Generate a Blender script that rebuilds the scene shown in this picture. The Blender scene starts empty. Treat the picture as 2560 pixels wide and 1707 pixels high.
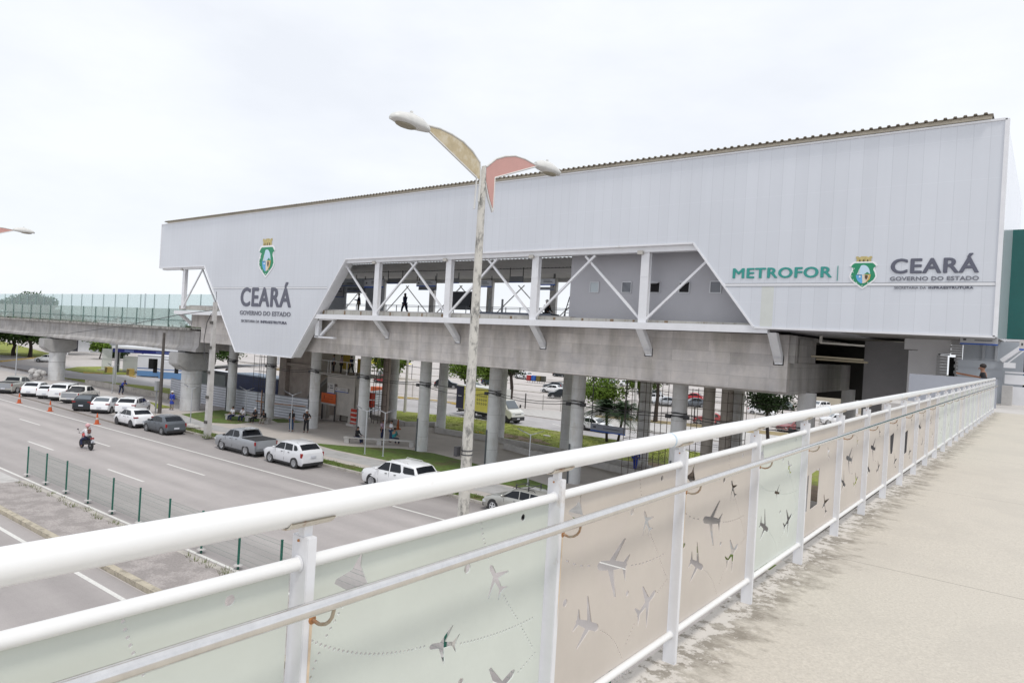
import bpy, bmesh, math, random
from math import sin, cos, pi, radians, sqrt, atan2
from mathutils import Vector, Matrix
random.seed(7)
S = bpy.context.scene
COL = S.collection
EYE = 8.9
K = 0.92
# ---------------------------------------------------------------- camera
cam_d = bpy.data.cameras.new('camera'); cam = bpy.data.objects.new('camera', cam_d); COL.objects.link(cam)
yaw, roll = radians(38.3), radians(3.4)
fw = Vector((-sin(yaw), cos(yaw), 0)); r0 = Vector((cos(yaw), sin(yaw), 0)); up = Vector((0, 0, 1))
ix = r0*cos(roll) + up*sin(roll); iy = up*cos(roll) - r0*sin(roll)
m = Matrix((ix, iy, -fw)).transposed().to_4x4(); m.translation = Vector((0, 0, EYE))
cam.matrix_world = m
cam_d.sensor_width = 36; cam_d.lens = 36*1707/2560; cam_d.clip_start = 0.05; cam_d.clip_end = 3000; cam_d.shift_y = -2/2560
S.camera = cam
# ---------------------------------------------------------------- world, sun, exposure
SUN_EL, SUN_AZ = radians(62), radians(75)     # azimuth measured from +Y towards +X
w = bpy.data.worlds.new('World'); S.world = w; w.use_nodes = True
nt = w.node_tree; nt.nodes.clear()
def N(t, **k):
    n = nt.nodes.new(t)
    for a, b in k.items(): setattr(n, a, b)
    return n
out = N('ShaderNodeOutputWorld'); bg = N('ShaderNodeBackground'); bg.inputs[1].default_value = 0.122
sky = N('ShaderNodeTexSky', sky_type='NISHITA', sun_disc=False, sun_elevation=SUN_EL, sun_rotation=SUN_AZ)
tc = N('ShaderNodeTexCoord'); mp = N('ShaderNodeMapping'); mp.inputs['Scale'].default_value = (1, 1, 2.6)
ns = N('ShaderNodeTexNoise'); ns.inputs['Scale'].default_value = 2.3; ns.inputs['Detail'].default_value = 6; ns.inputs['Roughness'].default_value = 0.55
rp = N('ShaderNodeValToRGB'); rp.color_ramp.elements[0].position = 0.36; rp.color_ramp.elements[1].position = 0.62
rp.color_ramp.elements[0].color = (6.9, 7.15, 7.62, 1); rp.color_ramp.elements[1].color = (7.7, 7.92, 8.28, 1)
mx = N('ShaderNodeMixRGB'); mx.inputs[0].default_value = 0.93
nt.links.new(tc.outputs['Generated'], mp.inputs[0]); nt.links.new(mp.outputs[0], ns.inputs['Vector'])
nt.links.new(ns.outputs[0], rp.inputs[0]); nt.links.new(sky.outputs[0], mx.inputs[1]); nt.links.new(rp.outputs[0], mx.inputs[2])
nt.links.new(mx.outputs[0], bg.inputs[0]); nt.links.new(bg.outputs[0], out.inputs[0])
sd = bpy.data.lights.new('sun', 'SUN'); sd.energy = 1.5; sd.angle = radians(11); sd.color = (1, 0.96, 0.9)
sun = bpy.data.objects.new('sun', sd); COL.objects.link(sun)
sdir = Vector((sin(SUN_AZ)*cos(SUN_EL), cos(SUN_AZ)*cos(SUN_EL), sin(SUN_EL)))
# light comes from the camera's right, slightly behind it
sdir = Vector((0.42, -0.22, 0.88)).normalized()
sky.sun_elevation = math.asin(sdir.z); sky.sun_rotation = atan2(sdir.x, sdir.y)
sun.rotation_euler = (-sdir).to_track_quat('-Z', 'Y').to_euler()
sun.location = (0, 0, 60)
S.view_settings.view_transform = 'Standard'; S.view_settings.look = 'None'; S.view_settings.exposure = 0.12; S.view_settings.gamma = 1
S.render.engine = 'CYCLES'
# ---------------------------------------------------------------- materials
MATS = {}
def mat(name, col, rough=.6, metal=0, n=None, n2=None, bump=0, bscale=40, coat=0, spec=.5, alpha=1, vary=None, world=False):
    """n=(scale,amount) fine mottling, n2=(scale,colour,threshold,amount) patches of another colour"""
    if name in MATS: return MATS[name]
    m = bpy.data.materials.new(name); m.use_nodes = True; t = m.node_tree; b = t.nodes['Principled BSDF']
    c = (*col, 1)
    b.inputs['Base Color'].default_value = c; b.inputs['Roughness'].default_value = rough; b.inputs['Metallic'].default_value = metal
    b.inputs['Coat Weight'].default_value = coat; b.inputs['Specular IOR Level'].default_value = spec; b.inputs['Alpha'].default_value = alpha
    tcn = t.nodes.new('ShaderNodeTexCoord'); src = tcn.outputs['Object']
    if world: src = t.nodes.new('ShaderNodeNewGeometry').outputs['Position']
    last = None
    if n:
        a = t.nodes.new('ShaderNodeTexNoise'); a.inputs['Scale'].default_value = n[0]; a.inputs['Detail'].default_value = 5; a.inputs['Roughness'].default_value = .65
        t.links.new(src, a.inputs['Vector'])
        r = t.nodes.new('ShaderNodeValToRGB'); r.color_ramp.elements[0].position = .3; r.color_ramp.elements[1].position = .7
        r.color_ramp.elements[0].color = (*[x*(1-n[1]) for x in col], 1); r.color_ramp.elements[1].color = (*[min(1, x*(1+n[1])) for x in col], 1)
        t.links.new(a.outputs[0], r.inputs[0]); last = r.outputs[0]
    if n2:
        a = t.nodes.new('ShaderNodeTexNoise'); a.inputs['Scale'].default_value = n2[0]; a.inputs['Detail'].default_value = 8; a.inputs['Roughness'].default_value = .7
        if len(n2) > 4:
            mpp = t.nodes.new('ShaderNodeMapping'); mpp.inputs['Scale'].default_value = n2[4]; t.links.new(src, mpp.inputs[0]); t.links.new(mpp.outputs[0], a.inputs['Vector'])
        else: t.links.new(src, a.inputs['Vector'])
        r = t.nodes.new('ShaderNodeValToRGB'); r.color_ramp.elements[0].position = n2[2]-.05; r.color_ramp.elements[1].position = n2[2]+.06
        r.color_ramp.elements[1].color = (n2[3],)*3+(1,); r.color_ramp.elements[0].color = (0, 0, 0, 1)
        mi = t.nodes.new('ShaderNodeMixRGB'); t.links.new(a.outputs[0], r.inputs[0]); t.links.new(r.outputs[0], mi.inputs[0])
        mi.inputs[1].default_value = c; mi.inputs[2].default_value = (*n2[1], 1)
        if last: t.links.new(last, mi.inputs[1])
        last = mi.outputs[0]
    if last: t.links.new(last, b.inputs['Base Color'])
    if bump:
        a = t.nodes.new('ShaderNodeTexNoise'); a.inputs['Scale'].default_value = bscale; a.inputs['Detail'].default_value = 6
        t.links.new(src, a.inputs['Vector']); bu = t.nodes.new('ShaderNodeBump'); bu.inputs['Strength'].default_value = bump; bu.inputs['Distance'].default_value = .02
        t.links.new(a.outputs[0], bu.inputs['Height']); t.links.new(bu.outputs[0], b.inputs['Normal'])
    MATS[name] = m; return m
def glass_mat(name, tint, fac, rough=.1, gl=(.6, .7, .65)):
    """thin sheet: part clear and tinted, part hazy surface"""
    if name in MATS: return MATS[name]
    m = bpy.data.materials.new(name); m.use_nodes = True; t = m.node_tree; b = t.nodes['Principled BSDF']; o = t.nodes['Material Output']
    b.inputs['Base Color'].default_value = (*gl, 1); b.inputs['Roughness'].default_value = rough
    tr = t.nodes.new('ShaderNodeBsdfTransparent'); tr.inputs[0].default_value = (*tint, 1)
    mi = t.nodes.new('ShaderNodeMixShader'); mi.inputs[0].default_value = fac
    t.links.new(tr.outputs[0], mi.inputs[1]); t.links.new(b.outputs[0], mi.inputs[2]); t.links.new(mi.outputs[0], o.inputs[0])
    MATS[name] = m; return m
def math_node(t, op, a, b=None, c=None):
    n = t.nodes.new('ShaderNodeMath'); n.operation = op
    for i, v in enumerate((a, b, c)):
        if v is None: continue
        if isinstance(v, (int, float)): n.inputs[i].default_value = v
        else: t.links.new(v, n.inputs[i])
    return n.outputs[0]
def facade_mat():
    m = bpy.data.materials.new('cladding'); m.use_nodes = True; t = m.node_tree; b = t.nodes['Principled BSDF']
    g = t.nodes.new('ShaderNodeNewGeometry'); sp = t.nodes.new('ShaderNodeSeparateXYZ'); t.links.new(g.outputs['Position'], sp.inputs[0])
    q = math_node(t, 'DIVIDE', sp.outputs[0], .553); fl = math_node(t, 'FLOOR', q); fr = math_node(t, 'FRACT', q)
    wn = t.nodes.new('ShaderNodeTexWhiteNoise'); wn.noise_dimensions = '1D'; t.links.new(fl, wn.inputs['W'])
    d = math_node(t, 'ABSOLUTE', math_node(t, 'SUBTRACT', fr, .5)); line = math_node(t, 'GREATER_THAN', d, .478)
    z = math_node(t, 'FRACT', math_node(t, 'DIVIDE', sp.outputs[2], 1.62)); hz = math_node(t, 'LESS_THAN', z, .012)
    ns = t.nodes.new('ShaderNodeTexNoise'); ns.inputs['Scale'].default_value = .16; ns.inputs['Detail'].default_value = 4
    st = t.nodes.new('ShaderNodeTexNoise'); st.inputs['Scale'].default_value = 1.0; mpn = t.nodes.new('ShaderNodeMapping'); mpn.inputs['Scale'].default_value = (3, 3, .14)
    t.links.new(g.outputs['Position'], mpn.inputs[0]); t.links.new(mpn.outputs[0], st.inputs['Vector']); t.links.new(g.outputs['Position'], ns.inputs['Vector'])
    mr = t.nodes.new('ShaderNodeMapRange'); mr.inputs[1].default_value = -38; mr.inputs[2].default_value = -4; mr.inputs[3].default_value = .012; mr.inputs[4].default_value = .05; t.links.new(sp.outputs[0], mr.inputs[0])
    v = math_node(t, 'ADD', math_node(t, 'MULTIPLY', wn.outputs[0], mr.outputs[0]), .962)
    v = math_node(t, 'SUBTRACT', v, math_node(t, 'MULTIPLY', line, .09))
    v = math_node(t, 'ADD', v, math_node(t, 'MULTIPLY', hz, .05))
    v = math_node(t, 'ADD', v, math_node(t, 'MULTIPLY', math_node(t, 'SUBTRACT', ns.outputs[0], .5), .17))
    v = math_node(t, 'ADD', v, math_node(t, 'MULTIPLY', math_node(t, 'SUBTRACT', st.outputs[0], .5), .05))
    vm = t.nodes.new('ShaderNodeVectorMath'); vm.operation = 'SCALE'; vm.inputs[0].default_value = (.66, .682, .728); t.links.new(v, vm.inputs['Scale'])
    t.links.new(vm.outputs[0], b.inputs['Base Color'])
    b.inputs['Roughness'].default_value = .38; b.inputs['Metallic'].default_value = .15
    bu = t.nodes.new('ShaderNodeBump'); bu.inputs['Strength'].default_value = .25; bu.inputs['Distance'].default_value = .02
    t.links.new(math_node(t, 'SUBTRACT', math_node(t, 'MULTIPLY', ns.outputs[0], 2.0), line), bu.inputs['Height']); t.links.new(bu.outputs[0], b.inputs['Normal'])
    return m
def beam_mat(name, base=(.60, .57, .55), ax=0):
    """board formed concrete with casting joints, damp streaks, repairs and painted shade on the upper part; ax picks the horizontal axis"""
    m = bpy.data.materials.new(name); m.use_nodes = True; t = m.node_tree; b = t.nodes['Principled BSDF']
    g = t.nodes.new('ShaderNodeNewGeometry'); sp = t.nodes.new('ShaderNodeSeparateXYZ'); t.links.new(g.outputs['Position'], sp.inputs[0])
    cb = t.nodes.new('ShaderNodeCombineXYZ'); t.links.new(sp.outputs[ax], cb.inputs[0]); t.links.new(sp.outputs[2], cb.inputs[1])
    br = t.nodes.new('ShaderNodeTexBrick'); t.links.new(cb.outputs[0], br.inputs['Vector']); br.offset = .37; br.squash = 1.0
    br.inputs['Scale'].default_value = 1; br.inputs['Brick Width'].default_value = 3.1; br.inputs['Row Height'].default_value = .56; br.inputs['Mortar Size'].default_value = .013; br.inputs['Mortar Smooth'].default_value = .6
    br.inputs['Color1'].default_value = (*[x*1.08 for x in base], 1); br.inputs['Color2'].default_value = (*[x*.86 for x in base], 1); br.inputs['Mortar'].default_value = (*[x*.72 for x in base], 1)
    a = t.nodes.new('ShaderNodeTexNoise'); a.inputs['Scale'].default_value = .9; a.inputs['Detail'].default_value = 9; a.inputs['Roughness'].default_value = .7; t.links.new(g.outputs['Position'], a.inputs['Vector'])
    mp_ = t.nodes.new('ShaderNodeMapping'); mp_.inputs['Scale'].default_value = (1.1, 1.1, .22); t.links.new(g.outputs['Position'], mp_.inputs[0])
    s = t.nodes.new('ShaderNodeTexNoise'); s.inputs['Scale'].default_value = 1.3; s.inputs['Detail'].default_value = 6; t.links.new(mp_.outputs[0], s.inputs['Vector'])
    r = t.nodes.new('ShaderNodeValToRGB'); r.color_ramp.elements[0].position = .30; r.color_ramp.elements[1].position = .68
    r.color_ramp.elements[0].color = (.80, .80, .82, 1); r.color_ramp.elements[1].color = (1.12, 1.1, 1.07, 1); t.links.new(a.outputs[0], r.inputs[0])
    r2 = t.nodes.new('ShaderNodeValToRGB'); r2.color_ramp.elements[0].position = .36; r2.color_ramp.elements[1].position = .56
    r2.color_ramp.elements[0].color = (.74, .73, .70, 1); r2.color_ramp.elements[1].color = (1, 1, 1, 1); t.links.new(s.outputs[0], r2.inputs[0])
    m1 = t.nodes.new('ShaderNodeMixRGB'); m1.blend_type = 'MULTIPLY'; m1.inputs[0].default_value = 1; t.links.new(br.outputs[0], m1.inputs[1]); t.links.new(r.outputs[0], m1.inputs[2])
    m2 = t.nodes.new('ShaderNodeMixRGB'); m2.blend_type = 'MULTIPLY'; m2.inputs[0].default_value = .8; t.links.new(m1.outputs[0], m2.inputs[1]); t.links.new(r2.outputs[0], m2.inputs[2])
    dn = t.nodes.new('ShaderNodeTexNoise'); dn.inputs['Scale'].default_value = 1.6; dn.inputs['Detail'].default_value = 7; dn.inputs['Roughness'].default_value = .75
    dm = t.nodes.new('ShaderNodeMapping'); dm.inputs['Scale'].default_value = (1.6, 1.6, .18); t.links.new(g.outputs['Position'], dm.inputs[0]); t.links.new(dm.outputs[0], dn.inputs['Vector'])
    zz = t.nodes.new('ShaderNodeMapRange'); zz.inputs[1].default_value = 7.6; zz.inputs[2].default_value = 9.9; zz.inputs[3].default_value = .0; zz.inputs[4].default_value = .62; t.links.new(sp.outputs[2], zz.inputs[0])  # upper part darkened in the colour: shade below the steel beam plus drip stains
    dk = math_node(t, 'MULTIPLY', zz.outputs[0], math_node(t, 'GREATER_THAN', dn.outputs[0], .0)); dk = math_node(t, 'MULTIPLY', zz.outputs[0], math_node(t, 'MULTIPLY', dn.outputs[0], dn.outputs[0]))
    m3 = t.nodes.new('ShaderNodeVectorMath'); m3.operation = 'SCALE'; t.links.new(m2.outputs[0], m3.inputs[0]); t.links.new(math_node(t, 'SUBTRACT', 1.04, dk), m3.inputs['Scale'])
    t.links.new(m3.outputs[0], b.inputs['Base Color']); b.inputs['Roughness'].default_value = .85
    bu = t.nodes.new('ShaderNodeBump'); bu.inputs['Strength'].default_value = .3; bu.inputs['Distance'].default_value = .02; t.links.new(a.outputs[0], bu.inputs['Height']); t.links.new(bu.outputs[0], b.inputs['Normal'])
    return m
# ---------------------------------------------------------------- mesh helpers
def wloc(o):
    v = Vector((0, 0, 0))
    while o is not None: v += o.location; o = o.parent
    return v
class MB:
    def __init__(s): s.v = []; s.f = []
    def add(s, vs, fs):
        o = len(s.v); s.v += [Vector(v) for v in vs]; s.f += [tuple(i+o for i in f) for f in fs]; return s
    def box(s, x0, x1, y0, y1, z0, z1):
        return s.add([(x0,y0,z0),(x1,y0,z0),(x1,y1,z0),(x0,y1,z0),(x0,y0,z1),(x1,y0,z1),(x1,y1,z1),(x0,y1,z1)],
                     [(0,3,2,1),(4,5,6,7),(0,1,5,4),(1,2,6,5),(2,3,7,6),(3,0,4,7)])
    def bar(s, a, b, w, h, upv=(0,0,1)):
        a = Vector(a); b = Vector(b); d = (b-a).normalized(); u = Vector(upv)
        if abs(d.dot(u)) > .99: u = Vector((0, 1, 0))
        sd_ = d.cross(u).normalized(); u2 = sd_.cross(d)
        vs = [p + sd_*sx*w/2 + u2*sz*h/2 for p in (a, b) for sx, sz in ((-1,-1),(1,-1),(1,1),(-1,1))]
        return s.add(vs, [(3,2,1,0),(4,5,6,7),(0,1,5,4),(1,2,6,5),(2,3,7,6),(3,0,4,7)])
    def tube(s, pts, r, n=8, cap=True):
        pts = [Vector(p) for p in pts]
        if not isinstance(r, (list, tuple)): r = [r]*len(pts)
        vs = []; fs = []
        prev = None
        for i, p in enumerate(pts):
            d = (pts[min(i+1, len(pts)-1)] - pts[max(i-1, 0)]).normalized()
            if prev is None:
                a = d.cross(Vector((0,0,1)));  a = a if a.length > .01 else d.cross(Vector((1,0,0)))
            else: a = prev - d*prev.dot(d)
            a.normalize(); prev = a; b = d.cross(a)
            vs += [p + (a*cos(2*pi*k/n) + b*sin(2*pi*k/n))*r[i] for k in range(n)]
        for i in range(len(pts)-1):
            for k in range(n): fs.append((i*n+k, i*n+(k+1)%n, (i+1)*n+(k+1)%n, (i+1)*n+k))
        if cap: fs.append(tuple(range(n))[::-1]); fs.append(tuple(range((len(pts)-1)*n, len(pts)*n)))
        return s.add(vs, fs)
    def lathe(s, prof, c=(0,0,0), n=24, axis='Z'):
        vs = []; fs = []
        for r, z in prof:
            for k in range(n):
                a = 2*pi*k/n; p = (r*cos(a), r*sin(a), z)
                if axis == 'Y': p = (p[0], p[2], p[1])
                vs.append(Vector(p) + Vector(c))
        for i in range(len(prof)-1):
            for k in range(n): fs.append((i*n+k, i*n+(k+1)%n, (i+1)*n+(k+1)%n, (i+1)*n+k))
        fs.append(tuple(range(n))[::-1]); fs.append(tuple(range((len(prof)-1)*n, len(prof)*n)))
        return s.add(vs, fs)
    def poly(s, pts, thick, plane='XY', base=0.):
        """outline pts extruded by thick from base along the third axis (may be concave)"""
        n = len(pts)
        def P(u, v, w): return {'XY': (u, v, w), 'XZ': (u, w, v), 'YZ': (w, u, v)}[plane]
        from mathutils.geometry import tessellate_polygon
        tri = tessellate_polygon([[Vector((u, v, 0)) for u, v in pts]])
        vs = [P(u, v, base) for u, v in pts] + [P(u, v, base+thick) for u, v in pts]
        fs = [tuple(t) for t in tri] + [tuple(i+n for i in reversed(t)) for t in tri] + [(i, (i+1) % n, n+(i+1) % n, n+i) for i in range(n)]
        return s.add(vs, fs)
    def ell(s, c, r, n=8, m_=6):
        vs = []; fs = []
        for i in range(m_+1):
            a = pi*i/m_
            for k in range(n): vs.append((c[0]+r[0]*sin(a)*cos(2*pi*k/n), c[1]+r[1]*sin(a)*sin(2*pi*k/n), c[2]+r[2]*cos(a)))
        for i in range(m_):
            for k in range(n): fs.append((i*n+k, (i+1)*n+k, (i+1)*n+(k+1)%n, i*n+(k+1)%n))
        return s.add(vs, fs)
    def tf(s, M):
        s.v = [M @ v for v in s.v]; return s
    def eye(s):
        s.v = [Vector((v.x*K, v.y*K, v.z*K + EYE)) for v in s.v]; return s
    def build(s, name, m, parent=None, smooth=None, rel=True, bevel=0):
        me = bpy.data.meshes.new(name); off = wloc(parent) if rel else Vector((0,0,0))
        me.from_pydata([tuple(v-off) for v in s.v], [], s.f); me.update()
        bm = bmesh.new(); bm.from_mesh(me)
        if len(bm.faces) < 60000: bmesh.ops.recalc_face_normals(bm, faces=bm.faces)
        if bevel: bmesh.ops.bevel(bm, geom=[e for e in bm.edges if e.calc_face_angle(0) > .5], offset=bevel, segments=2, affect='EDGES', clamp_overlap=True)
        bm.to_mesh(me); bm.free()
        if smooth:
            me.polygons.foreach_set('use_smooth', [True]*len(me.polygons)); me.set_sharp_from_angle(angle=radians(smooth))
        me.materials.append(m)
        o = bpy.data.objects.new(name, me); COL.objects.link(o)
        if parent is not None: o.parent = parent
        return o
def thing(name, label, cat, loc=(0,0,0), rz=0, group=None):
    o = bpy.data.objects.new(name, None); COL.objects.link(o); o.empty_display_size = .2
    o.location = loc; o.rotation_euler = (0, 0, rz); o['label'] = label; o['category'] = cat
    if group: o['group'] = group
    return o
def tag(o, label, cat, group=None, kind=None):
    if label: o['label'] = label
    if cat: o['category'] = cat
    if group: o['group'] = group
    if kind: o['kind'] = kind
    return o
def struct(o): o['kind'] = 'structure'; return o
def clone(root, loc, rz=0, label=None, sc=None):
    r = root.copy(); COL.objects.link(r); r.location = loc; r.rotation_euler = (0, 0, rz)
    if sc: r.scale = sc
    if label: r['label'] = label
    for ch in root.children:
        c = ch.copy(); COL.objects.link(c); c.parent = r
        for g in ch.children:
            d = g.copy(); COL.objects.link(d); d.parent = c
    return r
def loops_mesh(loops, thick):
    """flat plate with holes: first loop outline, others holes, in the XY plane, +-thick/2"""
    cu = bpy.data.curves.new('tmp', 'CURVE'); cu.dimensions = '2D'; cu.fill_mode = 'BOTH'; cu.extrude = thick/2
    for lp in loops:
        sp = cu.splines.new('POLY'); sp.points.add(len(lp)-1)
        for p, q in zip(sp.points, lp): p.co = (q[0], q[1], 0, 1)
        sp.use_cyclic_u = True
    o = bpy.data.objects.new('tmp', cu); COL.objects.link(o)
    dg = bpy.context.evaluated_depsgraph_get(); dg.update()
    me = bpy.data.meshes.new_from_object(o.evaluated_get(dg)); bpy.data.objects.remove(o); bpy.data.curves.remove(cu)
    return me
def text_mesh(txt, bold=0, depth=.02):
    cu = bpy.data.curves.new('tmp', 'FONT'); cu.body = txt; cu.extrude = depth/2; cu.offset = bold if bold <= .02 else 0; cu.resolution_u = 4; cu.fill_mode = 'BOTH'
    if bold: cu.space_character = 1.0+bold*2.6
    o = bpy.data.objects.new('tmp', cu); COL.objects.link(o)
    dg = bpy.context.evaluated_depsgraph_get(); dg.update()
    me = bpy.data.meshes.new_from_object(o.evaluated_get(dg)); bpy.data.objects.remove(o); bpy.data.curves.remove(cu)
    if bold > .02:                       # heavier strokes: several copies of the outline, each a hair deeper than the last
        s = bold; b = MB(); fs = [tuple(p.vertices) for p in me.polygons]; vs = [v.co.copy() for v in me.vertices]
        for i, (dx, dy) in enumerate(((0, 0), (s, 0), (-s, 0), (0, s*.7), (0, -s*.7), (s*.7, s*.5), (-s*.7, s*.5), (s*.7, -s*.5), (-s*.7, -s*.5))):
            b.add([v + Vector((dx, dy, -.0012*i)) for v in vs], fs)
        me = bpy.data.meshes.new('t'); me.from_pydata([tuple(v) for v in b.v], [], b.f); me.update()
    return me
def lettering(name, txt, x0, x1, z0, z1, y, m, parent, bold=0, depth=.03, eye=True, flip=False, M=None):
    me = text_mesh(txt, bold, depth); me.name = name
    xs = [v.co.x for v in me.vertices]; ys = [v.co.y for v in me.vertices]
    a, b, c, d = min(xs), max(xs), min(ys), max(ys)
    for v in me.vertices:
        u = x0 + (v.co.x-a)/(b-a)*(x1-x0); q = z0 + (v.co.y-c)/(d-c)*(z1-z0); p = Vector((u, y - v.co.z, q))
        if eye: p = Vector((p.x*K, p.y*K, p.z*K+EYE))
        if M is not None: p = M @ p
        v.co = p - wloc(parent)
    me.materials.clear(); me.materials.append(m)
    o = bpy.data.objects.new(name, me); COL.objects.link(o); o.parent = parent
    return o
# ---------------------------------------------------------------- common materials
WHITE = mat('white_paint', (.79, .79, .785), .30, n=(3, .03), n2=(12, (.58, .54, .48), .675, .45), bump=.04, bscale=25)
WHITEC = mat('white_steel', (.76, .765, .79), .42, n=(2, .04), n2=(1.6, (.52, .50, .46), .66, .5))
STEEL = mat('stainless', (.74, .725, .71), .17, 1, n=(30, .06))
RUSTY = mat('rusty_rod', (.46, .40, .32), .5, .6, n2=(18, (.36, .17, .07), .52, .8))
RUST = mat('rust', (.40, .19, .08), .9, n=(60, .4))
DARK = mat('dark_metal', (.05, .05, .055), .5, n=(8, .2))
BLACK = mat('black_rubber', (.022, .022, .024), .8, n=(30, .2))
GREENP = mat('green_paint', (.012, .12, .085), .4, n=(12, .25))
CONC = mat('concrete', (.48, .47, .46), .85, n=(1.5, .12), n2=(.8, (.27, .26, .25), .6, .5), bump=.3, bscale=8)
CONCL = mat('concrete_light', (.50, .485, .47), .85, n=(2, .10), n2=(1.2, (.33, .31, .29), .58, .45), bump=.2, bscale=12)
COLC = mat('column_concrete', (.64, .645, .65), .8, n=(1.2, .10), n2=(1.5, (.48, .455, .42), .57, .55, (1, 1, .3)), bump=.15, bscale=10)
def paint(name, c, metal=.0, rough=.28): return mat('paint_'+name, c, rough, metal, n=(1.5, .03), coat=.6 if c[0] > .2 else .15, spec=.5 if c[0] > .2 else .25)

def add_rings(m, pitch):
    """faint casting rings round the pillars"""
    t = m.node_tree; b = t.nodes['Principled BSDF']; src = b.inputs['Base Color'].links[0].from_socket
    g = t.nodes.new('ShaderNodeNewGeometry'); sp = t.nodes.new('ShaderNodeSeparateXYZ'); t.links.new(g.outputs['Position'], sp.inputs[0])
    fr = math_node(t, 'FRACT', math_node(t, 'DIVIDE', sp.outputs[2], pitch)); ln = math_node(t, 'LESS_THAN', fr, .022)
    band = t.nodes.new('ShaderNodeTexWhiteNoise'); band.noise_dimensions = '1D'; t.links.new(math_node(t, 'FLOOR', math_node(t, 'DIVIDE', sp.outputs[2], pitch)), band.inputs['W'])
    k = math_node(t, 'SUBTRACT', math_node(t, 'MULTIPLY_ADD', band.outputs[0], .10, .94), math_node(t, 'MULTIPLY', ln, .28))
    v = t.nodes.new('ShaderNodeVectorMath'); v.operation = 'SCALE'; t.links.new(src, v.inputs[0]); t.links.new(k, v.inputs['Scale']); t.links.new(v.outputs[0], b.inputs['Base Color'])
add_rings(COLC, 1.22)
# ================================================================ GROUND AND ROADS
SL = .036                                   # the avenue runs slightly skew to the station
def flat(name, pts, z, m, label=None, thick=0.0, kind='structure', edge=None):
    b = MB(); b.poly(pts, -max(thick, .002), 'XY', z)
    o = b.build(name, m); o['kind'] = kind
    return o
def road(c0, c1, x0, x1): return [(x0, c0+SL*x0), (x1, c0+SL*x1), (x1, c1+SL*x1), (x0, c1+SL*x0)]
LOT = mat('lot_asphalt', (.50, .465, .445), .9, n=(.35, .07), n2=(.05, (.34, .32, .31), .55, .5), bump=.15, bscale=6)
SVC = mat('service_asphalt', (.44, .425, .43), .9, n=(.6, .08), n2=(.11, (.30, .29, .29), .55, .5), bump=.15, bscale=10)
def road_mat():
    m = mat('avenue_asphalt', (.40, .37, .36), .88, n=(60, .14), bump=.25, bscale=60); t = m.node_tree; b = t.nodes['Principled BSDF']
    src = b.inputs['Base Color'].links[0].from_socket
    g = t.nodes.new('ShaderNodeNewGeometry'); sp = t.nodes.new('ShaderNodeSeparateXYZ'); t.links.new(g.outputs['Position'], sp.inputs[0])
    v = math_node(t, 'SUBTRACT', sp.outputs[1], math_node(t, 'MULTIPLY', sp.outputs[0], SL))
    ns = t.nodes.new('ShaderNodeTexNoise'); mp_ = t.nodes.new('ShaderNodeMapping'); mp_.inputs['Scale'].default_value = (.06, .5, 1); t.links.new(g.outputs['Position'], mp_.inputs[0]); t.links.new(mp_.outputs[0], ns.inputs['Vector']); ns.inputs['Scale'].default_value = 1.2; ns.inputs['Detail'].default_value = 5
    # wheel tracks along every lane
    wv = math_node(t, 'SINE', math_node(t, 'MULTIPLY', v, 2*pi/1.68)); k = math_node(t, 'MULTIPLY_ADD', wv, .045, 1)
    k = math_node(t, 'ADD', k, math_node(t, 'MULTIPLY', math_node(t, 'SUBTRACT', ns.outputs[0], .5), .55))
    dk = t.nodes.new('ShaderNodeMapRange'); dk.inputs[1].default_value = 24.4; dk.inputs[2].default_value = 25.4; dk.inputs[3].default_value = 1; dk.inputs[4].default_value = .84; t.links.new(v, dk.inputs[0])
    dk2 = t.nodes.new('ShaderNodeMapRange'); dk2.inputs[1].default_value = 16.8; dk2.inputs[2].default_value = 15.6; dk2.inputs[3].default_value = 1; dk2.inputs[4].default_value = .9; t.links.new(v, dk2.inputs[0])
    dk3 = t.nodes.new('ShaderNodeMapRange'); dk3.inputs[1].default_value = 27.9; dk3.inputs[2].default_value = 28.7; dk3.inputs[3].default_value = 1; dk3.inputs[4].default_value = .72; t.links.new(v, dk3.inputs[0])
    k = math_node(t, 'MULTIPLY', math_node(t, 'MULTIPLY', math_node(t, 'MULTIPLY', k, dk3.outputs[0]), dk.outputs[0]), dk2.outputs[0])
    pt = t.nodes.new('ShaderNodeTexNoise'); pt.inputs['Scale'].default_value = .45; pt.inputs['Detail'].default_value = 8; pt.inputs['Roughness'].default_value = .8; t.links.new(g.outputs['Position'], pt.inputs['Vector'])
    k = math_node(t, 'ADD', k, math_node(t, 'MULTIPLY', math_node(t, 'SUBTRACT', pt.outputs[0], .5), .32))
    sc = t.nodes.new('ShaderNodeVectorMath'); sc.operation = 'SCALE'; t.links.new(src, sc.inputs[0]); t.links.new(k, sc.inputs['Scale']); t.links.new(sc.outputs[0], b.inputs['Base Color'])
    return m
AVE = road_mat()
LINE = mat('road_paint', (.68, .67, .64), .8, n=(8, .08), n2=(14, (.40, .38, .37), .60, .7))
YEL = mat('yellow_kerb', (.62, .42, .08), .8, n=(3, .12), n2=(2, (.42, .38, .3), .55, .7))
KERB = mat('kerb_stone', (.46, .43, .39), .9, n=(2, .12), n2=(1.4, (.22, .20, .17), .56, .6), bump=.3, bscale=9)
MEDIAN = mat('median_paving', (.38, .345, .33), .95, n=(14, .28), n2=(1.1, (.22, .20, .19), .5, .55), bump=.6, bscale=16)
PAVE = mat('paving', (.50, .46, .425), .9, n=(.9, .08), n2=(.35, (.44, .41, .38), .55, .5), bump=.15, bscale=9)
SIDE = mat('sidewalk', (.43, .425, .42), .9, n=(.9, .08), n2=(.8, (.28, .275, .27), .56, .5), bump=.15, bscale=9)
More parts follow.
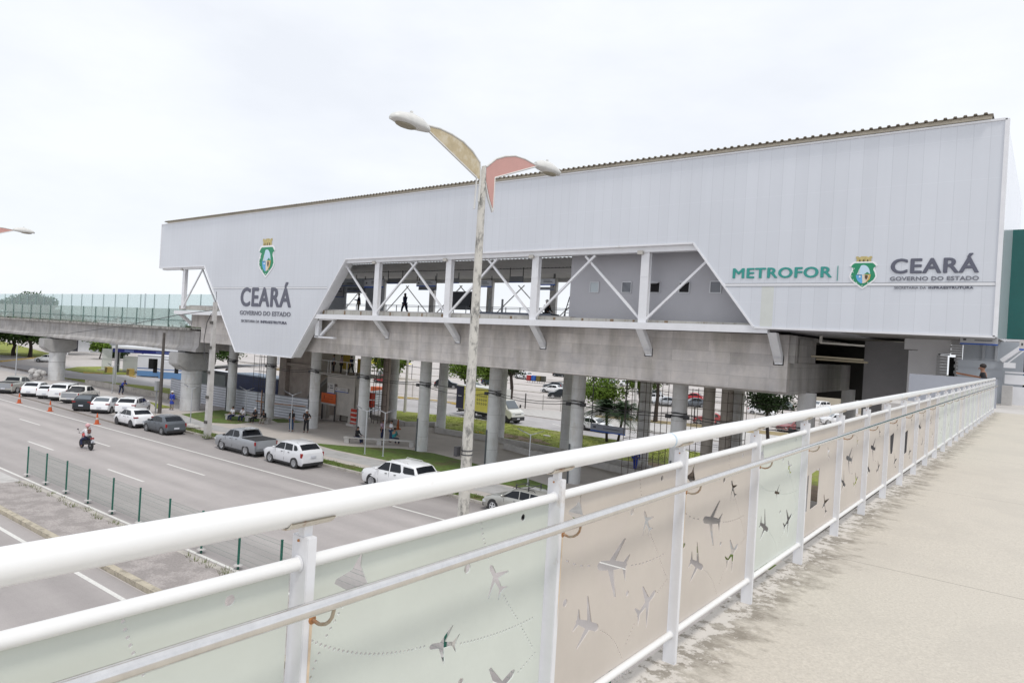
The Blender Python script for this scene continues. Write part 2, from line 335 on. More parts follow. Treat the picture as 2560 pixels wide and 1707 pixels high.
GRASS = mat('grass', (.24, .28, .045), .95, n=(3, .35), n2=(.35, (.22, .19, .085), .54, .6), bump=.8, bscale=22)
GRASSD = mat('grass_dark', (.10, .155, .028), .95, n=(3, .3), n2=(.5, (.12, .095, .045), .56, .8), bump=.8, bscale=22)
SOIL = mat('soil', (.235, .165, .115), .95, n=(1.2, .25), n2=(1.6, (.17, .17, .05), .56, .6), bump=.5, bscale=12)
flat('ground', [(-900, -300), (500, -300), (500, 900), (-900, 900)], -.012, LOT)
flat('road', road(13.95, 29.0, -400, 120), -.004, AVE).name = 'avenue'
flat('road', road(-8, 11.15, -400, 120), -.004, AVE)
flat('service_road', [(-300, 30), (-116, 33), (-80, 44.5), (-59.5, 54), (-45, 57), (-31, 57.5), (60, 60), (60, 68), (-30, 66.5), (-49, 65.4), (-61, 66.8), (-73, 64), (-95, 60), (-112, 46.5), (-124, 41.5), (-142, 38), (-300, 70)], -.006, SVC)
# median between the carriageways, a real step up
mm = MB(); mm.poly(road(11.45, 13.70, -41.5, 60), .15, 'XY', 0); med = struct(mm.build('median', MEDIAN)); 
mm = MB(); mm.poly(road(11.45, 13.95, -400, -41.6), .05, 'XY', 0); struct(mm.build('median_crossing', CONCL))
mm = MB(); mm.poly(road(11.20, 11.45, -41.5, 60), .17, 'XY', 0); mm.poly(road(11.20, 11.45, -400, -41.6), .07, 'XY', 0); struct(mm.build('median_kerb', mat('kerb_pale', (.47, .42, .33), .9, n=(2, .15), n2=(2.4, (.20, .18, .15), .55, .7), bump=.3, bscale=9)))
mm = MB(); mm.poly(road(13.70, 13.95, -41.5, 60), .16, 'XY', 0); struct(mm.build('far_median_kerb', KERB))
# painted lines
mk = MB()
mk.poly(road(25.12, 25.27, -300, 60), .002, 'XY', 0)
mk.poly(road(14.28, 14.42, -300, 60), .002, 'XY', 0)
mk.poly(road(10.38, 10.54, -300, 60), .002, 'XY', 0)
for c, x0 in ((18.55, -55.05), (21.85, -66.9)):
    for k in range(-8, 8):
        a = x0 + 12.1*k
        mk.poly(road(c-.07, c+.07, a, a+4.3), .002, 'XY', 0)
struct(mk.build('road_markings', LINE))
mk = MB()
for a in range(-4, 6): mk.poly([(-70+a*9, 62.3+a*.1), (-67.4+a*9, 60.9+a*.1), (-67.4+a*9, 60.75+a*.1), (-70+a*9, 62.1+a*.1)], .002, 'XY', 0)
struct(mk.build('arrow_markings', LINE))
# plaza, sidewalks, kerbs
mm = MB(); mm.poly([(-64, 27.3), (60, 31.16), (60, 46), (-22, 45), (-31.2, 45.9), (-36.8, 46.1), (-43.8, 45.5), (-46.8, 48.1), (-54, 46.6), (-54, 39), (-66, 37), (-66, 31)], .1, 'XY', 0); struct(mm.build('plaza', PAVE))
mm = MB(); mm.poly([(-64.2, 29.1), (-58, 29.0), (60, 33.3), (60, 35.6), (-30, 32.3), (-38, 31.5), (-57.6, 30.6), (-64.2, 31.4)], .004, 'XY', .102); struct(mm.build('sidewalk', SIDE))
mm = MB(); mm.poly([(-58.0, 28.72), (60, 33.0), (60, 33.2), (-58, 28.92)], .13, 'XY', 0)
mm.v = []; mm.f = []
mm.poly(road(29.02, 29.2, -57.5, 60), .14, 'XY', 0); mm.poly([(-64, 29.2), (-57.6, 26.95), (-57.5, 27.13), (-63.9, 29.4)], .14, 'XY', 0); struct(mm.build('kerb', KERB))
mm = MB(); mm.poly(road(29.2, 30.25, -57.2, 60), .012, 'XY', .1); struct(mm.build('verge', GRASSD))
mm = MB(); mm.poly([(-44.6, 32.0), (-41, 31.7), (-37.2, 32.0), (-30.0, 32.5), (-21, 33), (-21, 34), (-27.5, 35.8), (-30.7, 36.4), (-36, 37.0), (-38.6, 36.4), (-41.5, 33.8)], .012, 'XY', .102); struct(mm.build('lawn', GRASSD))
mm = MB(); mm.poly([(-64.2, 31.6), (-58.2, 30.75), (-56.2, 32.6), (-57.2, 36.2), (-63, 37.2), (-66, 36.6)], .012, 'XY', .102); mm.poly([(-55.4, 36.2), (-54.6, 38.4), (-57.5, 38.2), (-58, 37)], .013, 'XY', .102); struct(mm.build('shaded_lawn', GRASSD))
mm = MB(); mm.poly([(-59.4, 53.6), (-54.8, 46.9), (-48.4, 45.8), (-46.8, 48.3), (-43.8, 45.8), (-36.8, 46.4), (-31.2, 46.2), (-22, 45.6), (8, 47), (8, 58.5), (-31, 57.4), (-45.4, 56.9), (-50.5, 56.4)], .09, 'XY', 0); struct(mm.build('station_lawn', GRASS))
mm = MB(); mm.poly([(-27.5, 45.4), (-20, 44.8), (8, 46), (8, 51), (-18, 50.5), (-25, 48.4)], .012, 'XY', .09); mm.poly([(-41, 49.2), (-36, 48.2), (-33.5, 49), (-36, 50.6), (-40, 50.7)], .011, 'XY', .09); mm.poly([(-37, 46.5), (-31, 46.3), (-31.5, 47.4), (-36, 47.3)], .011, 'XY', .09); struct(mm.build('bare_soil', SOIL))
mm = MB(); mm.poly([(-108, 36), (-97, 36.4), (-78, 37.1), (-79, 44.2), (-89.9, 42.3), (-96.1, 40.4), (-101.8, 38.3)], .08, 'XY', 0); mm.poly([(-75.4, 33.6), (-70, 33.5), (-70.2, 31.9), (-73, 33.0)], .08, 'XY', 0); struct(mm.build('verge_by_the_road', GRASS))
mm = MB(); mm.poly([(-124, 41.7), (-116.9, 42.0), (-113.5, 45.4), (-113, 48), (-120, 50.5), (-131, 50.5), (-129.5, 45.5)], .10, 'XY', 0); struct(mm.build('island_lawn', GRASS))
mm = MB(); mm.poly([(-260, 50), (-168, 42), (-158, 49), (-165, 54), (-260, 66)], .12, 'XY', 0); struct(mm.build('far_lawn', GRASS))
mm = MB(); mm.poly([(-75, 66.9), (-73, 66.4), (-60, 69.2), (-54.1, 71.8), (-36, 79.2), (-20, 84), (20, 95), (20, 70), (-30, 67), (-49, 65.8), (-61, 67.2), (-73, 64.5)], .1, 'XY', 0); struct(mm.build('far_sidewalk', CONCL))
mm = MB(); mm.poly([(-73, 64.9), (-61, 67.6), (-56, 68.2), (-56.2, 70.6), (-60, 69.2), (-73, 66.4)], .012, 'XY', .1); mm.poly([(-44, 73), (-36, 75.2), (-20, 79.5), (10, 86), (10, 91), (-20, 83.6), (-36, 78.9), (-45, 75)], .012, 'XY', .1); struct(mm.build('dry_verge', mat('dry_grass', (.30, .235, .13), .95, n=(1.2, .2), n2=(.5, (.16, .18, .05), .56, .7), bump=.5, bscale=10)))
mm = MB()
for a, b in (((-72.6, 64.0), (-65.5, 67.3)), ((-65.5, 67.3), (-61, 66.8)), ((-116.9, 42.0), (-115.0, 44.0)), ((-158, 49), (-142.5, 38.1)), ((-110.1, 46.0), (-108.5, 46.0))): mm.bar((*a, .08), (*b, .08), .3, .16)
struct(mm.build('yellow_kerb', YEL))
mm = MB()
for k in (0, 2, 5): mm.bar((-150+6*k, 86+9*k, .05), (20+6*k, 112+9*k, .05), .8, .10)
struct(mm.build('parking_kerbs', KERB))
mm = MB(); mm.bar((-130, 34.9, .1), (-108, 36.0, .1), .25, .2); mm.bar((-80, 24.55, .0), (-59, 24.7, .0), .35, .016); mm.bar((-110, 23.5, .0), (-80, 24.55, .0), .35, .016)
struct(mm.build('gutter', mat('gutter', (.19, .165, .145), .95, n=(3, .3))))
# low retaining walls
def wall(name, label, pts, h, th, m, z=0, group=None):
    b = MB()
    for p, q in zip(pts[:-1], pts[1:]): b.bar((*p, z+h/2), (*q, z+h/2), th, h)
    o = b.build(name, m); return tag(o, label, 'wall', group)
wall('low_wall', 'low concrete edging wall that steps along the sunny lawn behind the pillars', [(-54.3, 46.4), (-48.3, 45.4), (-46.7, 48.0), (-43.8, 45.1), (-36.6, 45.7), (-31, 45.5), (-22, 44.8)], .55, .3, CONCL)
wall('low_wall', 'long weathered low wall bordering the grass verge behind the angled parked cars', [(-97.9, 35.6), (-94.4, 36.0), (-80.4, 36.6), (-77.7, 36.8)], .6, .45, KERB)
wall('ramp_wall', 'low grey ramp wall beside the bare earth under the station', [(-34.6, 43.6), (-31.2, 42.6), (-26.5, 43.2), (-20, 42.0)], .45, .2, CONCL, z=.1)

# ================================================================ FOOTBRIDGE WITH ITS RAILING
def dz(y): return EYE - 1.545 + .0052*y       # deck level
fb = thing('footbridge', 'pale concrete footbridge deck running to the station beside the white railing', 'footbridge', (2, 12, 0))
DECK = mat('deck_concrete', (.545, .505, .44), .92, n=(60, .12), n2=(1.1, (.49, .455, .40), .53, .5), bump=.35, bscale=55)
def deck_dirt(m):
    """mould and bare cement along the railing, broken edge with long runs towards the walkway"""
    t = m.node_tree; b = t.nodes['Principled BSDF']; src = b.inputs['Base Color'].links[0].from_socket
    g = t.nodes.new('ShaderNodeNewGeometry'); sp = t.nodes.new('ShaderNodeSeparateXYZ'); t.links.new(g.outputs['Position'], sp.inputs[0])
    mp_ = t.nodes.new('ShaderNodeMapping'); mp_.inputs['Scale'].default_value = (5, 8, 1); t.links.new(g.outputs['Position'], mp_.inputs[0])
    a = t.nodes.new('ShaderNodeTexNoise'); a.inputs['Scale'].default_value = 1.0; a.inputs['Detail'].default_value = 10; a.inputs['Roughness'].default_value = .72; t.links.new(mp_.outputs[0], a.inputs['Vector'])
    d = math_node(t, 'ADD', sp.outputs[0], 1.5)                      # distance from the edge
    e = math_node(t, 'SUBTRACT', math_node(t, 'MULTIPLY', math_node(t, 'SUBTRACT', a.outputs[0], .46), 1.9), math_node(t, 'MULTIPLY', math_node(t, 'SUBTRACT', d, .34), 1.5))
    r = t.nodes.new('ShaderNodeValToRGB'); r.color_ramp.elements[0].position = .0; r.color_ramp.elements[1].position = .42; t.links.new(e, r.inputs[0])
    mi = t.nodes.new('ShaderNodeMixRGB'); t.links.new(math_node(t, 'MULTIPLY', r.outputs[0], .84), mi.inputs[0]); t.links.new(src, mi.inputs[1]); mi.inputs[2].default_value = (.21, .185, .15, 1)
    # flaking white cement right under the panels
    a2 = t.nodes.new('ShaderNodeTexNoise'); a2.inputs['Scale'].default_value = 11; a2.inputs['Detail'].default_value = 9; a2.inputs['Roughness'].default_value = .75; t.links.new(g.outputs['Position'], a2.inputs['Vector'])
    e2 = math_node(t, 'SUBTRACT', math_node(t, 'SUBTRACT', a2.outputs[0], .40), math_node(t, 'MULTIPLY', d, .62))
    r2 = t.nodes.new('ShaderNodeValToRGB'); r2.color_ramp.elements[0].position = .0; r2.color_ramp.elements[1].position = .05; t.links.new(e2, r2.inputs[0])
    m2 = t.nodes.new('ShaderNodeMixRGB'); t.links.new(math_node(t, 'MULTIPLY', r2.outputs[0], .8), m2.inputs[0]); t.links.new(mi.outputs[0], m2.inputs[1]); m2.inputs[2].default_value = (.62, .58, .53, 1)
    # joints across the slab and along it
    fr = math_node(t, 'FRACT', math_node(t, 'DIVIDE', math_node(t, 'SUBTRACT', sp.outputs[1], 9.63), 3.9))
    j = math_node(t, 'LESS_THAN', fr, .0035); j2 = math_node(t, 'LESS_THAN', math_node(t, 'ABSOLUTE', math_node(t, 'SUBTRACT', sp.outputs[0], 1.05)), .006)
    m3 = t.nodes.new('ShaderNodeMixRGB'); t.links.new(math_node(t, 'MULTIPLY', math_node(t, 'MAXIMUM', j, j2), .6), m3.inputs[0]); t.links.new(m2.outputs[0], m3.inputs[1]); m3.inputs[2].default_value = (.25, .23, .2, 1)
    t.links.new(m3.outputs[0], b.inputs['Base Color'])
deck_dirt(DECK)
d = MB(); y0, y1 = -8, 27.6
d.add([(-1.5,y0,dz(y0)),(6,y0,dz(y0)),(6,y1,dz(y1)),(-1.5,y1,dz(y1)),(-1.5,y0,dz(y0)-.18),(6,y0,dz(y0)-.18),(6,y1,dz(y1)-.18),(-1.5,y1,dz(y1)-.18)], [(0,1,2,3),(7,6,5,4),(0,4,5,1),(1,5,6,2),(2,6,7,3),(3,7,4,0)])
d.build('deck', DECK, fb)
g_ = MB(); g_.bar((-.9, y0, dz(0)-.55), (-.9, y1, dz(27)-.55), .35, .72); g_.bar((4.9, y0, dz(0)-.55), (4.9, y1, dz(27)-.55), .35, .72); g_.build('girder', CONC, fb)
l_ = MB(); l_.box(-4.7, 9, 27.62, 50, dz(27.6)-.30, dz(27.6)-.01); l_.build('landing', mat('landing_tiles', (.55, .525, .50), .85, n=(2, .06), n2=(.8, (.45, .42, .4), .6, .6), bump=.1), fb)
for i, y in enumerate((12.6, 33.6)):
    p = MB(); p.box(-.6, 4.6, y-.35, y+.35, 0, dz(y)-.95); p.build('pier', CONC, fb)

rl = thing('railing', 'white steel footbridge railing with airplane cut-out panels and thick round top rail', 'railing', (-1.4, 13, dz(13)))
NP = 25; PY = [1.008 + 1.08*(k-1) for k in range(0, NP+1)]        # post positions
XR = -1.4
def zt(y, z): return EYE + z + .0052*y
POSTM = mat('post_paint', (.74, .745, .77), .38, n=(4, .04), n2=(7, (.50, .42, .33), .68, .55), bump=.05)
def add_post(y, k):
    p = MB(); w_, t_ = .064, .027; zb = dz(y); zc = zt(y, -.505)
    p.box(XR-w_/2, XR+w_/2, y-t_/2, y+t_/2, zb-.02, zc)
    o = p.build('post', POSTM, rl, bevel=.002 if k < 6 else 0)
    q = MB(); q.box(XR-.011, XR+.013, y-.012, y+.012, zc, zt(y, -.478)); n_ = q.build('neck', POSTM, o)
    n_.location = Vector((0,0,0)); n_.data.transform(Matrix.Translation(Vector((0,0,0))))
    # curved saddle plate under the pipe
    s = MB(); R = .0365; vs = []; fs = []
    for i in range(7):
        a = radians(-150 + 20*i); 
        for yy in (y-.062, y+.062): 
            for r_ in (R, R+.004): vs.append((XR+r_*cos(a)*1.0, yy, zt(yy, -.443) + r_*sin(a)))
    for i in range(6):
        b_ = i*4; fs += [(b_, b_+2, b_+6, b_+4), (b_+1, b_+5, b_+7, b_+3), (b_, b_+4, b_+5, b_+1), (b_+2, b_+3, b_+7, b_+6)]
    s.add(vs, fs); s.build('saddle_plate', mat('saddle', (.62, .58, .50), .5, n=(20, .1), n2=(26, (.34, .16, .07), .56, .8)), o, smooth=40)
    # screws and rust blooms
    u = MB()
    u.lathe([(.0035, 0), (.0035, .004)], (XR-.004, y-t_/2-.003, zc-.012), 8, 'Y'); u.ell((XR+.008, y-.05, zt(y, -.474)), (.005, .005, .005)); u.ell((XR+.012, y+.046, zt(y, -.472)), (.005, .005, .005))
    u.build('screws', RUST, o)
    # hook carrying the hand rail
    h = MB(); zh = zt(y, -.705)
    h.tube([(XR+w_/2, y+.012, zh), (XR+w_/2+.025, y+.014, zh-.004), (XR+.060, y+.0155, zh-.004), (XR+.076, y+.017, zh+.001), (XR+.088, y+.0185, zh+.010), (XR+.096, y+.02, zh+.022), (XR+.1, y+.022, zt(y, -.662))], .0045, 8)
    h.build('rail_hook', RUSTY, o, smooth=60)
    if k in (0, 1, 2, 3, 5, 8):
        f_ = MB(); f_.add([(XR+w_/2+.0006, y+.004, zh), (XR+w_/2+.0006, y+t_/2-.001, zh), (XR+w_/2+.0006, y+t_/2-.002, zh-.22), (XR+w_/2+.0006, y+.006, zh-.34)], [(0, 1, 2, 3)]); f_.build('rust_streak', mat('rust_streak', (.66, .53, .39), .6, n=(30, .15)), o)
    f_ = MB(); f_.ell((XR+w_/2, y+.012, zh), (.004, .011, .012)); f_.build('rust_stain', RUST, o)
    return o
for k, y in enumerate(PY): add_post(y, k)
def rail_pipe(name, x, z, r, m, y0, y1, seg, n, jitter=0):
    b = MB(); pts = []; yy = y0
    while yy < y1: pts.append((x, yy, zt(yy, z))); yy += seg
    pts.append((x, y1, zt(y1, z))); b.tube(pts, r, n); return b.build(name, m, rl, smooth=50)
rail_pipe('top_rail', XR, -.443, .0345, WHITE, -3.5, 27.0, 2.16, 28)
for yy in (3.02, 5.9, 9.3, 13, 17):
    j = MB(); j.tube([(XR, yy, zt(yy, -.443)), (XR, yy+.016, zt(yy+.016, -.443))], .0351, 28)
    j.build('pipe_weld', mat('blue_grey_weld', (.52, .62, .70), .5, n=(30, .2)), rl, smooth=50)
rail_pipe('hand_rail', XR+.1, -.645, .0175, STEEL, -3.5, 27.0, 2.16, 20)
for k in range(NP):
    a, b_ = PY[k]+.0135, PY[k+1]-.0135
    for nm, z in (('frame_tube', -.572), ('bottom_tube', -1.405)):
        q = MB(); q.tube([(XR, a, zt(a, z)), (XR, b_, zt(b_, z))], .0165, 16, False); q.build(nm, WHITE, rl, smooth=50)
        if k < 8:
            wl = MB()
            for yy in (a+.002, b_-.002): wl.ell((XR, yy, zt(yy, z)), (.021, .004, .021), 14, 8)
            wl.build('weld_bead', POSTM, rl, smooth=60)
MINT = mat('mint_panel', (.60, .637, .588), .42, n=(2.2, .05), n2=(3, (.60, .63, .59), .6, .4), bump=.03)
BEIGE = mat('beige_panel', (.56, .51, .46), .42, n=(2.2, .05), n2=(3, (.56, .50, .47), .6, .4), bump=.03)
PALE = mat('pale_panel', (.62, .60, .56), .42, n=(2.2, .05))
def plane_shape(nose, tail, wu, wd, body=.10, tu=None, td=None):
    """airplane outline from nose, tail, both wing tips (and fin tips)"""
    n = Vector(nose); t_ = Vector(tail); ax = t_ - n; L = ax.length; a = ax/L; s = Vector((-a.y, a.x)); h = body*L/2
    if (Vector(wu)-n).dot(s) < 0: wu, wd = wd, wu; tu, td = td, tu
    def P(u, v): return n + a*(u*L) + s*v
    tipc = .035*L
    def fin(p, base0, base1, sg):
        p = Vector(p); q = [P(base0, sg*h), p - a*tipc*.6, p + a*tipc, P(base1, sg*h)]; return q
    U = fin(wu, .36, .56, 1); D = fin(wd, .36, .56, -1)
    tu = Vector(tu) if tu else P(1.04, .22*L); td = Vector(td) if td else P(1.04, -.22*L)
    TU = [P(.84, .7*h), tu - a*tipc*.5, tu + a*tipc*.6, P(.97, .45*h)]; TD = [P(.84, -.7*h), td - a*tipc*.5, td + a*tipc*.6, P(.97, -.45*h)]
    pts = [P(0, 0), P(.03, .6*h), P(.1, h)] + U + TU + [P(1.0, 0)] + TD[::-1] + D[::-1] + [P(.1, -h), P(.03, -.6*h)]
    return [(p.x, p.y) for p in pts]
def circ(c, r, n=14): return [(c[0]+r*cos(2*pi*i/n), c[1]+r*sin(2*pi*i/n)) for i in range(n)]
def dots(pts, step, r=.0048, n=7):
    o = []
    P = [Vector(p) for p in pts]; acc = 0
    for a, b in zip(P[:-1], P[1:]):
        L = (b-a).length; d_ = acc
        while d_ < L: o.append(circ(a.lerp(b, d_/L), r, n)); d_ += step
        acc = d_ - L
    return o
def dashes(pts, step, ln, wd=.0032):
    o = []; P = [Vector(p) for p in pts]; acc = 0
    for a, b in zip(P[:-1], P[1:]):
        L = (b-a).length; d_ = acc; a1 = (b-a)/L; s = Vector((-a1.y, a1.x))*wd
        while d_ + ln < L:
            p = a + a1*d_; q = p + a1*ln; o.append([(p+s)[:], (q+s)[:], (q-s)[:], (p-s)[:]]); d_ += step
        acc = max(0, d_ - L)
    return o
def qb(a, c, b, n=10):
    a, b, c = Vector(a), Vector(b), Vector(c); return [tuple(a*(1-t)**2 + c*2*t*(1-t) + b*t*t) for t in [i/n for i in range(n+1)]]
DELTA = [(.187, -.595), (.192, -.597), (.190, -.628), (.222, -.690), (.198, -.682), (.178, -.700), (.168, -.715), (.158, -.690), (.105, -.655), (.110, -.645), (.160, -.632)]
SMALL = dict(nose=(.733, -.747), tail=(.806, -.853), wu=(.832, -.788), wd=(.732, -.857), body=.15)
def panel_loops(kind, k):
    y0 = .03; y1 = 1.08-.03; L = [[(y0, -.585), (y1, -.585), (y1, -1.39), (y0, -1.39)]]
    H = [DELTA]
    fine = k < 6
    if kind == 'window':
        H = [plane_shape(**SMALL), [(.10, -.925), (.27, -.892), (.285, -.91), (.285, -1.09), (.27, -1.10), (.10, -1.11)], [(.345, -.885), (.575, -.86), (.60, -.89), (.565, -1.08), (.54, -1.105), (.42, -1.10), (.385, -1.05)], plane_shape((.705, -1.136), (.800, -1.31), (.890, -1.200), (.675, -1.245), .12), circ((.62, -.71), .012)]
        if k % 2: H[1] = [(.12, -.93), (.22, -.92), (.22, -1.2), (.12, -1.21)]; H[2] = [(.30, -.92), (.52, -.90), (.52, -1.19), (.30, -1.2)]
        return L + [[p for p in h] for h in H]
    H.append(plane_shape(**SMALL)); H.append(circ((.62, -.732), .0155)); H.append(circ((.90, -.596-.022), .0125))
    if kind == 'mint':
        H.append(plane_shape((.468, -.932), (.590, -.958), (.566, -.895), (.536, -1.005), .15))
        c1_ = qb((.046, -.784), (.22, -.90), (.455, -.925)); c2_ = qb((.61, -.966), (.82, -1.0), (1.0, -.992))
    else:
        H.append(plane_shape((.345, -.908), (.606, -.962), (.568, -.838), (.508, -1.078), .15, (.620, -.918), (.594, -1.028)))
        c1_ = qb((.06, -.806), (.18, -.885), (.325, -.900)); c2_ = qb((.64, -.972), (.82, -1.0), (.985, -.988))
    pl1 = plane_shape((.386, -1.175), (.205, -1.094), (.285, -1.016), (.225, -1.209), .16, (.222, -1.052), (.186, -1.130)); pl2 = plane_shape((.905, -1.150), (.725, -1.222), (.765, -1.095), (.830, -1.300), .15, (.700, -1.178), (.742, -1.268))
    H += [pl1, pl2, circ((.12, -1.0), .015), circ((.62, -1.09), .013)]
    if fine:
        H += (dots(c1_, .0165) if kind == 'mint' else dashes(c1_, .036, .022)) + (dots(c2_, .0165) if kind == 'mint' else dashes(c2_, .030, .018))
        H += dots(qb((.675, -.600), (.69, -.66), (.727, -.735), 4), .0185, .0045) + dots(qb((.815, -.868), (.86, -.93), (.905, -.975), 4), .0165, .0045) + dots(qb((.925, -1.005), (.96, -1.05), (1.0, -1.10), 4), .0165, .0045)
        if kind == 'mint': H += dots(qb((.135, -.722), (.10, -.77), (.085, -.792), 3), .019, .0045) + dots(qb((.07, -.822), (.055, -.85), (.042, -.90), 3), .019, .0045)
        H += dots(qb((.405, -1.19), (.54, -1.26), (.60, -1.37), 5), .0165, .0045) + dots(qb((.70, -1.25), (.66, -1.29), (.62, -1.33), 3), .019, .0045) + dots(qb((.86, -1.19), (.93, -1.16), (1.02, -1.125), 4), .017, .0045)
    big = [h for h in H if len(h) > 16 or h is DELTA]
    def near(c):
        for g in big:
            ins = False
            for (x0, y0_), (x1, y1_) in zip(g, g[1:]+g[:1]):
                if (y0_ > c[1]) != (y1_ > c[1]) and c[0] < (x1-x0)*(c[1]-y0_)/(y1_-y0_)+x0: ins = not ins
                a = Vector((x0, y0_)); b = Vector((x1, y1_)); t_ = max(0, min(1, (Vector(c)-a).dot(b-a)/((b-a).length_squared+1e-12)))
                if (a.lerp(b, t_)-Vector(c)).length < .009: return True
            if ins: return True
        return False
    out = list(big); used = []
    for h in H:
        if any(h is g for g in big): continue
        c = (sum(p[0] for p in h)/len(h), sum(p[1] for p in h)/len(h))
        pts = [c] + [tuple(p) for p in h]
        if any(near(q) for q in pts) or any((c[0]-u[0])**2+(c[1]-u[1])**2 < .011**2 for u in used) or not all(y0+.006 < q[0] < y1-.006 for q in pts): continue
        used.append(c); out.append(h)
    return L + out
KIND = ['mint', 'mint', 'beige', 'beige', 'mint', 'window', 'beige', 'beige', 'window', 'window', 'beige', 'beige'] + ['mint', 'mint', 'mint', 'pale']*4
PCACHE = {}
for k in range(NP):
    kd = KIND[k]; key = (kd, k < 6, k % 2 if kd == 'window' else 0)
    if key not in PCACHE:
        me = loops_mesh(panel_loops('mint' if kd == 'pale' else kd, k if kd != 'window' else 8+k % 2), .004); me.name = 'panel'
        # curve lies in XY: u -> Y, v -> Z, depth -> X
        for v in me.vertices: v.co = Vector((v.co.z, v.co.x, v.co.y))
        me.materials.clear(); me.materials.append({'mint': MINT, 'beige': BEIGE, 'window': BEIGE, 'pale': PALE}[kd]); PCACHE[key] = me
    o = bpy.data.objects.new('panel', PCACHE[key]); COL.objects.link(o); o.parent = rl
    o.location = Vector((XR-.012, PY[k], EYE + .0052*(PY[k]+.54))) - rl.location
    if k in (1, 2): o['label'] = {1: 'pale green panel with small airplanes', 2: 'beige panel with a large airplane'}[k]
# ================================================================ STATION (built in eye-height units, scaled by K)
ST = thing('station_building', 'long elevated metro station with pale panelled facade on tall concrete pillars', 'station', (-36, 36, 0))
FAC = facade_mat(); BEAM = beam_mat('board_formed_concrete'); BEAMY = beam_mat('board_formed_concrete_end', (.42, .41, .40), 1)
FY = 34.5
def E(b): return b.eye()
out_ = [(-76.9, 10.39), (-76.9, 5.64), (-67.19, 5.64), (-60.45, -2.59), (-51.31, -2.59), (-44.68, 5.72), (-15.29, 5.78), (-11.80, 1.38), (-1.86, 1.34), (-1.86, 10.37)]
b = MB(); b.poly(out_, .12, 'XZ', FY); fac = E(b).build('facade_panels', FAC, ST)
# proud edge trims and the seam strip
tr = MB()
for p, q in zip(out_, out_[1:]+out_[:1]):
    w_ = .16 if p[0] > -3 and q[0] > -3 else .09
    tr.bar((p[0], FY+.04, p[1]), (q[0], FY+.04, q[1]), .20, w_, (0, 1, 0)) if False else tr.bar((p[0], FY+.05, p[1]), (q[0], FY+.05, q[1]), w_, .20, (0, 1, 0))
E(tr).build('edge_trim', WHITEC, ST)
tr = MB(); tr.box(-65.2, -46.9, FY-.02, FY+.01, 3.36, 3.50); tr.box(-13.5, -1.95, FY-.02, FY+.01, 3.46, 3.60); E(tr).build('seam_strip', WHITEC, ST)
tr = MB(); 
for z in (3.36, 3.50): tr.box(-65.1, -46.9, FY-.022, FY-.01, z-.012, z+.012)
for z in (3.46, 3.60): tr.box(-13.4, -1.95, FY-.022, FY-.01, z-.012, z+.012)
E(tr).build('seam_groove', mat('groove', (.25, .26, .28), .8), ST)
b = MB(); b.box(-11.52, -10.92, FY-.004, FY, 1.45, 3.45); E(b).build('aged_panel', mat('aged_panel', (.63, .65, .62), .5, n=(2, .03)), ST)
# thick returns of the V shaped opening and the lower tip
for a_ in (((-44.62, FY+.45, 5.72), (-51.2, FY+.45, -2.55), .8), ((-15.2, FY+.4, 5.74), (-11.72, FY+.4, 1.4), .7)): b = MB(); b.bar(a_[0], a_[1], .06, a_[2], (0, 1, 0)); E(b).build('opening_return', WHITEC, ST)
# end wall
b = MB(); b.add([(-1.86, FY+.1, 1.34), (-1.86, 52.4, 1.5), (-1.86, 52.8, 8.8), (-1.86, 52.0, 10.36), (-1.86, FY+.1, 10.37)], [(0,1,2,3,4)]); b.add([(-2.0, FY+.1, 1.34), (-2.0, 52.4, 1.5), (-2.0, 52.8, 8.8), (-2.0, 52.0, 10.36), (-2.0, FY+.1, 10.37)], [(4,3,2,1,0)])
E(b).build('end_wall', mat('end_cladding', (.74, .75, .80), .16, .25, n=(.4, .04)), ST)
b = MB(); b.box(-1.9, 9, 43.8, 44.6, 1.62, 7.30); E(b).build('green_entrance_box', mat('green_cladding', (.008, .105, .095), .35, n=(.7, .12)), ST)
b = MB(); b.box(-1.9, 9, 43.7, 44.7, 1.50, 1.60); E(b).build('entrance_box_trim', WHITEC, ST)
# roof: corrugated sheet with its wavy eave
def corrug(x0, x1, y0, z0, y1, z1, pitch, amp, th=.03):
    b = MB(); n = int((x1-x0)/pitch); xs = []
    for i in range(n):
        a = x0+i*pitch
        for u, h in ((0, 0), (.35, 0), (.45, 1), (.72, 1), (.82, 0)): xs.append((a+u*pitch, h*amp))
    xs.append((x1, 0)); vs = []; fs = []
    for x, h in xs: vs += [(x, y0, z0+h), (x, y1, z1+h), (x, y0, z0+h-th), (x, y1, z1+h-th)]
    for i in range(len(xs)-1):
        q = i*4; fs += [(q, q+4, q+5, q+1), (q+2, q+3, q+7, q+6), (q, q+2, q+6, q+4)]
    return b.add(vs, fs)
ROOFM = mat('aged_roof_sheet', (.30, .27, .22), .7, .2, n=(2, .2), n2=(1.2, (.18, .15, .12), .56, .6))
E(corrug(-75.9, -2.35, FY-.25, 10.60, 52, 10.3, .36, .075, .03)).build('roof', ROOFM, ST)
b = MB(); b.box(-75.5, -2.4, FY-.08, FY+.02, 10.44, 10.60); E(b).build('eave_board', mat('eave', (.52, .48, .40), .7, n=(1, .12)), ST)
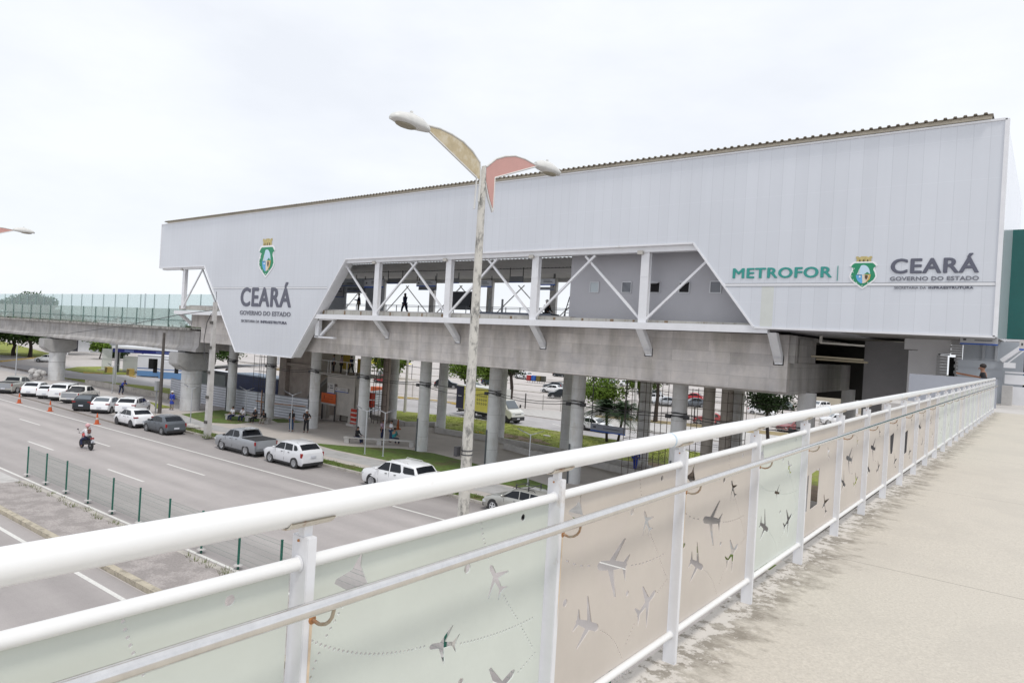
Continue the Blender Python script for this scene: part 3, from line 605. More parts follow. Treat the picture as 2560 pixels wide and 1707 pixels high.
# inner canopy over the platform
CAN = mat('canopy_sheet', (.66, .65, .64), .7, .1, n=(1, .08))
for x0, x1 in ((-70, -23.7),): E(corrug(x0, x1, 41, 6.22, 52, 5.95, .36, .06)).build('platform_canopy', CAN, ST)
b = MB(); b.box(-70, -23.7, 40.8, 40.88, 6.28, 6.34); b.box(-70, -23.7, 45.2, 45.28, 6.05, 6.12)
for k in range(32): b.box(-70+k*1.46, -69.97+k*1.46, 40.8, 40.83, 6.3, 6.75)
b.box(-70, -23.7, 40.8, 40.84, 6.72, 6.75); E(b).build('canopy_gutter_frame', DARK, ST)
b = MB(); b.box(-70, -8, 51.5, 51.8, 5.60, 5.93); E(b).build('far_fascia', mat('far_fascia', (.66, .66, .65), .7), ST)
# trusses: near one in white steel, far one shaded
XP = [-71.7, -63.7, -56.2, -48.65, -41.1, -33.48, -25.9, -18.2]
nearx = [-71.8, -41.1, -33.48, -25.9, -18.2]
for x in nearx:
    p = MB(); p.box(x-.30, x+.30, FY+.15, FY+.17, 1.25, 5.5) if False else None
    p = MB(); p.box(x-.25, x+.25, FY+.22, FY+.25, 1.3, 5.45); p.box(x-.25, x+.25, FY+.52, FY+.55, 1.3, 5.45); p.box(x-.02, x+.22, FY+.25, FY+.52, 1.3, 5.45)
    p.box(x-.25, x+.25, FY+.205, FY+.22, 4.05, 4.08)
    E(p).build('truss_post', WHITEC, ST)
for a_ in ((-44.9, -15.1), (-76.5, -67.0)): b = MB(); b.box(*a_, FY+.14, FY+.60, 5.42, 5.80 if a_[0] > -50 else 5.66); E(b).build('top_chord', WHITEC, ST)
b = MB()
for x in nearx: b = MB(); b.box(x-.42, x-.1, FY+.02, FY+.3, 5.3, 5.5); E(b).build('chord_cleat', mat('cleat', (.5, .48, .44), .6), ST)
def lin(x): return .0069*(x+46.6)
lb = MB(); lb.add([(x, y, z+lin(x)) for x in (-73.1, -11.13) for y, z in ((FY+.02, .88), (FY+.45, .88), (FY+.45, 1.26), (FY+.02, 1.26))], [(3,2,1,0),(4,5,6,7),(0,1,5,4),(1,2,6,5),(2,3,7,6),(3,0,4,7)])
E(lb).build('lower_white_beam', WHITEC, ST)
bays = [(-48.65, -41.1), (-41.1, -33.48), (-33.48, -25.9), (-25.9, -18.2), (-18.2, -10.7), (-71.8, -64.0)]
for a, c in bays:
    for s, (p, q) in enumerate((((a, 1.45), (a+4.35, 5.35)), ((c, 1.45), (c-4.1, 5.35)))):
        if (-50 < a < -48 and s == 0) or (a > -19 and s == 1): continue
        if a < -70: p, q = (((a, 1.45), (a+3.7, 5.35)), ((-64.9, 1.45), (-68.3, 5.35)))[s]
        if a > -19: q = (-14.3, 5.1)
        d_ = MB(); d_.bar((p[0], FY+.30+.12*s, p[1]), (q[0], FY+.30+.12*s, q[1]), .13, .13); E(d_).build('diagonal', WHITEC, ST)
FARM = mat('far_steel', (.72, .71, .69), .5, n=(1, .05))
for x in (-67, -59.5, -51.6, -43.6, -36.0):
    p = MB(); p.box(x-.35, x+.35, 51.2, 51.5, 1.5, 5.9); E(p).build('far_post', FARM, ST)
for a, c in ((-67, -59.5), (-59.5, -51.6), (-51.6, -43.6), (-43.6, -36), (-36, -28)):
    p = MB(); p.bar((a, 51.3, 1.8), (a+4.2, 51.3, 5.3), .08, .08); p.bar((c, 51.4, 1.8), (c-4.2, 51.4, 5.3), .08, .08); E(p).build('far_diagonal', FARM, ST)
# slanted brackets from the steel beam down to the concrete beam
for x in (-72.3, -63.4, -40.95, -33.36, -25.84, -18.30, -10.95):
    p = MB(); z1 = .92+lin(x); o1 = 36.05
    for dx in (-.2, .2): p.add([(x+dx-.015, FY+.1, z1), (x+dx+.015, FY+.1, z1), (x+dx+.015, o1, -.38), (x+dx-.015, o1, -.38), (x+dx-.015, FY+.55, z1), (x+dx+.015, FY+.55, z1), (x+dx+.015, o1, -.02), (x+dx-.015, o1, -.02)], [(0,1,2,3),(7,6,5,4),(0,3,7,4),(1,5,6,2),(0,4,5,1),(3,2,6,7)])
    p.add([(x-.2, FY+.13, z1), (x+.2, FY+.13, z1), (x+.2, o1, -.34), (x-.2, o1, -.34)], [(0,1,2,3)]); p.add([(x-.2, FY+.15, z1+.01), (x+.2, FY+.15, z1+.01), (x+.2, o1, -.32), (x-.2, o1, -.32)], [(3,2,1,0)])
    p.box(x-.26, x+.26, o1-.05, o1+.02, -.45, .05); p.box(x-.2, x+.2, o1-.06, o1-.04, -.40, -.02); p.add([(x-.2, o1-.02, -.37), (x+.2, o1-.02, -.37), (x+.2, o1-.02, -.02), (x-.2, o1-.02, -.02), (x-.2, o1-.35, -.08), (x+.2, o1-.35, -.08)], [(0,1,5,4)])
    E(p).build('bracket', WHITEC, ST)
p = MB()  # open frame behind the lower tip of the facade
p.bar((-48.9, 35.1, .85), (-46.4, 35.1, .85), .3, .16); p.bar((-48.9, 35.1, -.65), (-46.3, 35.1, -.65), .3, .14); p.bar((-48.6, 35.1, -.65), (-48.6, 35.1, .85), .5, .3); p.bar((-48.2, 35.1, -.5), (-46.5, 35.1, .75), .2, .2); E(p).build('side_frame', WHITEC, ST)
# concrete main beam
b = MB(); zb0, zb1 = -1.97, .92
b.add([(-72.2, 36, -.55), (-72.2, 36, .80), (-10.5, 36, 1.12), (-10.5, 36, -1.80), (-70.0, 36, -2.12), (-70.0, 36, -.55)], [(0,1,2,3,4,5)])
b.add([(-72.2, 36.5, -.55), (-72.2, 36.5, .80), (-10.5, 36.5, 1.12), (-10.5, 36.5, -1.80), (-70.0, 36.5, -2.12), (-70.0, 36.5, -.55)], [(5,4,3,2,1,0)])
b.add([(-10.5, 36, 1.12), (-10.5, 36, -1.8), (-10.5, 36.5, 1.12), (-10.5, 36.5, -1.8), (-70, 36, -2.12), (-70, 36.5, -2.12), (-72.2, 36, .8), (-72.2, 36.5, .8), (-72.2, 36, -.55), (-72.2, 36.5, -.55), (-70, 36, -.55), (-70, 36.5, -.55)], [(0,2,3,1), (1,3,5,4), (0,6,7,2), (6,8,9,7), (8,10,11,9), (10,4,5,11)])
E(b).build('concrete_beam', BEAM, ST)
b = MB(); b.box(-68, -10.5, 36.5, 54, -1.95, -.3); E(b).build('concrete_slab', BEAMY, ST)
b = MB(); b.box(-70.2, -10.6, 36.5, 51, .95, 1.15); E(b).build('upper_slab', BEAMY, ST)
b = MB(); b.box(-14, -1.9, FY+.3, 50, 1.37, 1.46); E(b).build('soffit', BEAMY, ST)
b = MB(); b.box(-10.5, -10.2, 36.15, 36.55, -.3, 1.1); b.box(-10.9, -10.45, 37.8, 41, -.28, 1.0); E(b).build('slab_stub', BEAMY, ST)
b = MB(); b.add([(x, y, z) for x in (-73.0, -11.9) for y, z in ((FY+.5, 1.2), (FY+.5, 1.62), (FY+.9, 1.62), (FY+.9, 1.2))], [(3,2,1,0),(4,5,6,7),(0,1,5,4),(1,2,6,5),(2,3,7,6),(3,0,4,7)])
E(b).build('platform_edge', mat('platform_edge', (.43, .42, .39), .85, n=(1, .15), n2=(2.2, (.26, .23, .19), .56, .7, (2, 1, .2))), ST)
b = MB()
for k in range(30):
    if k % 5 in (0, 3): continue
    x = -50+k*1.15+.3*sin(k*2.1); b.box(x, x+.10+.05*(k % 3), FY+.46, FY+.5, 1.24, 1.60)
E(b).build('edge_stains', mat('edge_stain', (.20, .14, .09), .9, n=(6, .3)), ST)
b = MB(); b.box(-71.6, -23.5, FY+.9, 51.5, 1.35, 1.72); E(b).build('platform', CONC, ST)
# pillars, two rows, each with a cable clamp
for row, (cy, n0) in enumerate(((36.9, 0), (46.2, 0))):
    for k in range(9):
        x = -64.9 + 6.9*k - (.15 if k == 3 else 0)
        c = MB(); zt_ = 8.9 - 1.85; bs = .09
        c.lathe([(.44, 0.0), (.44, zt_)], (x, cy, bs), 28)
        pil = c.build('pillar', COLC, ST, smooth=40)
        if row == 0:
            c = MB(); c.lathe([(.475, 0), (.475, .06)], (x, cy, 5.15), 24); c.lathe([(.47, 0), (.47, .05)], (x, cy, 5.0+.3), 24)
            c.box(x-.75, x-.45, cy-.25, cy-.02, 4.98, 5.2); c.box(x+.4, x+.7, cy-.35, cy-.12, 5.02, 5.24); c.build('clamp_with_floodlights', DARK, pil)
            c = MB(); c.box(x-.2, x-.11, cy-.49, cy-.42, .1, 2.6); c.build('conduit', mat('conduit', (.10, .11, .12), .6), pil)
for x, y in ((-16.6, 41.2), (-15.6, 41.6)):
    c = MB(); c.lathe([(.36, 0), (.36, 7.95)], (x, y, .05), 20); c.build('stair_pillar', mat('brown_concrete', (.46, .42, .38), .85, n=(2, .12)), ST)
for k, (a, z) in enumerate(((36.42, 5.38), (36.45, 5.16), (46.6, 5.9))):
    c = MB(); pts = []
    for i in range(9):
        xa, xb = -64.9+6.9*i, -58+6.9*i
        if i == 8: break
        for t in range(5): u = t/5; pts.append((xa+(xb-xa)*u, a, z+.1*k*0 - .35*4*u*(1-u)*(.4+.2*((i*7+k*3) % 4))))
    pts.append((-9.7, a, z)); c.tube(pts, .022, 5); c.build('cable', DARK, ST)
# grey ticket room with small hinged windows
ROOM = mat('grey_render', (.43, .43, .46), .7, n=(.6, .04))
b = MB(); b.box(-24.0, -8.0, 36.0, 44, 1.3, 6.9); room = E(b).build('grey_room', ROOM, ST)
for i, x in enumerate((-22.2, -19.97, -18.13, -16.32, -14.5)):
    b = MB(); 
    for a0, a1, c0, c1 in ((x-.34, x+.32, 3.86, 3.91), (x-.34, x+.32, 3.24, 3.28), (x-.34, x-.29, 3.28, 3.86), (x+.28, x+.32, 3.28, 3.86)): b.box(a0, a1, 35.94, 35.998, c0, c1)
    wf = E(b).build('window', mat('alu_frame', (.55, .56, .58), .4, .4), room)
    b = MB(); b.box(x-.29, x+.28, 35.97, 35.99, 3.28, 3.86)
    E(b).build('pane', mat('dark_opening', (.006, .006, .007), .8) if i in (2, 3) else mat('dull_pane%d' % (i == 0), (.16, .17, .19) if i else (.42, .47, .50), .15), wf)
    if i in (2, 3):
        b = MB(); b.bar((x, 35.93, 3.86), (x-.02, 35.62, 3.76), .6, .025); E(b).build('tilted_sash', mat('sash', (.55, .56, .57), .25), wf)
# far block on the platform with doorway
b = MB()
for x0, x1, z0, z1 in ((-60, -56.9, 1.7, 5.3), (-56.9, -53.5, 3.85, 5.3), (-53.5, -51.1, 1.7, 5.3)): b.box(x0, x1, 44, 44.3, z0, z1)
E(b).build('platform_block', mat('platform_block', (.52, .55, .59), .6, n=(1, .05)), ST)
# guard rail along the back of the platform
b = MB()
for z in (2.75, 2.62): b.bar((-60, 44.5, z), (-23.9, 44.5, z), .05, .04)
for k in range(25): b.bar((-60+1.5*k, 44.5, 1.72), (-60+1.5*k, 44.5, 2.75), .06, .05)
for x in (-35.7, -34.37): b.bar((x, 42, 1.72), (x, 42, 3.24), .12, .12)
E(b).build('platform_guard_rail', mat('guard_rail', (.33, .35, .37), .5, .3), ST)
# dark recess, lift core and light walls under the right end
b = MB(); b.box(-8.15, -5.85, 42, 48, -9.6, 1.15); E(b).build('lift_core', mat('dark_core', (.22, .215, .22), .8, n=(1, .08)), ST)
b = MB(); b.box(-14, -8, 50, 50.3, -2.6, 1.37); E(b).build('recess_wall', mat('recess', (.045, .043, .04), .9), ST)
b = MB(); b.bar((-9.88, 38, .12), (-7.4, 38, .08), .2, .09); b.bar((-9.88, 39, -.02), (-7.4, 39, -.04), .3, .1); E(b).build('pipe_rack', mat('rack', (.40, .35, .25), .7), ST)
b = MB(); b.bar((-9.47, 38, 1.2), (-9.47, 38, .85), .12, .12); b.bar((-9.5, 38, .85), (-7.4, 38, .79), .1, .09); E(b).build('drain_pipe', mat('drain', (.6, .58, .53), .5), ST)
LW = mat('light_render', (.80, .80, .82), .7, n=(.8, .05))
b = MB(); b.box(-6.2, -5.57, 41.8, 42, .80, 1.55); b.box(-5.57, -4.55, 41.8, 42, -1.6, 1.55); b.box(-4.62, -4.1, 41.7, 42, .66, 1.55); b.box(-6.0, -5.57, 41.9, 42, -1.6, .75); E(b).build('light_wall', LW, ST)
b = MB()
for k in range(8): b.box(-4.65, -4.18, 41.4, 41.6, -.62+k*.148, -.48+k*.148)
for k in range(8): b.box(-4.02-.05*(k % 2), -3.55, 41.3, 41.5, .62+k*.12, .73+k*.12)
for k in range(7): b.box(-3.82-.05*(k % 2), -3.55, 41.3, 41.5, -.5+k*.16, -.35+k*.16)
E(b).build('louvres', mat('white_slats', (.48, .48, .49), .6), ST)
b = MB(); b.box(-4.15, -3.85, 42, 42.2, -1.3, .5); b.box(-4.6, -4.1, 41.5, 41.65, .58, .64); E(b).build('door_gap', mat('dark_opening', (.006, .006, .007), .8), ST)
for a_ in ((-3.4, -1.68, 38, 38.2, -1.62, .37), (-3.4, -1.0, 40, 40.2, -1.6, 1.34)): b = MB(); b.box(*a_); E(b).build('grey_partition', mat('grey_metal', (.40, .43, .47), .55, n=(.7, .06)), ST)
b = MB(); b.box(-2.62, -2.5, 39.9, 40, .4, 1.2); b.box(-2.12, -2.0, 39.9, 40, .4, 1.2)
for z in (.42, .0, -.4): b.box(-3.4, -1.7, 37.96, 38, z, z+.02)
E(b).build('partition_ribs', mat('rib', (.40, .42, .45), .5), ST)
b = MB(); b.bar((-1.75, 38, .40), (-1.0, 38, 1.1), .9, .17); b.bar((-1.6, 37.6, .22), (-.9, 37.6, .95), .05, .05); E(b).build('stair_stringer', WHITEC, ST)
b = MB(); b.box(-1.7, 8, 46, 46.3, -1.6, 1.5); E(b).build('dark_doorway', mat('dark_opening', (.006, .006, .007), .8), ST)
b = MB(); b.box(-1.52, 8, 45.2, 45.4, -.3, -.05); E(b).build('blue_bench', mat('blue_bench', (.05, .12, .32), .5), ST)
b = MB(); b.bar((-3.04, 33.5, -.24), (-2.2, 33.5, -.36), .05, .07); E(b).build('boom_bar', mat('olive_red', (.24, .10, .05), .6, n=(3, .4)), ST)
b = MB(); b.box(-4.65, -1.62, 33.0, 33.16, -1.75, -.39); E(b).build('landing_parapet', mat('parapet', (.34, .355, .40), .7, n=(.8, .04)), ST)
b = MB(); b.box(-1.62, -1.25, 36.6, 37.2, -1.62, -.68); E(b).build('white_pedestal', CONCL, ST)
b = MB(); b.box(-1.6, 8, 37.9, 37.96, -.13, -.06); b.box(-1.6, 8, 37.9, 37.93, -.62, -.2); b.box(-1.6, 8, 37.85, 37.97, -1.62, -.72); b.box(-1.62, -1.2, 36.9, 37.1, .1, .33); E(b).build('far_white_rail', WHITEC, ST)

# lettering and coats of arms on the cladding
GREY = mat('letter_grey', (.115, .12, .16), .5, n=(3, .05)); TEAL = mat('letter_teal', (.035, .30, .265), .45, n=(3, .05)); GREYS = mat('letter_grey_pale', (.17, .175, .21), .5)
LY = FY-.028
def T(txt, x0, x1, z0, z1, m, bold=0): return lettering('lettering', txt, x0, x1, z0, z1, LY, m, ST, bold, .02)
T('CEARÁ', -60.02, -51.86, 1.70, 3.93, GREY, .032); T('GOVERNO DO ESTADO', -59.99, -51.82, .92, 1.33, GREYS, .018)
T('SECRETARIA DA', -59.70, -56.62, .24, .49, GREYS, .0); T('INFRAESTRUTURA', -56.40, -52.31, .24, .49, GREY, .03)
T('METROFOR', -13.04, -8.28, 3.86, 4.39, TEAL, .03)
T('CEARÁ', -5.84, -2.54, 4.0, 4.84, GREY, .032); T('GOVERNO DO ESTADO', -5.84, -2.53, 3.69, 3.87, GREYS, .018)
T('SECRETARIA DA', -5.65, -4.42, 3.325, 3.43, GREYS, .0); T('INFRAESTRUTURA', -4.33, -2.70, 3.325, 3.43, GREY, .03)
b = MB(); b.box(-8.05, -8.02, LY-.01, LY+.01, 3.71, 4.41); E(b).build('divider_line', TEAL, ST)
def crest(cx, z0, z1, zc, hw):
    H = z1-z0
    R_ = [(0, 0), (.5, .17), (.86, .31), (1, .45), (.93, .60), (.80, .72), (.84, .80), (1.02, .86), (.86, .955), (.72, 1.0), (0, 1.0)]
    O = R_ + [(-u, v) for u, v in R_[-2:0:-1]]
    def pts(L, s=1.0, c=.55): return [(cx+u*hw*s, z0+(c+(v-c)*s)*H) for u, v in L]
    def lay(P, i, m, nm):
        q = MB(); q.poly(P, .006, 'XZ', LY-.006*i); E(q).build(nm, m, root)
    root = MB().poly(pts(O), .012, 'XZ', LY); root = E(root).build('coat_of_arms', mat('crest_white', (.85, .85, .87), .5), ST)
    GR = mat('crest_green', (.02, .26, .13), .5); lay(pts(O, .88), 1, GR, 'green_field')
    el = lambda a0, a1, n=18: [(cx+.50*hw*cos(a0+(a1-a0)*i/n), z0+(.54+.335*sin(a0+(a1-a0)*i/n))*H) for i in range(n+1)]
    lay(el(0, pi)[:12] + [(cx-.46*hw, z0+.5*H)] + [(cx+.0*hw, z0+.5*H), (cx+.30*hw, z0+.62*H)], 2, mat('crest_sky', (.55, .72, .85), .5), 'oval_sky')
    lay([(cx-.5*hw, z0+.52*H), (cx, z0+.52*H)] + el(-pi/2, -pi, 8), 2, mat('crest_blue', (.13, .42, .75), .5), 'sea_quarter')
    lay([(cx-.06*hw, z0+.52*H), (cx+.5*hw, z0+.52*H)] + el(0, -pi/2, 8)[::1], 3, mat('crest_cream', (.72, .66, .55), .5), 'sand_quarter')
    lay([(cx+.02*hw, z0+.53*H), (cx+.56*hw, z0+.53*H), (cx+.50*hw, z0+.36*H), (cx+.22*hw, z0+.22*H), (cx+.36*hw, z0+.36*H), (cx+.44*hw, z0+.49*H)], 4, mat('crest_gold', (.62, .42, .12), .5), 'gold_edge')
    lay([(cx+.14*hw, z0+.50*H), (cx+.34*hw, z0+.50*H), (cx+.36*hw, z0+.42*H), (cx+.26*hw, z0+.33*H), (cx+.16*hw, z0+.40*H)], 5, mat('crest_brown', (.10, .06, .03), .5), 'palm_tree')
    lay([(cx-.30*hw, z0+.42*H), (cx-.14*hw, z0+.42*H), (cx-.20*hw, z0+.50*H)], 5, mat('crest_white', (.85, .85, .87), .5), 'sail')
    lay([(cx-.32*hw, z0+.55*H), (cx-.28*hw, z0+.55*H), (cx-.28*hw, z0+.70*H), (cx-.32*hw, z0+.70*H)], 4, mat('crest_cream', (.72, .66, .55), .5), 'lighthouse')
    q = MB()
    for u, v in ((-.66, .75), (-.72, .62), (-.80, .47), (-.68, .34), (-.42, .23), (-.02, .125), (.38, .23)):
        r_ = .055; q.poly([(cx+(u+r_*(1 if k % 2 == 0 else .45)*sin(pi*k/5))*hw, z0+v*H+r_*(1 if k % 2 == 0 else .45)*cos(pi*k/5)*hw) for k in range(10)], .006, 'XZ', LY-.012)
    E(q).build('stars', mat('crest_white', (.85, .85, .87), .5), root)
    w2 = hw*.56; ch = zc-z1
    q = MB(); q.poly([(cx-w2*.95, z1), (cx+w2*.95, z1), (cx+w2*.9, z1+ch*.6), (cx+w2*1.05, z1+ch*.66), (cx+w2*1.0, z1+ch), (cx+w2*.7, z1+ch), (cx+w2*.68, z1+ch*.86), (cx+w2*.42, z1+ch*.86), (cx+w2*.4, z1+ch), (cx-w2*.4, z1+ch), (cx-w2*.42, z1+ch*.86), (cx-w2*.68, z1+ch*.86), (cx-w2*.7, z1+ch), (cx-w2*1.0, z1+ch), (cx-w2*1.05, z1+ch*.66), (cx-w2*.9, z1+ch*.6)], .014, 'XZ', LY)
    E(q).build('mural_crown', mat('crown_gold', (.52, .43, .18), .55, n=(8, .25)), root)
    q = MB(); 
    for u in (-.5, 0, .5): q.poly([(cx+(u-.09)*w2, z1), (cx+(u+.09)*w2, z1), (cx+(u+.09)*w2, z1+ch*.3), (cx+u*w2, z1+ch*.42), (cx+(u-.09)*w2, z1+ch*.3)], .004, 'XZ', LY-.006)
    E(q).build('crown_gates', mat('crest_brown', (.10, .06, .03), .5), root)
crest(-56.05, 4.34, 7.28, 7.90, 1.32)
crest(-6.95, 3.32, 4.58, 4.82, .585)

# ---------------------------------------------------------------- stair tower and landing under the station
TW = thing('stair_tower', 'rough brown concrete stair tower with landing under the left half of the station', 'stair tower', (-57, 43, 0))
TWM = mat('tower_render', (.38, .325, .29), .9, n=(1.2, .18), n2=(.8, (.48, .44, .40), .56, .5), bump=.3, bscale=6)
b = MB(); b.box(-64.4, -63.2, 41.9, 46, 0, 7.0); b.box(-63.2, -59.0, 42.4, 46, 0, 7.0); b.box(-63.2, -58.8, 42.0, 42.4, 4.9, 5.2); b.build('tower_walls', TWM, TW)
b = MB(); b.box(-59.0, -57.4, 42, 45.5, 4.3, 7.0); b.box(-57.8, -51.1, 41.4, 45, 4.45, 4.72); b.box(-55.4, -51.2, 41.4, 41.6, 3.7, 4.45); b.box(-53.9, -51.3, 41.5, 41.7, .8, 3.7); b.build('landing', mat('landing_concrete', (.50, .47, .435), .85, n=(1.2, .14), bump=.2, bscale=8), TW)
b = MB()
for k in range(12): b.box(-58.4+.28*k, -58.1+.28*k, 41.5, 43.2, 2.1+.2*k, 2.36+.2*k)
b.bar((-58.6, 42.3, 1.9), (-55.1, 42.3, 4.3), 1.6, .25); b.build('steps', mat('step_concrete', (.22, .215, .205), .85), TW)
for a_ in ((-52.2, -51.3, 41.6, 42.1, .1, 4.45), (-56.2, -55.6, 41.6, 42.0, .1, 1.9), (-55.5, -54.6, 42.6, 43, .1, 2.2)): b = MB(); b.box(*a_); b.build('leg', mat('landing_concrete', (.50, .47, .435), .85), TW)
b = MB()
for x in (-57.0, -55.4, -55.0, -52.5, -51.2): b.bar((x, 41.4, 4.7), (x, 41.4, 5.9), .05, .05)
b.bar((-57.0, 41.4, 5.9), (-51.2, 41.4, 5.9), .05, .05); b.build('landing_rail', WHITEC, TW)
for a_ in ((-56.5, -55.5, 44, 44.1, 5.0, 7.0), (-54.2, -52.6, 44, 44.1, 4.8, 6.2)): b = MB(); b.box(*a_); b.build('yellow_hoarding', mat('ochre_board', (.42, .30, .04), .7, n=(1, .25)), TW)

# ---------------------------------------------------------------- viaduct
VI = thing('viaduct', 'concrete railway viaduct with green tinted glass barriers running off to the left', 'viaduct', (-90, 35, 0))
VPTS = [(-69.5, 36.0, 0), (-85, 36.0, .08), (-105, 36.0, .22), (-125, 36.0, .36), (-150, 36.0, .5), (-185, 36, .65), (-300, 36, 1.1)]   # x, y, drop
def strip(prof, m, name, pts=VPTS, x_off=0):
    """sweep a YZ profile (offset across, height) along the track"""
    b = MB(); vs = []; n = len(prof)
    for x, y, dr in pts: vs += [(x, y+a, z-dr) for a, z in prof]
    fs = [(i*n+k, i*n+(k+1) % n, (i+1)*n+(k+1) % n, (i+1)*n+k) for i in range(len(pts)-1) for k in range(n)] + [tuple(range(n)), tuple(range((len(pts)-1)*n, len(pts)*n))[::-1]]
    b.add(vs, fs); return E(b).build(name, m, VI)
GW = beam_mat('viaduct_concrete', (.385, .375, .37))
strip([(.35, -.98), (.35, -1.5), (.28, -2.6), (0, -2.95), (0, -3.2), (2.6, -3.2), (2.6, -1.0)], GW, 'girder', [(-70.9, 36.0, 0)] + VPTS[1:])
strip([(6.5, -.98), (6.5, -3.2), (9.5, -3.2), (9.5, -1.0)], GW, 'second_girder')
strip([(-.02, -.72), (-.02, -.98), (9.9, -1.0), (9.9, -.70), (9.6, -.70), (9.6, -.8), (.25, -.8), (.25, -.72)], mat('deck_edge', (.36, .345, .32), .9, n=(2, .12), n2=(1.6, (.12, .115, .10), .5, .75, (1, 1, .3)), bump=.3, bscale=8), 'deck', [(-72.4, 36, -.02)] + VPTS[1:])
GL = glass_mat('green_tinted_glass', (.82, .88, .85), .38, .2, (.50, .555, .535)); GL2 = glass_mat('pale_tinted_glass', (.88, .94, .94), .22, .2, (.66, .74, .76))
strip([(.08, -.70), (.08, 1.32), (.10, 1.32), (.10, -.70)], GL, 'near_glass_barrier', [(-73.6, 36, 0), (-105, 36, .12), (-137, 36, .25), (-300, 36, .8)])
strip([(9.8, -.6), (9.8, 3.71), (9.83, 3.71), (9.83, -.6)], GL2, 'far_glass_barrier', [(-80, 36, -.04), (-93, 36, 0), (-175, 36, .28), (-300, 36, .7)])
def along(s):
    acc = 0
    for (x0, y0, d0), (x1, y1, d1) in zip(VPTS[:-1], VPTS[1:]):
        L = sqrt((x1-x0)**2+(y1-y0)**2)
        if s <= acc+L: t = (s-acc)/L; return x0+(x1-x0)*t, y0+(y1-y0)*t, d0+(d1-d0)*t
        acc += L
    return VPTS[-1]
for k in range(22):
    x, y, dr = along(7.98+4.03*k)
    if x < -170: break
    b = MB(); b.box(x-.05, x+.05, y+.0, y+.07, -.72-dr, 1.33-.004*(-x-73.6)); E(b).build('barrier_post', GREENP if k < 0 else mat('barrier_green', (.10, .17, .155), .5), VI)
for k in range(26):
    x, y, dr = along(11+4.5*k)
    b = MB(); b.box(x-.05, x+.05, y+9.7, y+9.78, -.6, 3.72-.0034*(-x-93)); E(b).build('far_barrier_post', mat('barrier_pale', (.30, .38, .38), .5), VI)
strip([(-.02, .02), (-.02, .10), (.06, .10), (.06, .02)], mat('barrier_green', (.10, .17, .155), .5), 'barrier_rail', [(-73.6, 36, 0), (-105, 36, .14), (-137, 36, .27), (-185, 36, .5)])
for i, (x, dr) in enumerate(((-73.8, .02), (-113.5, .28), (-153, .5))):
    yc = 37.2; zt_ = EYE + (-3.24-dr)*K; X = x*K; Y = yc*K
    c = MB(); c.lathe([(.95, 0), (.95, zt_-1.9)], (X, Y, 0), 36); pr = c.build('pier', COLC, VI, smooth=40)
    c = MB(); c.lathe([(.965, 0), (.965, .03)], (X, Y, zt_-3.2), 36); c.build('casting_joint', mat('joint', (.27, .265, .26), .9), pr, smooth=40)
    c = MB(); zc = zt_-1.9; L0, L1 = 1.0, 2.1
    for sx, (a, z) in ((1, (0, 0)),): pass
    prof = [(-1.95, 1.78), (-1.95, .62), (-1.05, 0), (1.05, 0), (1.95, .62), (1.95, 1.78)]
    c.poly([(Y+u, zc+v) for u, v in prof], 2.0, 'YZ', X-1.0); c.build('pier_cap', mat('cap_concrete', (.40, .395, .39), .85, n=(1.2, .1), n2=(1, (.30, .29, .285), .56, .5), bump=.15, bscale=8), pr, bevel=.08)
    c = MB(); c.box(X-.7, X+.7, Y-1.2, Y+1.2, zt_-.12, zt_+.02); c.build('bearing', DARK, pr)
# ================================================================ VEHICLES
TYRE = mat('tyre', (.018, .018, .02), .85, n=(40, .2)); RIM = mat('alloy_rim', (.42, .43, .45), .35, .7, n=(20, .1)); RIMD = mat('dark_rim', (.10, .10, .11), .4, .6)
CGL = mat('car_glass', (.012, .015, .02), .12, spec=.30); CGL2 = mat('car_glass_light', (.11, .13, .15), .07, spec=.8)
RED = mat('tail_red', (.30, .012, .012), .2, coat=.5); LAMPW = mat('head_lamp', (.62, .64, .66), .15, coat=.5); PLATE = mat('plate', (.60, .62, .68), .5, n=(60, .25)); TRIM = mat('black_trim', (.028, .028, .03), .55)
def wheel_mesh(r, w, rimm, nsp=5):
    key = ('wheel', r, w, rimm.name)
    if key in PCACHE: return PCACHE[key]
    b = MB(); b.lathe([(r*.62, -w/2), (r*.93, -w/2), (r, -w*.32), (r, w*.32), (r*.93, w/2), (r*.62, w/2)], (0, 0, 0), 24, 'Y'); t = b.build('tyre', TYRE, None, smooth=50)
    q = MB(); q.lathe([(r*.66, w*.49), (r*.66, w*.53), (r*.60, w*.55), (r*.57, w*.505), (.02, w*.505)], (0, 0, 0), 24, 'Y')
    for k in range(nsp):
        a = 2*pi*k/nsp+.3; q.bar((r*.1*cos(a), w*.535, r*.1*sin(a)), (r*.58*cos(a), w*.54, r*.58*sin(a)), r*.2, w*.06, (0, 1, 0))
    q.lathe([(r*.16, w*.51), (r*.14, w*.57), (.01, w*.58)], (0, 0, 0), 12, 'Y'); rm = q.build('rim', rimm, None, smooth=50)
    me = (t.data, rm.data); bpy.data.objects.remove(t); bpy.data.objects.remove(rm); PCACHE[key] = me; return me
def put_wheel(root, x, y, r, w, rimm, side, nsp=5):
    a, c = wheel_mesh(r, w, rimm, nsp)
    o = bpy.data.objects.new('wheel', a); COL.objects.link(o); o.parent = root; o.location = (x, y, r)
    if side < 0: o.rotation_euler = (0, 0, pi)
    q = bpy.data.objects.new('rim', c); COL.objects.link(q); q.parent = o
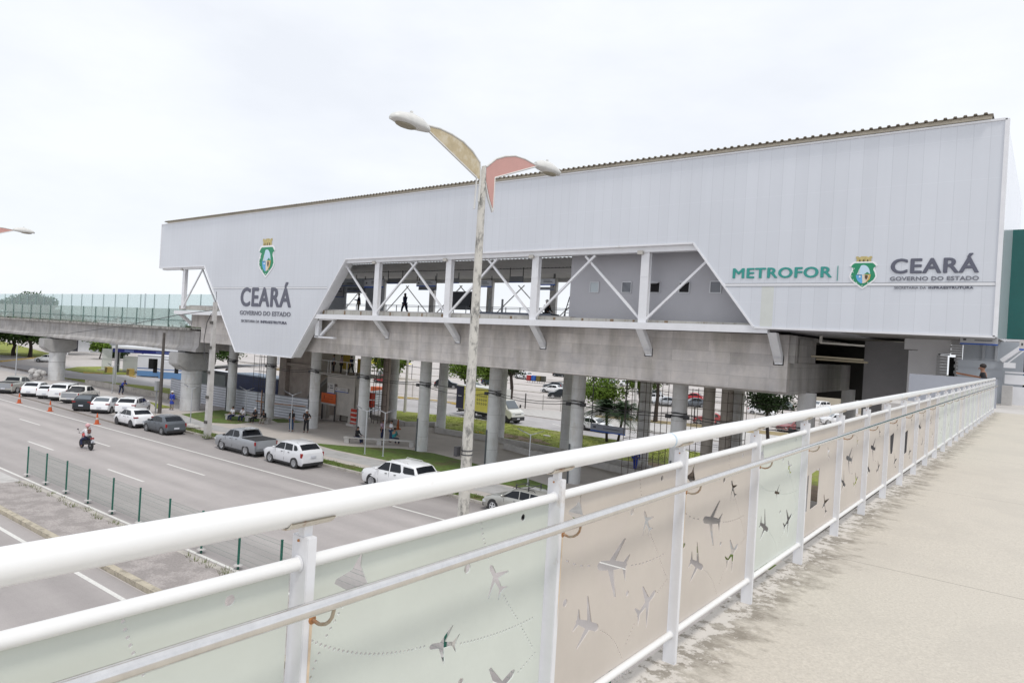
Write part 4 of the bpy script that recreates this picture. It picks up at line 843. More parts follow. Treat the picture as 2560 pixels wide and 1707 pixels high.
HATCH = dict(L=4.0, W=1.72, H=1.50, wb=2.5, r=.31, prof=[(2.0, .52, .55, .78), (1.93, .68, .70, .9), (1.55, .84, .87, .97), (.92, .95, .98, 1), (.20, .97, 1.42, 1), (-.3, .98, 1.50, 1), (-1.15, 1.0, 1.45, .99), (-1.66, 1.03, 1.08, .97), (-1.9, .95, .97, .95), (-2.0, .62, .64, .86)], rf=(.86, .26), rr=(-1.20, -1.62),
    side=[[(.74, 1.0), (.16, 1.36), (-.25, 1.41), (-.28, 1.0)], [(-.34, 1.0), (-.31, 1.41), (-1.0, 1.38), (-1.22, 1.06), (-1.1, 1.02)]])
SUV = dict(HATCH, L=4.35, W=1.82, H=1.66, wb=2.67, r=.345, prof=[(2.17, .60, .63, .8), (2.1, .82, .86, .92), (1.7, .98, 1.02, .98), (1.02, 1.06, 1.10, 1), (.38, 1.08, 1.58, 1), (-.2, 1.09, 1.65, 1), (-1.45, 1.12, 1.60, .99), (-1.95, 1.15, 1.20, .97), (-2.12, 1.0, 1.02, .95), (-2.17, .66, .68, .9)], rf=(.96, .44), rr=(-1.52, -1.91),
    side=[[(.86, 1.12), (.33, 1.51), (-.18, 1.55), (-.2, 1.12)], [(-.27, 1.12), (-.25, 1.55), (-1.0, 1.53), (-1.08, 1.13)], [(-1.22, 1.17), (-1.16, 1.50), (-1.42, 1.47), (-1.62, 1.26), (-1.5, 1.17)]])
BIGSUV = dict(SUV, L=4.85, W=1.88, H=1.80, wb=2.84, r=.38, prof=[(2.42, .68, .72, .8), (2.34, .92, .96, .92), (1.9, 1.06, 1.12, .98), (1.15, 1.14, 1.19, 1), (.45, 1.16, 1.70, 1), (-.2, 1.17, 1.79, 1), (-1.9, 1.20, 1.74, .99), (-2.25, 1.24, 1.30, .97), (-2.38, 1.1, 1.12, .95), (-2.42, .72, .74, .9)], rf=(1.08, .52), rr=(-1.96, -2.22),
    side=[[(.98, 1.20), (.42, 1.64), (0, 1.69), (-.02, 1.2)], [(-.10, 1.2), (-.08, 1.69), (-.85, 1.67), (-1.0, 1.3), (-.92, 1.22)], [(-1.15, 1.30), (-1.12, 1.62), (-1.95, 1.60), (-2.1, 1.28), (-1.3, 1.24)]])
WAGON = dict(HATCH, L=4.1, W=1.64, H=1.44, prof=[(2.05, .50, .53, .78), (1.96, .64, .67, .9), (1.55, .78, .82, .97), (.80, .89, .93, 1), (.08, .91, 1.34, 1), (-.4, .92, 1.41, 1), (-1.6, .95, 1.38, .99), (-1.95, 1.0, 1.05, .97), (-2.03, .9, .92, .95), (-2.05, .6, .62, .9)], rf=(.74, .13), rr=(-1.66, -1.92),
    side=[[(.6, .95), (.03, 1.29), (-.4, 1.34), (-.42, .95)], [(-.48, .95), (-.46, 1.34), (-1.05, 1.33), (-1.08, .98)], [(-1.14, .98), (-1.12, 1.33), (-1.58, 1.31), (-1.74, 1.0)]])
PICK = dict(HATCH, L=5.3, W=1.84, H=1.80, wb=3.05, r=.385, prof=[(2.65, .70, .73, .8), (2.56, .92, .96, .92), (2.1, 1.04, 1.10, .98), (1.35, 1.12, 1.17, 1), (.72, 1.14, 1.68, 1), (.2, 1.16, 1.79, 1), (-.62, 1.18, 1.76, .99), (-.86, 1.20, 1.24, 1), (-.90, 1.2, 1.21, 1), (-2.55, 1.20, 1.21, .99), (-2.65, 1.16, 1.17, .98)], rf=(1.28, .80), rr=(-.64, -.83),
    side=[[(1.16, 1.20), (.66, 1.62), (.24, 1.68), (.22, 1.2)], [(.14, 1.2), (.16, 1.68), (-.42, 1.66), (-.62, 1.36), (-.5, 1.22)]], bed=(-.92, -2.6))
def round_prof(P):
    for _ in range(2):
        q = [P[0]]
        for a, c in zip(P[:-1], P[1:]): q += [tuple(a[i]+(c[i]-a[i])*.16 for i in range(4)), tuple(a[i]+(c[i]-a[i])*.84 for i in range(4))]
        P = q+[P[-1]]
    return P
def car(name, label, loc, heading, sp, pm, cat='car', group=None, rim=None, bed=None, rails=False, clad=True, rack=False, sy=1., tail='tall', glass=None, roofm=None):
    root = thing(name, label, cat, (0, 0, 0), 0, group); L, W, r = sp['L'], sp['W'], sp['r']; hw = W/2; P = round_prof(sp['prof']); rim = rim or RIM; gl = glass or CGL
    def at(x):
        pr = sorted(P, key=lambda q: q[0])
        if x <= pr[0][0]: return pr[0][1:]
        for a, c in zip(pr[:-1], pr[1:]):
            if a[0] <= x <= c[0]: t = (x-a[0])/(c[0]-a[0]+1e-9); return tuple(a[i]+(c[i]-a[i])*t for i in (1, 2, 3))
        return pr[-1][1:]
    z0 = r*.62
    def ring(x, zb, ztp, wf):
        w_ = hw*wf; cab = ztp-zb > .12; wr_ = w_ - (ztp-zb)*.28 if cab else w_-.05; e = .05 if cab else .012
        return [(x, 0, z0+.02), (x, w_*.9, z0+.02), (x, w_*.97, z0+.13), (x, w_, (z0+zb)/2+.06), (x, w_*.975, zb-.07), (x, w_*.95, zb), (x, wr_, ztp-e), (x, wr_-.10, ztp), (x, 0, ztp+.025*(1 if cab else .6))]
    b = MB(); rings = [ring(*q) for q in P]; n = 9
    for sgn in (1, -1):
        vs = [(p[0], p[1]*sgn, p[2]) for rg in rings for p in rg]; fs = []
        for i in range(len(rings)-1):
            for k in range(n-1): f = (i*n+k, i*n+k+1, (i+1)*n+k+1, (i+1)*n+k); fs.append(f if sgn < 0 else f[::-1])
        for e, base in ((0, 0), (1, (len(rings)-1)*n)):
            f = tuple(base+k for k in range(n)); fs.append(f)
        b.add(vs, fs)
    body = b.build('body', pm, root, smooth=38, rel=False)
    # side glass, windscreen, rear window
    def yz(x, z):
        zb, ztp, wf = at(x); w_ = hw*wf; wr_ = w_-(ztp-zb)*.28; t = max(0, min(1, (z-zb)/(ztp-.05-zb+1e-6))); return (w_*.95)+(wr_-w_*.95)*t
    for poly_ in sp['side']:
        for sgn in (1, -1):
            q = MB(); vs = [(x, sgn*(yz(x, z)+.012), z) for x, z in poly_]; vs2 = [(x, sgn*(yz(x, z)-.03), z) for x, z in poly_]; m_ = len(vs)
            q.add(vs+vs2, [tuple(range(m_))]+[(i, (i+1) % m_, m_+(i+1) % m_, m_+i) for i in range(m_)]); q.build('side_window', gl, root, rel=False)
    for nm, (xa, xb) in (('windscreen', sp['rf']), ('rear_window', sp['rr'])):
        q = MB(); vs = []; s_ = 1 if xa > xb and nm == 'windscreen' else -1
        for x in (xa, xb):
            zb, ztp, wf = at(x); ww = hw*wf-.15-(ztp-zb)*.26
            dx = .014*s_ ; vs += [(x+dx, ww, ztp-.005+.014), (x+dx, 0, ztp+.028), (x+dx, -ww, ztp-.005+.014), (x-dx*2, ww, ztp-.06), (x-dx*2, -ww, ztp-.06)]
        q.add(vs, [(0, 1, 6, 5), (1, 2, 7, 6), (0, 5, 8, 3), (2, 4, 9, 7), (0, 3, 4, 2, 1), (5, 6, 7, 9, 8)]); q.build(nm, gl if nm != 'windscreen' else CGL2, root, smooth=30, rel=False)
    # wheels, arches
    wx = sp['wb']/2
    for x in (wx, -wx+.0):
        for sgn in (1, -1):
            put_wheel(root, x, sgn*(hw-.115), r, .21, rim, sgn)
            q = MB(); q.lathe([(r+.055, sgn*(hw-.3)), (r+.055, sgn*(hw*.985)), (r+.02, sgn*(hw*.985+.004))], (x, 0, r+.02), 22, 'Y'); q.build('wheel_arch', TRIM, root, rel=False)
    # lights, bumpers, plate, mirrors, handles
    xr = P[-1][0]; xf = P[0][0]
    for sgn in (1, -1):
        q = MB(); zt_ = at(xr+.12)[0]
        if sp.get('bed'): q.box(xr-.012, xr+.10, sgn*hw*.86, sgn*hw*.985, .84, 1.14)
        elif tail == 'tall': q.box(xr+.035, xr+.22, sgn*hw*.84, sgn*hw*.975, zt_-.30, zt_+.0)
        else: q.box(xr+.035, xr+.30, sgn*hw*.60, sgn*hw*.98, zt_-.10, zt_+.01)
        tl = q.build('tail_light', RED, root, rel=False, bevel=.02)
        q = MB(); q.box(xf-.30, xf-.035, sgn*hw*.60, sgn*hw*.93, at(xf-.1)[0]-.22, at(xf-.1)[0]-.06); q.build('headlight', LAMPW, root, rel=False, bevel=.03)
        q = MB(); xm = sp['rf'][0]-.18; zm = at(xm)[0]+.02; q.ell((xm, sgn*(hw+.09), zm+.07), (.07, .11, .075), 10, 6); q.bar((xm, sgn*(hw-.06), zm), (xm, sgn*(hw+.06), zm+.05), .05, .04); q.build('mirror', pm if roofm is None else TRIM, root, smooth=60, rel=False)
        q = MB()
        for x in ((sp['side'][0][-1][0]+.12), (sp['side'][1][0][0]-.55)): q.box(x, x+.17, sgn*(hw*.985), sgn*(hw+.012), at(x)[0]-.13, at(x)[0]-.10)
        for x in (sp['side'][0][-1][0]-.03, sp['rf'][0]-.22): q.box(x-.006, x+.006, sgn*(hw*.985), sgn*(hw*.985+.008), z0+.2, at(x)[0]-.02)
        q.build('door_seams', TRIM, root, rel=False)
    q = MB(); q.box(xr-.035, xr+.12, -hw*.88, hw*.88, z0+.02, z0+.20); q.box(xf-.12, xf+.03, -hw*.8, hw*.8, z0+.02, z0+.20); q.box(xf-.05, xf+.02, -hw*.45, hw*.45, .50, .66)
    u_ = MB(); u_.box(xr+.25, xf-.25, -hw*.80, hw*.80, .13, z0+.06); u_.build('underbody', TRIM, root, rel=False)
    if clad: q.box(-wx+r, wx-r, -hw*.985-.01, hw*.985+.01, z0, z0+.11)
    q.build('bumper_trim', TRIM, root, rel=False, bevel=.02)
    q = MB(); zp = .80 if sp['H'] > 1.55 and not sp.get('bed') else .56
    q.box(xr-.05, xr-.01, -.2, .2, zp-.065, zp+.065); q.build('number_plate', PLATE, root, rel=False)
    if bed is not None:
        q = MB(); a, c = sp['bed']
        if bed == 'cover': q.box(c, a, -hw*.9, hw*.9, 1.205, 1.245)
        else: q.box(c+.05, a-.03, -hw*.84, hw*.84, 1.21, 1.222); q.add([(a, -hw*.8, 1.21), (a, hw*.8, 1.21), (a-.9, hw*.8, 1.215), (a-.9, -hw*.8, 1.215), (a, -hw*.6, 1.55), (a, hw*.6, 1.55)], [(0, 1, 5, 4), (3, 4, 5, 2), (0, 4, 3), (1, 2, 5)])
        q.build('bed_cover', mat('bed_vinyl', (.035, .036, .038), .6, n=(8, .2)), root, rel=False)
        q = MB(); q.box(xr-.02, xr, -hw*.78, hw*.78, .62, 1.14); q.build('tailgate', mat('tailgate_shade', tuple(x*.9 for x in pm.node_tree.nodes['Principled BSDF'].inputs['Base Color'].default_value[:3]), .35), root, rel=False)
    if rails or rack:
        q = MB(); zr = sp['H']
        for sgn in (1, -1):
            pts = [(.15, sgn*hw*.66, zr-.06), (.05, sgn*hw*.66, zr+.03), (-1.2, sgn*hw*.66, zr+.03), (-1.35, sgn*hw*.66, zr-.08)]
            q.tube(pts, .018, 6)
        if rack:
            for x in (-.1, -.9):
                q.bar((x, -hw*.72, zr+.13), (x, hw*.72, zr+.13), .05, .03)
                for sgn in (1, -1): q.bar((x, sgn*hw*.70, zr-.04), (x, sgn*hw*.70, zr+.2), .05, .05)
        q.build('roof_rack' if rack else 'roof_rails', DARK if rack else STEEL, root, rel=False)
    if roofm:
        q = MB(); zr = sp['H']; q.box(-.95, .0, -hw*.5, hw*.5, zr-.03, zr+.031); q.build('roof_panel', roofm, root, rel=False)
    root.location = loc; root.rotation_euler = (0, 0, radians(heading)); root.scale = (.95, .98, sy*.985)
    return root
PW = paint('white', (.84, .85, .87)); PW2 = paint('warm_white', (.80, .79, .76)); PSIL = paint('silver', (.42, .44, .47), .5, .3); PGR = paint('graphite', (.13, .145, .165), .4); PBK = paint('black', (.025, .03, .035), .1, .2); PPK = paint('pickup_grey', (.36, .38, .41), .5, .32); PCH = paint('champagne', (.47, .47, .44), .45); PRED = paint('red', (.45, .02, .03)); PBL = paint('dark_blue', (.04, .05, .10)); PGN = paint('green_silver', (.22, .26, .25), .4)
RG = 'cars parked along the kerb'; AG = 'vehicles parked at an angle beside the avenue'
H0 = 182.2
car('parked_car', 'white hatchback with black rear glass parked at the kerb behind a dark grey hatchback', (-59.55, 25.35, 0), H0, HATCH, PW, group=RG, rim=RIMD, tail='wide', sy=1.0)
car('parked_car', 'dark grey hatchback parked between a white hatchback and the wooden light pole', (-55.0, 25.75, 0), H0, HATCH, PGR, group=RG, sy=.97, roofm=mat('sunroof', (.35, .36, .38), .1))
car('pickup_truck', 'silver grey double cab pickup with black bed cover parked at the kerb', (-44.2, 26.35, 0), H0, PICK, PPK, 'pickup truck', group=RG, bed='cover', sy=.95, roofm=mat('sunroof', (.35, .36, .38), .1))
car('parked_car', 'white compact off-road car with roof rails parked behind the silver pickup', (-38.6, 26.5, 0), H0, SUV, paint('pearl', (.72, .73, .76)), group=RG, rails=True, sy=.98)
car('parked_car', 'large white seven seat off-roader with roof rails, partly behind the thick top rail', (-29.0, 27.05, 0), H0, BIGSUV, PW, group=RG, rails=True, sy=.98)
car('parked_car', 'silver estate car with black roof rack seen just above the panel frame', (-21.1, 28.2, 0), H0, WAGON, PCH, group=RG, rack=True, rim=mat('hubcap', (.62, .63, .65), .4), sy=1.02)
A0 = 137
def angled(rl_, sp, *a, **k):
    h = radians(A0); f = Vector((cos(h), sin(h))); l = Vector((-f.y, f.x)); p = Vector(rl_) - l*(sp['W']/2-.1) + f*(sp['wb']/2)
    return (p.x, p.y, 0)
car('pickup_truck', 'light grey pickup cut off by the left edge of the photo', angled((-89.0, 23.9), PICK), A0, PICK, PCH, 'pickup truck', group=AG, bed='cover')
car('parked_car', 'white hatchback with black rear window, leftmost car of the angled row', angled((-84.9, 24.9), HATCH), A0, HATCH, PW, group=AG, sy=1.02)
car('parked_car', 'white saloon car squeezed between the leftmost white hatchback and a tall white off-roader', angled((-82.5, 25.6), HATCH), A0, WAGON, PW, group=AG)
car('parked_car', 'tall white off-roader with red tail lights parked beside a white pickup', angled((-80.4, 26.1), BIGSUV), A0, BIGSUV, PW, group=AG, glass=CGL)
car('pickup_truck', 'white pickup carrying black cargo in its bed, in the angled row', angled((-77.9, 26.4), PICK), A0, dict(PICK, H=1.7), PW2, 'pickup truck', group=AG, bed='cargo', sy=.95)
car('parked_car', 'black saloon car, only dark car in the angled row', angled((-71.1, 25.0), HATCH), A0, dict(HATCH, L=4.2), PBK, group=AG, tail='wide', glass=CGL2)
car('parked_car', 'small white hatchback parked between a black car and a white coupe-backed car', angled((-68.9, 25.7), HATCH), A0, HATCH, PW, group=AG, tail='wide', glass=CGL2)
car('parked_car', 'white coupe-backed off-roader with roof bars, rightmost of the angled row', angled((-66.5, 26.9), SUV), A0, dict(SUV, H=1.6), PW, group=AG, tail='wide', rails=True)
LG = 'cars in the big car park behind the station'
for lab, x, y, h, sp, pm in (
    ('black off-road car with white grille bars facing the picket fence', -62.0, 92.0, 215, SUV, PBK),
    ('bright red hatchback nose to the fence behind the scaffolding', -33.0, 82.0, 205, HATCH, PRED),
    ('white car driving past behind the palm tree and the hanging sign', -36.9, 61.8, -3, WAGON, PW),
    ('silver car under the yellow tent in the car park', -107.8, 95.5, 190, SUV, PSIL),
    ('red pickup seen between the orange barrier and the white hoarding', -93.4, 82.0, 185, HATCH, PRED),
    ('black off-roader with red rear end beside the leafy tree', -81.8, 86, 40, SUV, PBK),
    ('silver saloon parked beside the red backed off-roader under the leafy tree', -77.2, 88.5, 5, WAGON, PSIL),
    ('dark blue car behind the roof of the box truck', -85.5, 102.5, 10, HATCH, PBL),
    ('white double cab vehicle beside the coloured recycling bins', -97.4, 128.5, 170, BIGSUV, PW),
    ('black car far off beneath the middle of the concrete beam', -103.0, 152.0, 5, HATCH, PBK),
    ('silver grey car seen through the bright green tree', -82.0, 141.0, 175, SUV, PSIL),
    ('white car to the right of the bright green tree', -75.5, 139.0, 5, HATCH, PW),
    ('silver hatchback beside the dark tree trunk', -47.8, 100.5, 215, HATCH, PSIL),
    ('white car half hidden behind the bright silver hatchback', -51.5, 104.0, 215, SUV, PW),
    ('red car far back between two pillars', -50.5, 117.5, 190, HATCH, PRED),
    ('grey car between the two right hand pillars', -44.9, 105.0, 215, HATCH, PGR),
    ('white car striped by the thin gap between pillars', -38.2, 103.0, 100, SUV, PW),
    ('white car behind the scaffold mesh near the dark tree', -33.6, 104.0, 0, WAGON, PW),
    ('green grey car behind the branches of the dark tree', -35.2, 119.0, 200, HATCH, PGN),
    ('dark red car just above the railing near the last pillar', -24.0, 85.4, 245, HATCH, paint('dark_red', (.25, .02, .025))),
    ('white van beyond the last pillar of the station', -30.8, 124.5, 250, BIGSUV, PW),
    ('white car near the entrance gate beyond the blue canopy', -159.0, 63.0, 10, HATCH, PW),
    ('white hatchback parked two rows behind the black off-road car', -70, 101, 195, HATCH, PW),
    ('graphite saloon between the black off-road car and the recycling bins', -76, 110, 195, WAGON, PGR),
    ('silver off-roader deep in the car park behind the palm pair', -56, 112, 205, SUV, PSIL),
    ('white saloon in the third row behind the bright green tree', -62, 121, 205, WAGON, PW),
    ('dark grey hatchback close behind the dark spreading tree', -26.5, 96, 205, HATCH, PGR),
    ('white off-roader above the dark red car near the last pillar', -22.5, 101, 205, SUV, PW),
    ('white car rounding the bend left of the first pier', -142.5, 45.2, 230, HATCH, PW)):
    car('parked_car' if 'driving' not in lab and 'rounding' not in lab else 'car', lab, (x, y, .0), h, sp, pm, group=LG)
# box truck
def truck():
    t = thing('box_truck', 'white box truck with yellow-green side panel and dark blue rear', 'truck', (0, 0, 0)); W = 2.1
    b = MB(); b.poly([(2.1, .55), (4.25, .55), (4.35, .8), (4.28, 1.25), (3.55, 1.55), (2.85, 2.38), (2.1, 2.45)], W-.1, 'XZ', -(W-.1)/2); b.build('cab', paint('truck_white', (.70, .70, .66)), t, rel=False, bevel=.06)
    b = MB(); b.add([(3.60, -.82, 1.58), (3.60, .82, 1.58), (2.93, .76, 2.36), (2.93, -.76, 2.36), (3.62, -.82, 1.6), (3.62, .82, 1.6), (2.95, .76, 2.38), (2.95, -.76, 2.38)], [(0,1,2,3),(4,5,6,7),(0,1,5,4),(2,3,7,6)]); b.build('windscreen', CGL2, t, rel=False)
    for s in (1, -1):
        b = MB(); b.poly([(2.3, 1.5), (3.42, 1.5), (2.86, 2.25), (2.3, 2.25)], .02, 'XZ', s*(W-.1)/2-.01*(s < 0)); b.build('side_window', CGL, t, rel=False)
        b = MB(); b.bar((3.4, s*1.0, 1.6), (3.4, s*1.22, 1.75), .05, .05); b.box(3.36, 3.44, s*1.25-.09, s*1.25+.09, 1.6, 1.95); b.build('mirror', TRIM, t, rel=False)
        b = MB(); b.box(4.05, 4.33, s*.65-.2, s*.65+.2, 1.02, 1.2); b.build('headlight', LAMPW, t, rel=False)
        for x in (3.35, -1.9): put_wheel(t, x, s*(W/2-.16), .37, .26, RIMD, s)
        b = MB(); b.lathe([(.46, s*.6), (.46, s*(W/2-.045))], (3.35, 0, .42), 20, 'Y'); b.build('wheel_arch', TRIM, t, rel=False)
    b = MB(); b.box(4.1, 4.4, -1, 1, .35, .75); b.box(4.25, 4.34, -.5, .5, .95, 1.12); b.build('bumper', TRIM, t, rel=False, bevel=.04)
    b = MB(); b.box(4.4, 4.41, -.2, .2, .5, .62); b.build('number_plate', PLATE, t, rel=False)
    b = MB(); b.box(-4.6, 2.0, -W/2-.05, W/2+.05, .75, 3.5); bx = b.build('cargo_box', mat('box_white', (.66, .66, .64), .4), t, rel=False, bevel=.03)
    b = MB(); b.box(-4.5, 1.9, -W/2-.065, -W/2-.05, .82, 3.38); b.build('side_panel', mat('lime_panel', (.78, .71, .16), .45, n=(1, .06)), bx, rel=False)
    b = MB(); b.box(-4.62, -4.6, -W/2+.02, W/2-.02, .82, 3.4); b.box(-4.58, -3.3, -W/2-.068, -W/2-.065, .82, 3.38); b.build('rear_panel', mat('navy_panel', (.022, .022, .055), .4), bx, rel=False)
    b = MB()
    for i in range(3):
        for j in range(5):
            c = (-1.0+.34*j, -W/2-.066, 2.55-.42*i)
            b.lathe([(.12, -.004), (.12, 0)], c, 14, 'Y')
    b.build('round_symbols', mat('navy_panel', (.022, .022, .055), .4), bx, rel=False)
    b = MB()
    for i in range(3):
        for j in range(5): b.lathe([(.07, -.008), (.07, -.004)], (-1.0+.34*j, -W/2-.066, 2.55-.42*i), 10, 'Y')
    b.build('round_symbol_centres', mat('lime_panel', (.78, .71, .16), .45), bx, rel=False)
    b = MB(); b.box(-4.625, -4.62, .1, .75, 2.28, 2.36); b.box(-4.625, -4.62, .1, .5, 1.3, 1.34); b.box(-4.3, -3.7, -W/2-.072, -W/2-.068, 2.2, 2.28); b.build('small_print', mat('print_white', (.6, .6, .6), .5), bx, rel=False)
    b = MB(); b.box(-4.5, 2.0, -.85, .85, .5, .75); b.box(-1.0, 1.8, -1.04, -.98, .42, .52); b.box(-1.0, 1.8, -1.04, -.98, .28, .36); b.box(-4.6, -4.5, -.95, .95, .35, .45); b.build('chassis', TRIM, t, rel=False)
    t.location = (-48.9, 58.75, 0); t.rotation_euler = (0, 0, radians(-6)); return t
truck()
# ================================================================ PEOPLE
SKIN = mat('skin', (.30, .155, .10), .6, n=(20, .08)); HAIR = mat('hair', (.02, .014, .012), .7, n=(60, .3)); SHOE = mat('shoes', (.03, .03, .032), .6)
def cloth(n, c): return mat('cloth_'+n, c, .85, n=(9, .12), bump=.2, bscale=30)
def skin_mesh(chains, name, m, parent, sub=1, extra=None):
    """chains: list of [(pos, radius), ...] sharing joints by position; grown into one surface with the Skin modifier"""
    vs = []; ed = []; rd = []; idx = {}
    for ch in chains:
        pr = None
        for p, r in ch:
            key = tuple(round(c, 4) for c in p)
            if key not in idx: idx[key] = len(vs); vs.append(p); rd.append(r)
            i = idx[key]
            if pr is not None and pr != i: ed.append((pr, i))
            pr = i
    me = bpy.data.meshes.new('t'); me.from_pydata(vs, ed, []); o = bpy.data.objects.new('t', me); COL.objects.link(o)
    sk = o.modifiers.new('s', 'SKIN'); sk.use_smooth_shade = True
    for i, r in enumerate(rd):
        rr = r if isinstance(r, tuple) else (r, r); me.skin_vertices[0].data[i].radius = rr
    me.skin_vertices[0].data[0].use_root = True
    if sub: sb = o.modifiers.new('d', 'SUBSURF'); sb.levels = sub; sb.render_levels = sub
    dg = bpy.context.evaluated_depsgraph_get(); dg.update(); nm = bpy.data.meshes.new_from_object(o.evaluated_get(dg)); bpy.data.objects.remove(o)
    nm.name = name
    if extra:
        bm = bmesh.new(); bm.from_mesh(nm); n0 = len(bm.verts); tv = [bm.verts.new(v) for v in extra.v]
        for f in extra.f:
            try: bm.faces.new([tv[i] for i in f])
            except ValueError: pass
        bmesh.ops.recalc_face_normals(bm, faces=bm.faces); bm.to_mesh(nm); bm.free(); nm.polygons.foreach_set('use_smooth', [True]*len(nm.polygons))
    nm.materials.clear(); nm.materials.append(m); ob = bpy.data.objects.new(name, nm); COL.objects.link(ob); ob.parent = parent; return ob
def limb(a, d1, L1, d2, L2):
    a = Vector(a); b = a + Vector(d1).normalized()*L1; c = b + Vector(d2).normalized()*L2; return a, b, c
POSES = {
 'stand': dict(la=((.03, .12, -1), (.12, .05, -1)), ra=((.03, -.12, -1), (.12, -.05, -1)), ll=((.02, .06, -1), (-.02, .02, -1)), rl=((.02, -.06, -1), (-.02, -.02, -1))),
 'hips': dict(la=((-.15, .55, -1), (.45, -.75, -.35)), ra=((-.1, -.5, -1), (.4, .75, -.4)), ll=((.02, .1, -1), (-.02, .03, -1)), rl=((.02, -.1, -1), (-.02, -.03, -1))),
 'walk': dict(la=((-.35, .1, -1), (.05, 0, -1)), ra=((.35, -.1, -1), (.5, 0, -1)), ll=((.42, .03, -1), (.05, 0, -1)), rl=((-.28, -.03, -1), (-.55, 0, -1))),
 'sit': dict(la=((.45, .1, -1), (1, -.25, -.25)), ra=((.45, -.1, -1), (1, .25, -.25)), ll=((1, .12, -.05), (.05, 0, -1)), rl=((1, -.12, -.05), (.12, 0, -1)), sit=1),
 'phone': dict(la=((.2, .15, -1), (1, -.35, .25)), ra=((.2, -.15, -1), (1, .35, .2)), ll=((.02, .06, -1), (-.02, .02, -1)), rl=((.05, -.06, -1), (-.02, -.02, -1))),
 'ride': dict(la=((.85, .25, -.7), (1, -.1, -.35)), ra=((.85, -.25, -.7), (1, .1, -.35)), ll=((1, .35, -.45), (-.25, 0, -1)), rl=((1, -.35, -.45), (-.25, 0, -1)), sit=1),
 'reach': dict(la=((.8, .2, -.7), (1, .1, .1)), ra=((.8, -.2, -.7), (1, 0, .1)), ll=((.3, .08, -1), (-.3, .02, -1)), rl=((-.1, -.08, -1), (-.3, -.02, -1)))}
def person(label, loc, heading, pose, top, bot, head='hair', lean=0, h=1.75, sleeves='short', group=None, coat=False, hatc=(.80, .80, .80), shoe=None, name='person'):
    p = POSES[pose]; root = thing(name, label, 'person', (0, 0, 0), 0, group); s = h/1.75
    hipz = (.47 if p.get('sit') else .93)
    if pose == 'ride': hipz = .80
    hip = Vector((0, 0, hipz)); up_ = Vector((sin(lean), 0, cos(lean)))
    sp1 = hip + up_*.2; ch = hip + up_*.38; nk = hip + up_*.545; hd = nk + Vector((.02+sin(lean)*.05, 0, .10)); ht = nk + Vector((.015+sin(lean)*.07, 0, .205))
    body = [[(hip, (.15, .10)), (sp1, (.135, .095)), (ch, (.155, .105)), (nk, .058), (nk+Vector((.008, 0, .045)), .056), (hd, (.088, .098)), (ht, (.075, .088))]]
    topc = [[(hip+Vector((0,0,-.04)), (.182, .132)), (sp1, (.172, .128)), (ch, (.188, .135)), (nk-up_*.03, (.085, .07))]]
    botc = []; hands = MB(); shoes_ = []
    for sd_, A, Lg in ((1, p['la'], p['ll']), (-1, p['ra'], p['rl'])):
        sh = ch + up_*.09 + Vector((0, .185*sd_, 0)); a, b, c = limb(sh, A[0], .29, A[1], .25)
        body.append([(ch, (.155, .105)), (sh, .056), (b, .040), (c, .028), (c+(c-b).normalized()*.06, (.036, .02))])
        topc.append([(ch, (.188, .135)), (sh, .082)] + ([(a.lerp(b, .85), .066)] if sleeves == 'short' else [(b, .054), (c, .042)]))
        hj = hip + Vector((0, .092*sd_, -.03)); a2, k, an = limb(hj, Lg[0], .43, Lg[1], .41)
        ft = an + Vector((.12, 0, -.045)); 
        body.append([(hip, (.15, .10)), (hj, .082), (k, .056), (an, .038), (ft, (.036, .026))])
        botc.append([(hip, (.165, .12)), (hj, .108), (k, .082), (an+Vector((0,0,.04)), .068)])
        shoes_.append([(an+Vector((-.03, 0, -.03)), (.045, .045)), (an+Vector((.05, 0, -.045)), (.045, .038)), (ft+Vector((.04, 0, -.01)), (.040, .028))])
        d_ = (c-b).normalized(); side = d_.cross(Vector((0, 0, 1))); side = side.normalized() if side.length > .1 else Vector((0, 1, 0)); pm_ = c + d_*.075; nrm = d_.cross(side)
        for i, L_ in enumerate((.062, .072, .068, .052)):
            o = pm_ + side*(-.027+.018*i); m1 = o + d_*L_*.55 - nrm*.004*sd_; m2 = o + d_*L_ - nrm*.022*sd_; hands.tube([o-d_*.03, o, m1, m2], [.0085, .009, .0085, .006], 5)
        o = c + d_*.02 + side*.03; hands.tube([o-side*.015, o+side*.015+d_*.025, o+side*.02+d_*.055], [.011, .010, .007], 5)
    # face and ears belong to the body surface
    fc = MB(); fc.ell(hd+Vector((.098, 0, -.005)), (.016, .013, .024), 6, 5); fc.ell(hd+Vector((.086, 0, -.052)), (.010, .026, .008), 8, 4)
    for sd_ in (1, -1): fc.ell(hd+Vector((-.005, .088*sd_, -.002)), (.018, .008, .028), 6, 4)
    fc.v += []; o_ = len(hands.v); hands.add(fc.v, fc.f)
    skin_mesh(body, 'body', SKIN, root, 1, hands)
    ey = MB()
    for sd_ in (1, -1): ey.ell(hd+Vector((.083, .034*sd_, .016)), (.010, .012, .007), 6, 4)
    ey.build('eyes', HAIR, root, rel=False)
    skin_mesh(topc, 'shirt', top, root); 
    if len(botc) == 2: skin_mesh(botc, 'trousers', bot, root)
    for sc_ in shoes_: skin_mesh([sc_], 'shoe', shoe or SHOE, root)
    if coat:
        q = MB(); q.lathe([(.20, -.42), (.185, -.2), (.165, 0), (.15, .25)], tuple(hip), 14); q.build('coat_skirt', top, root, smooth=60, rel=False)
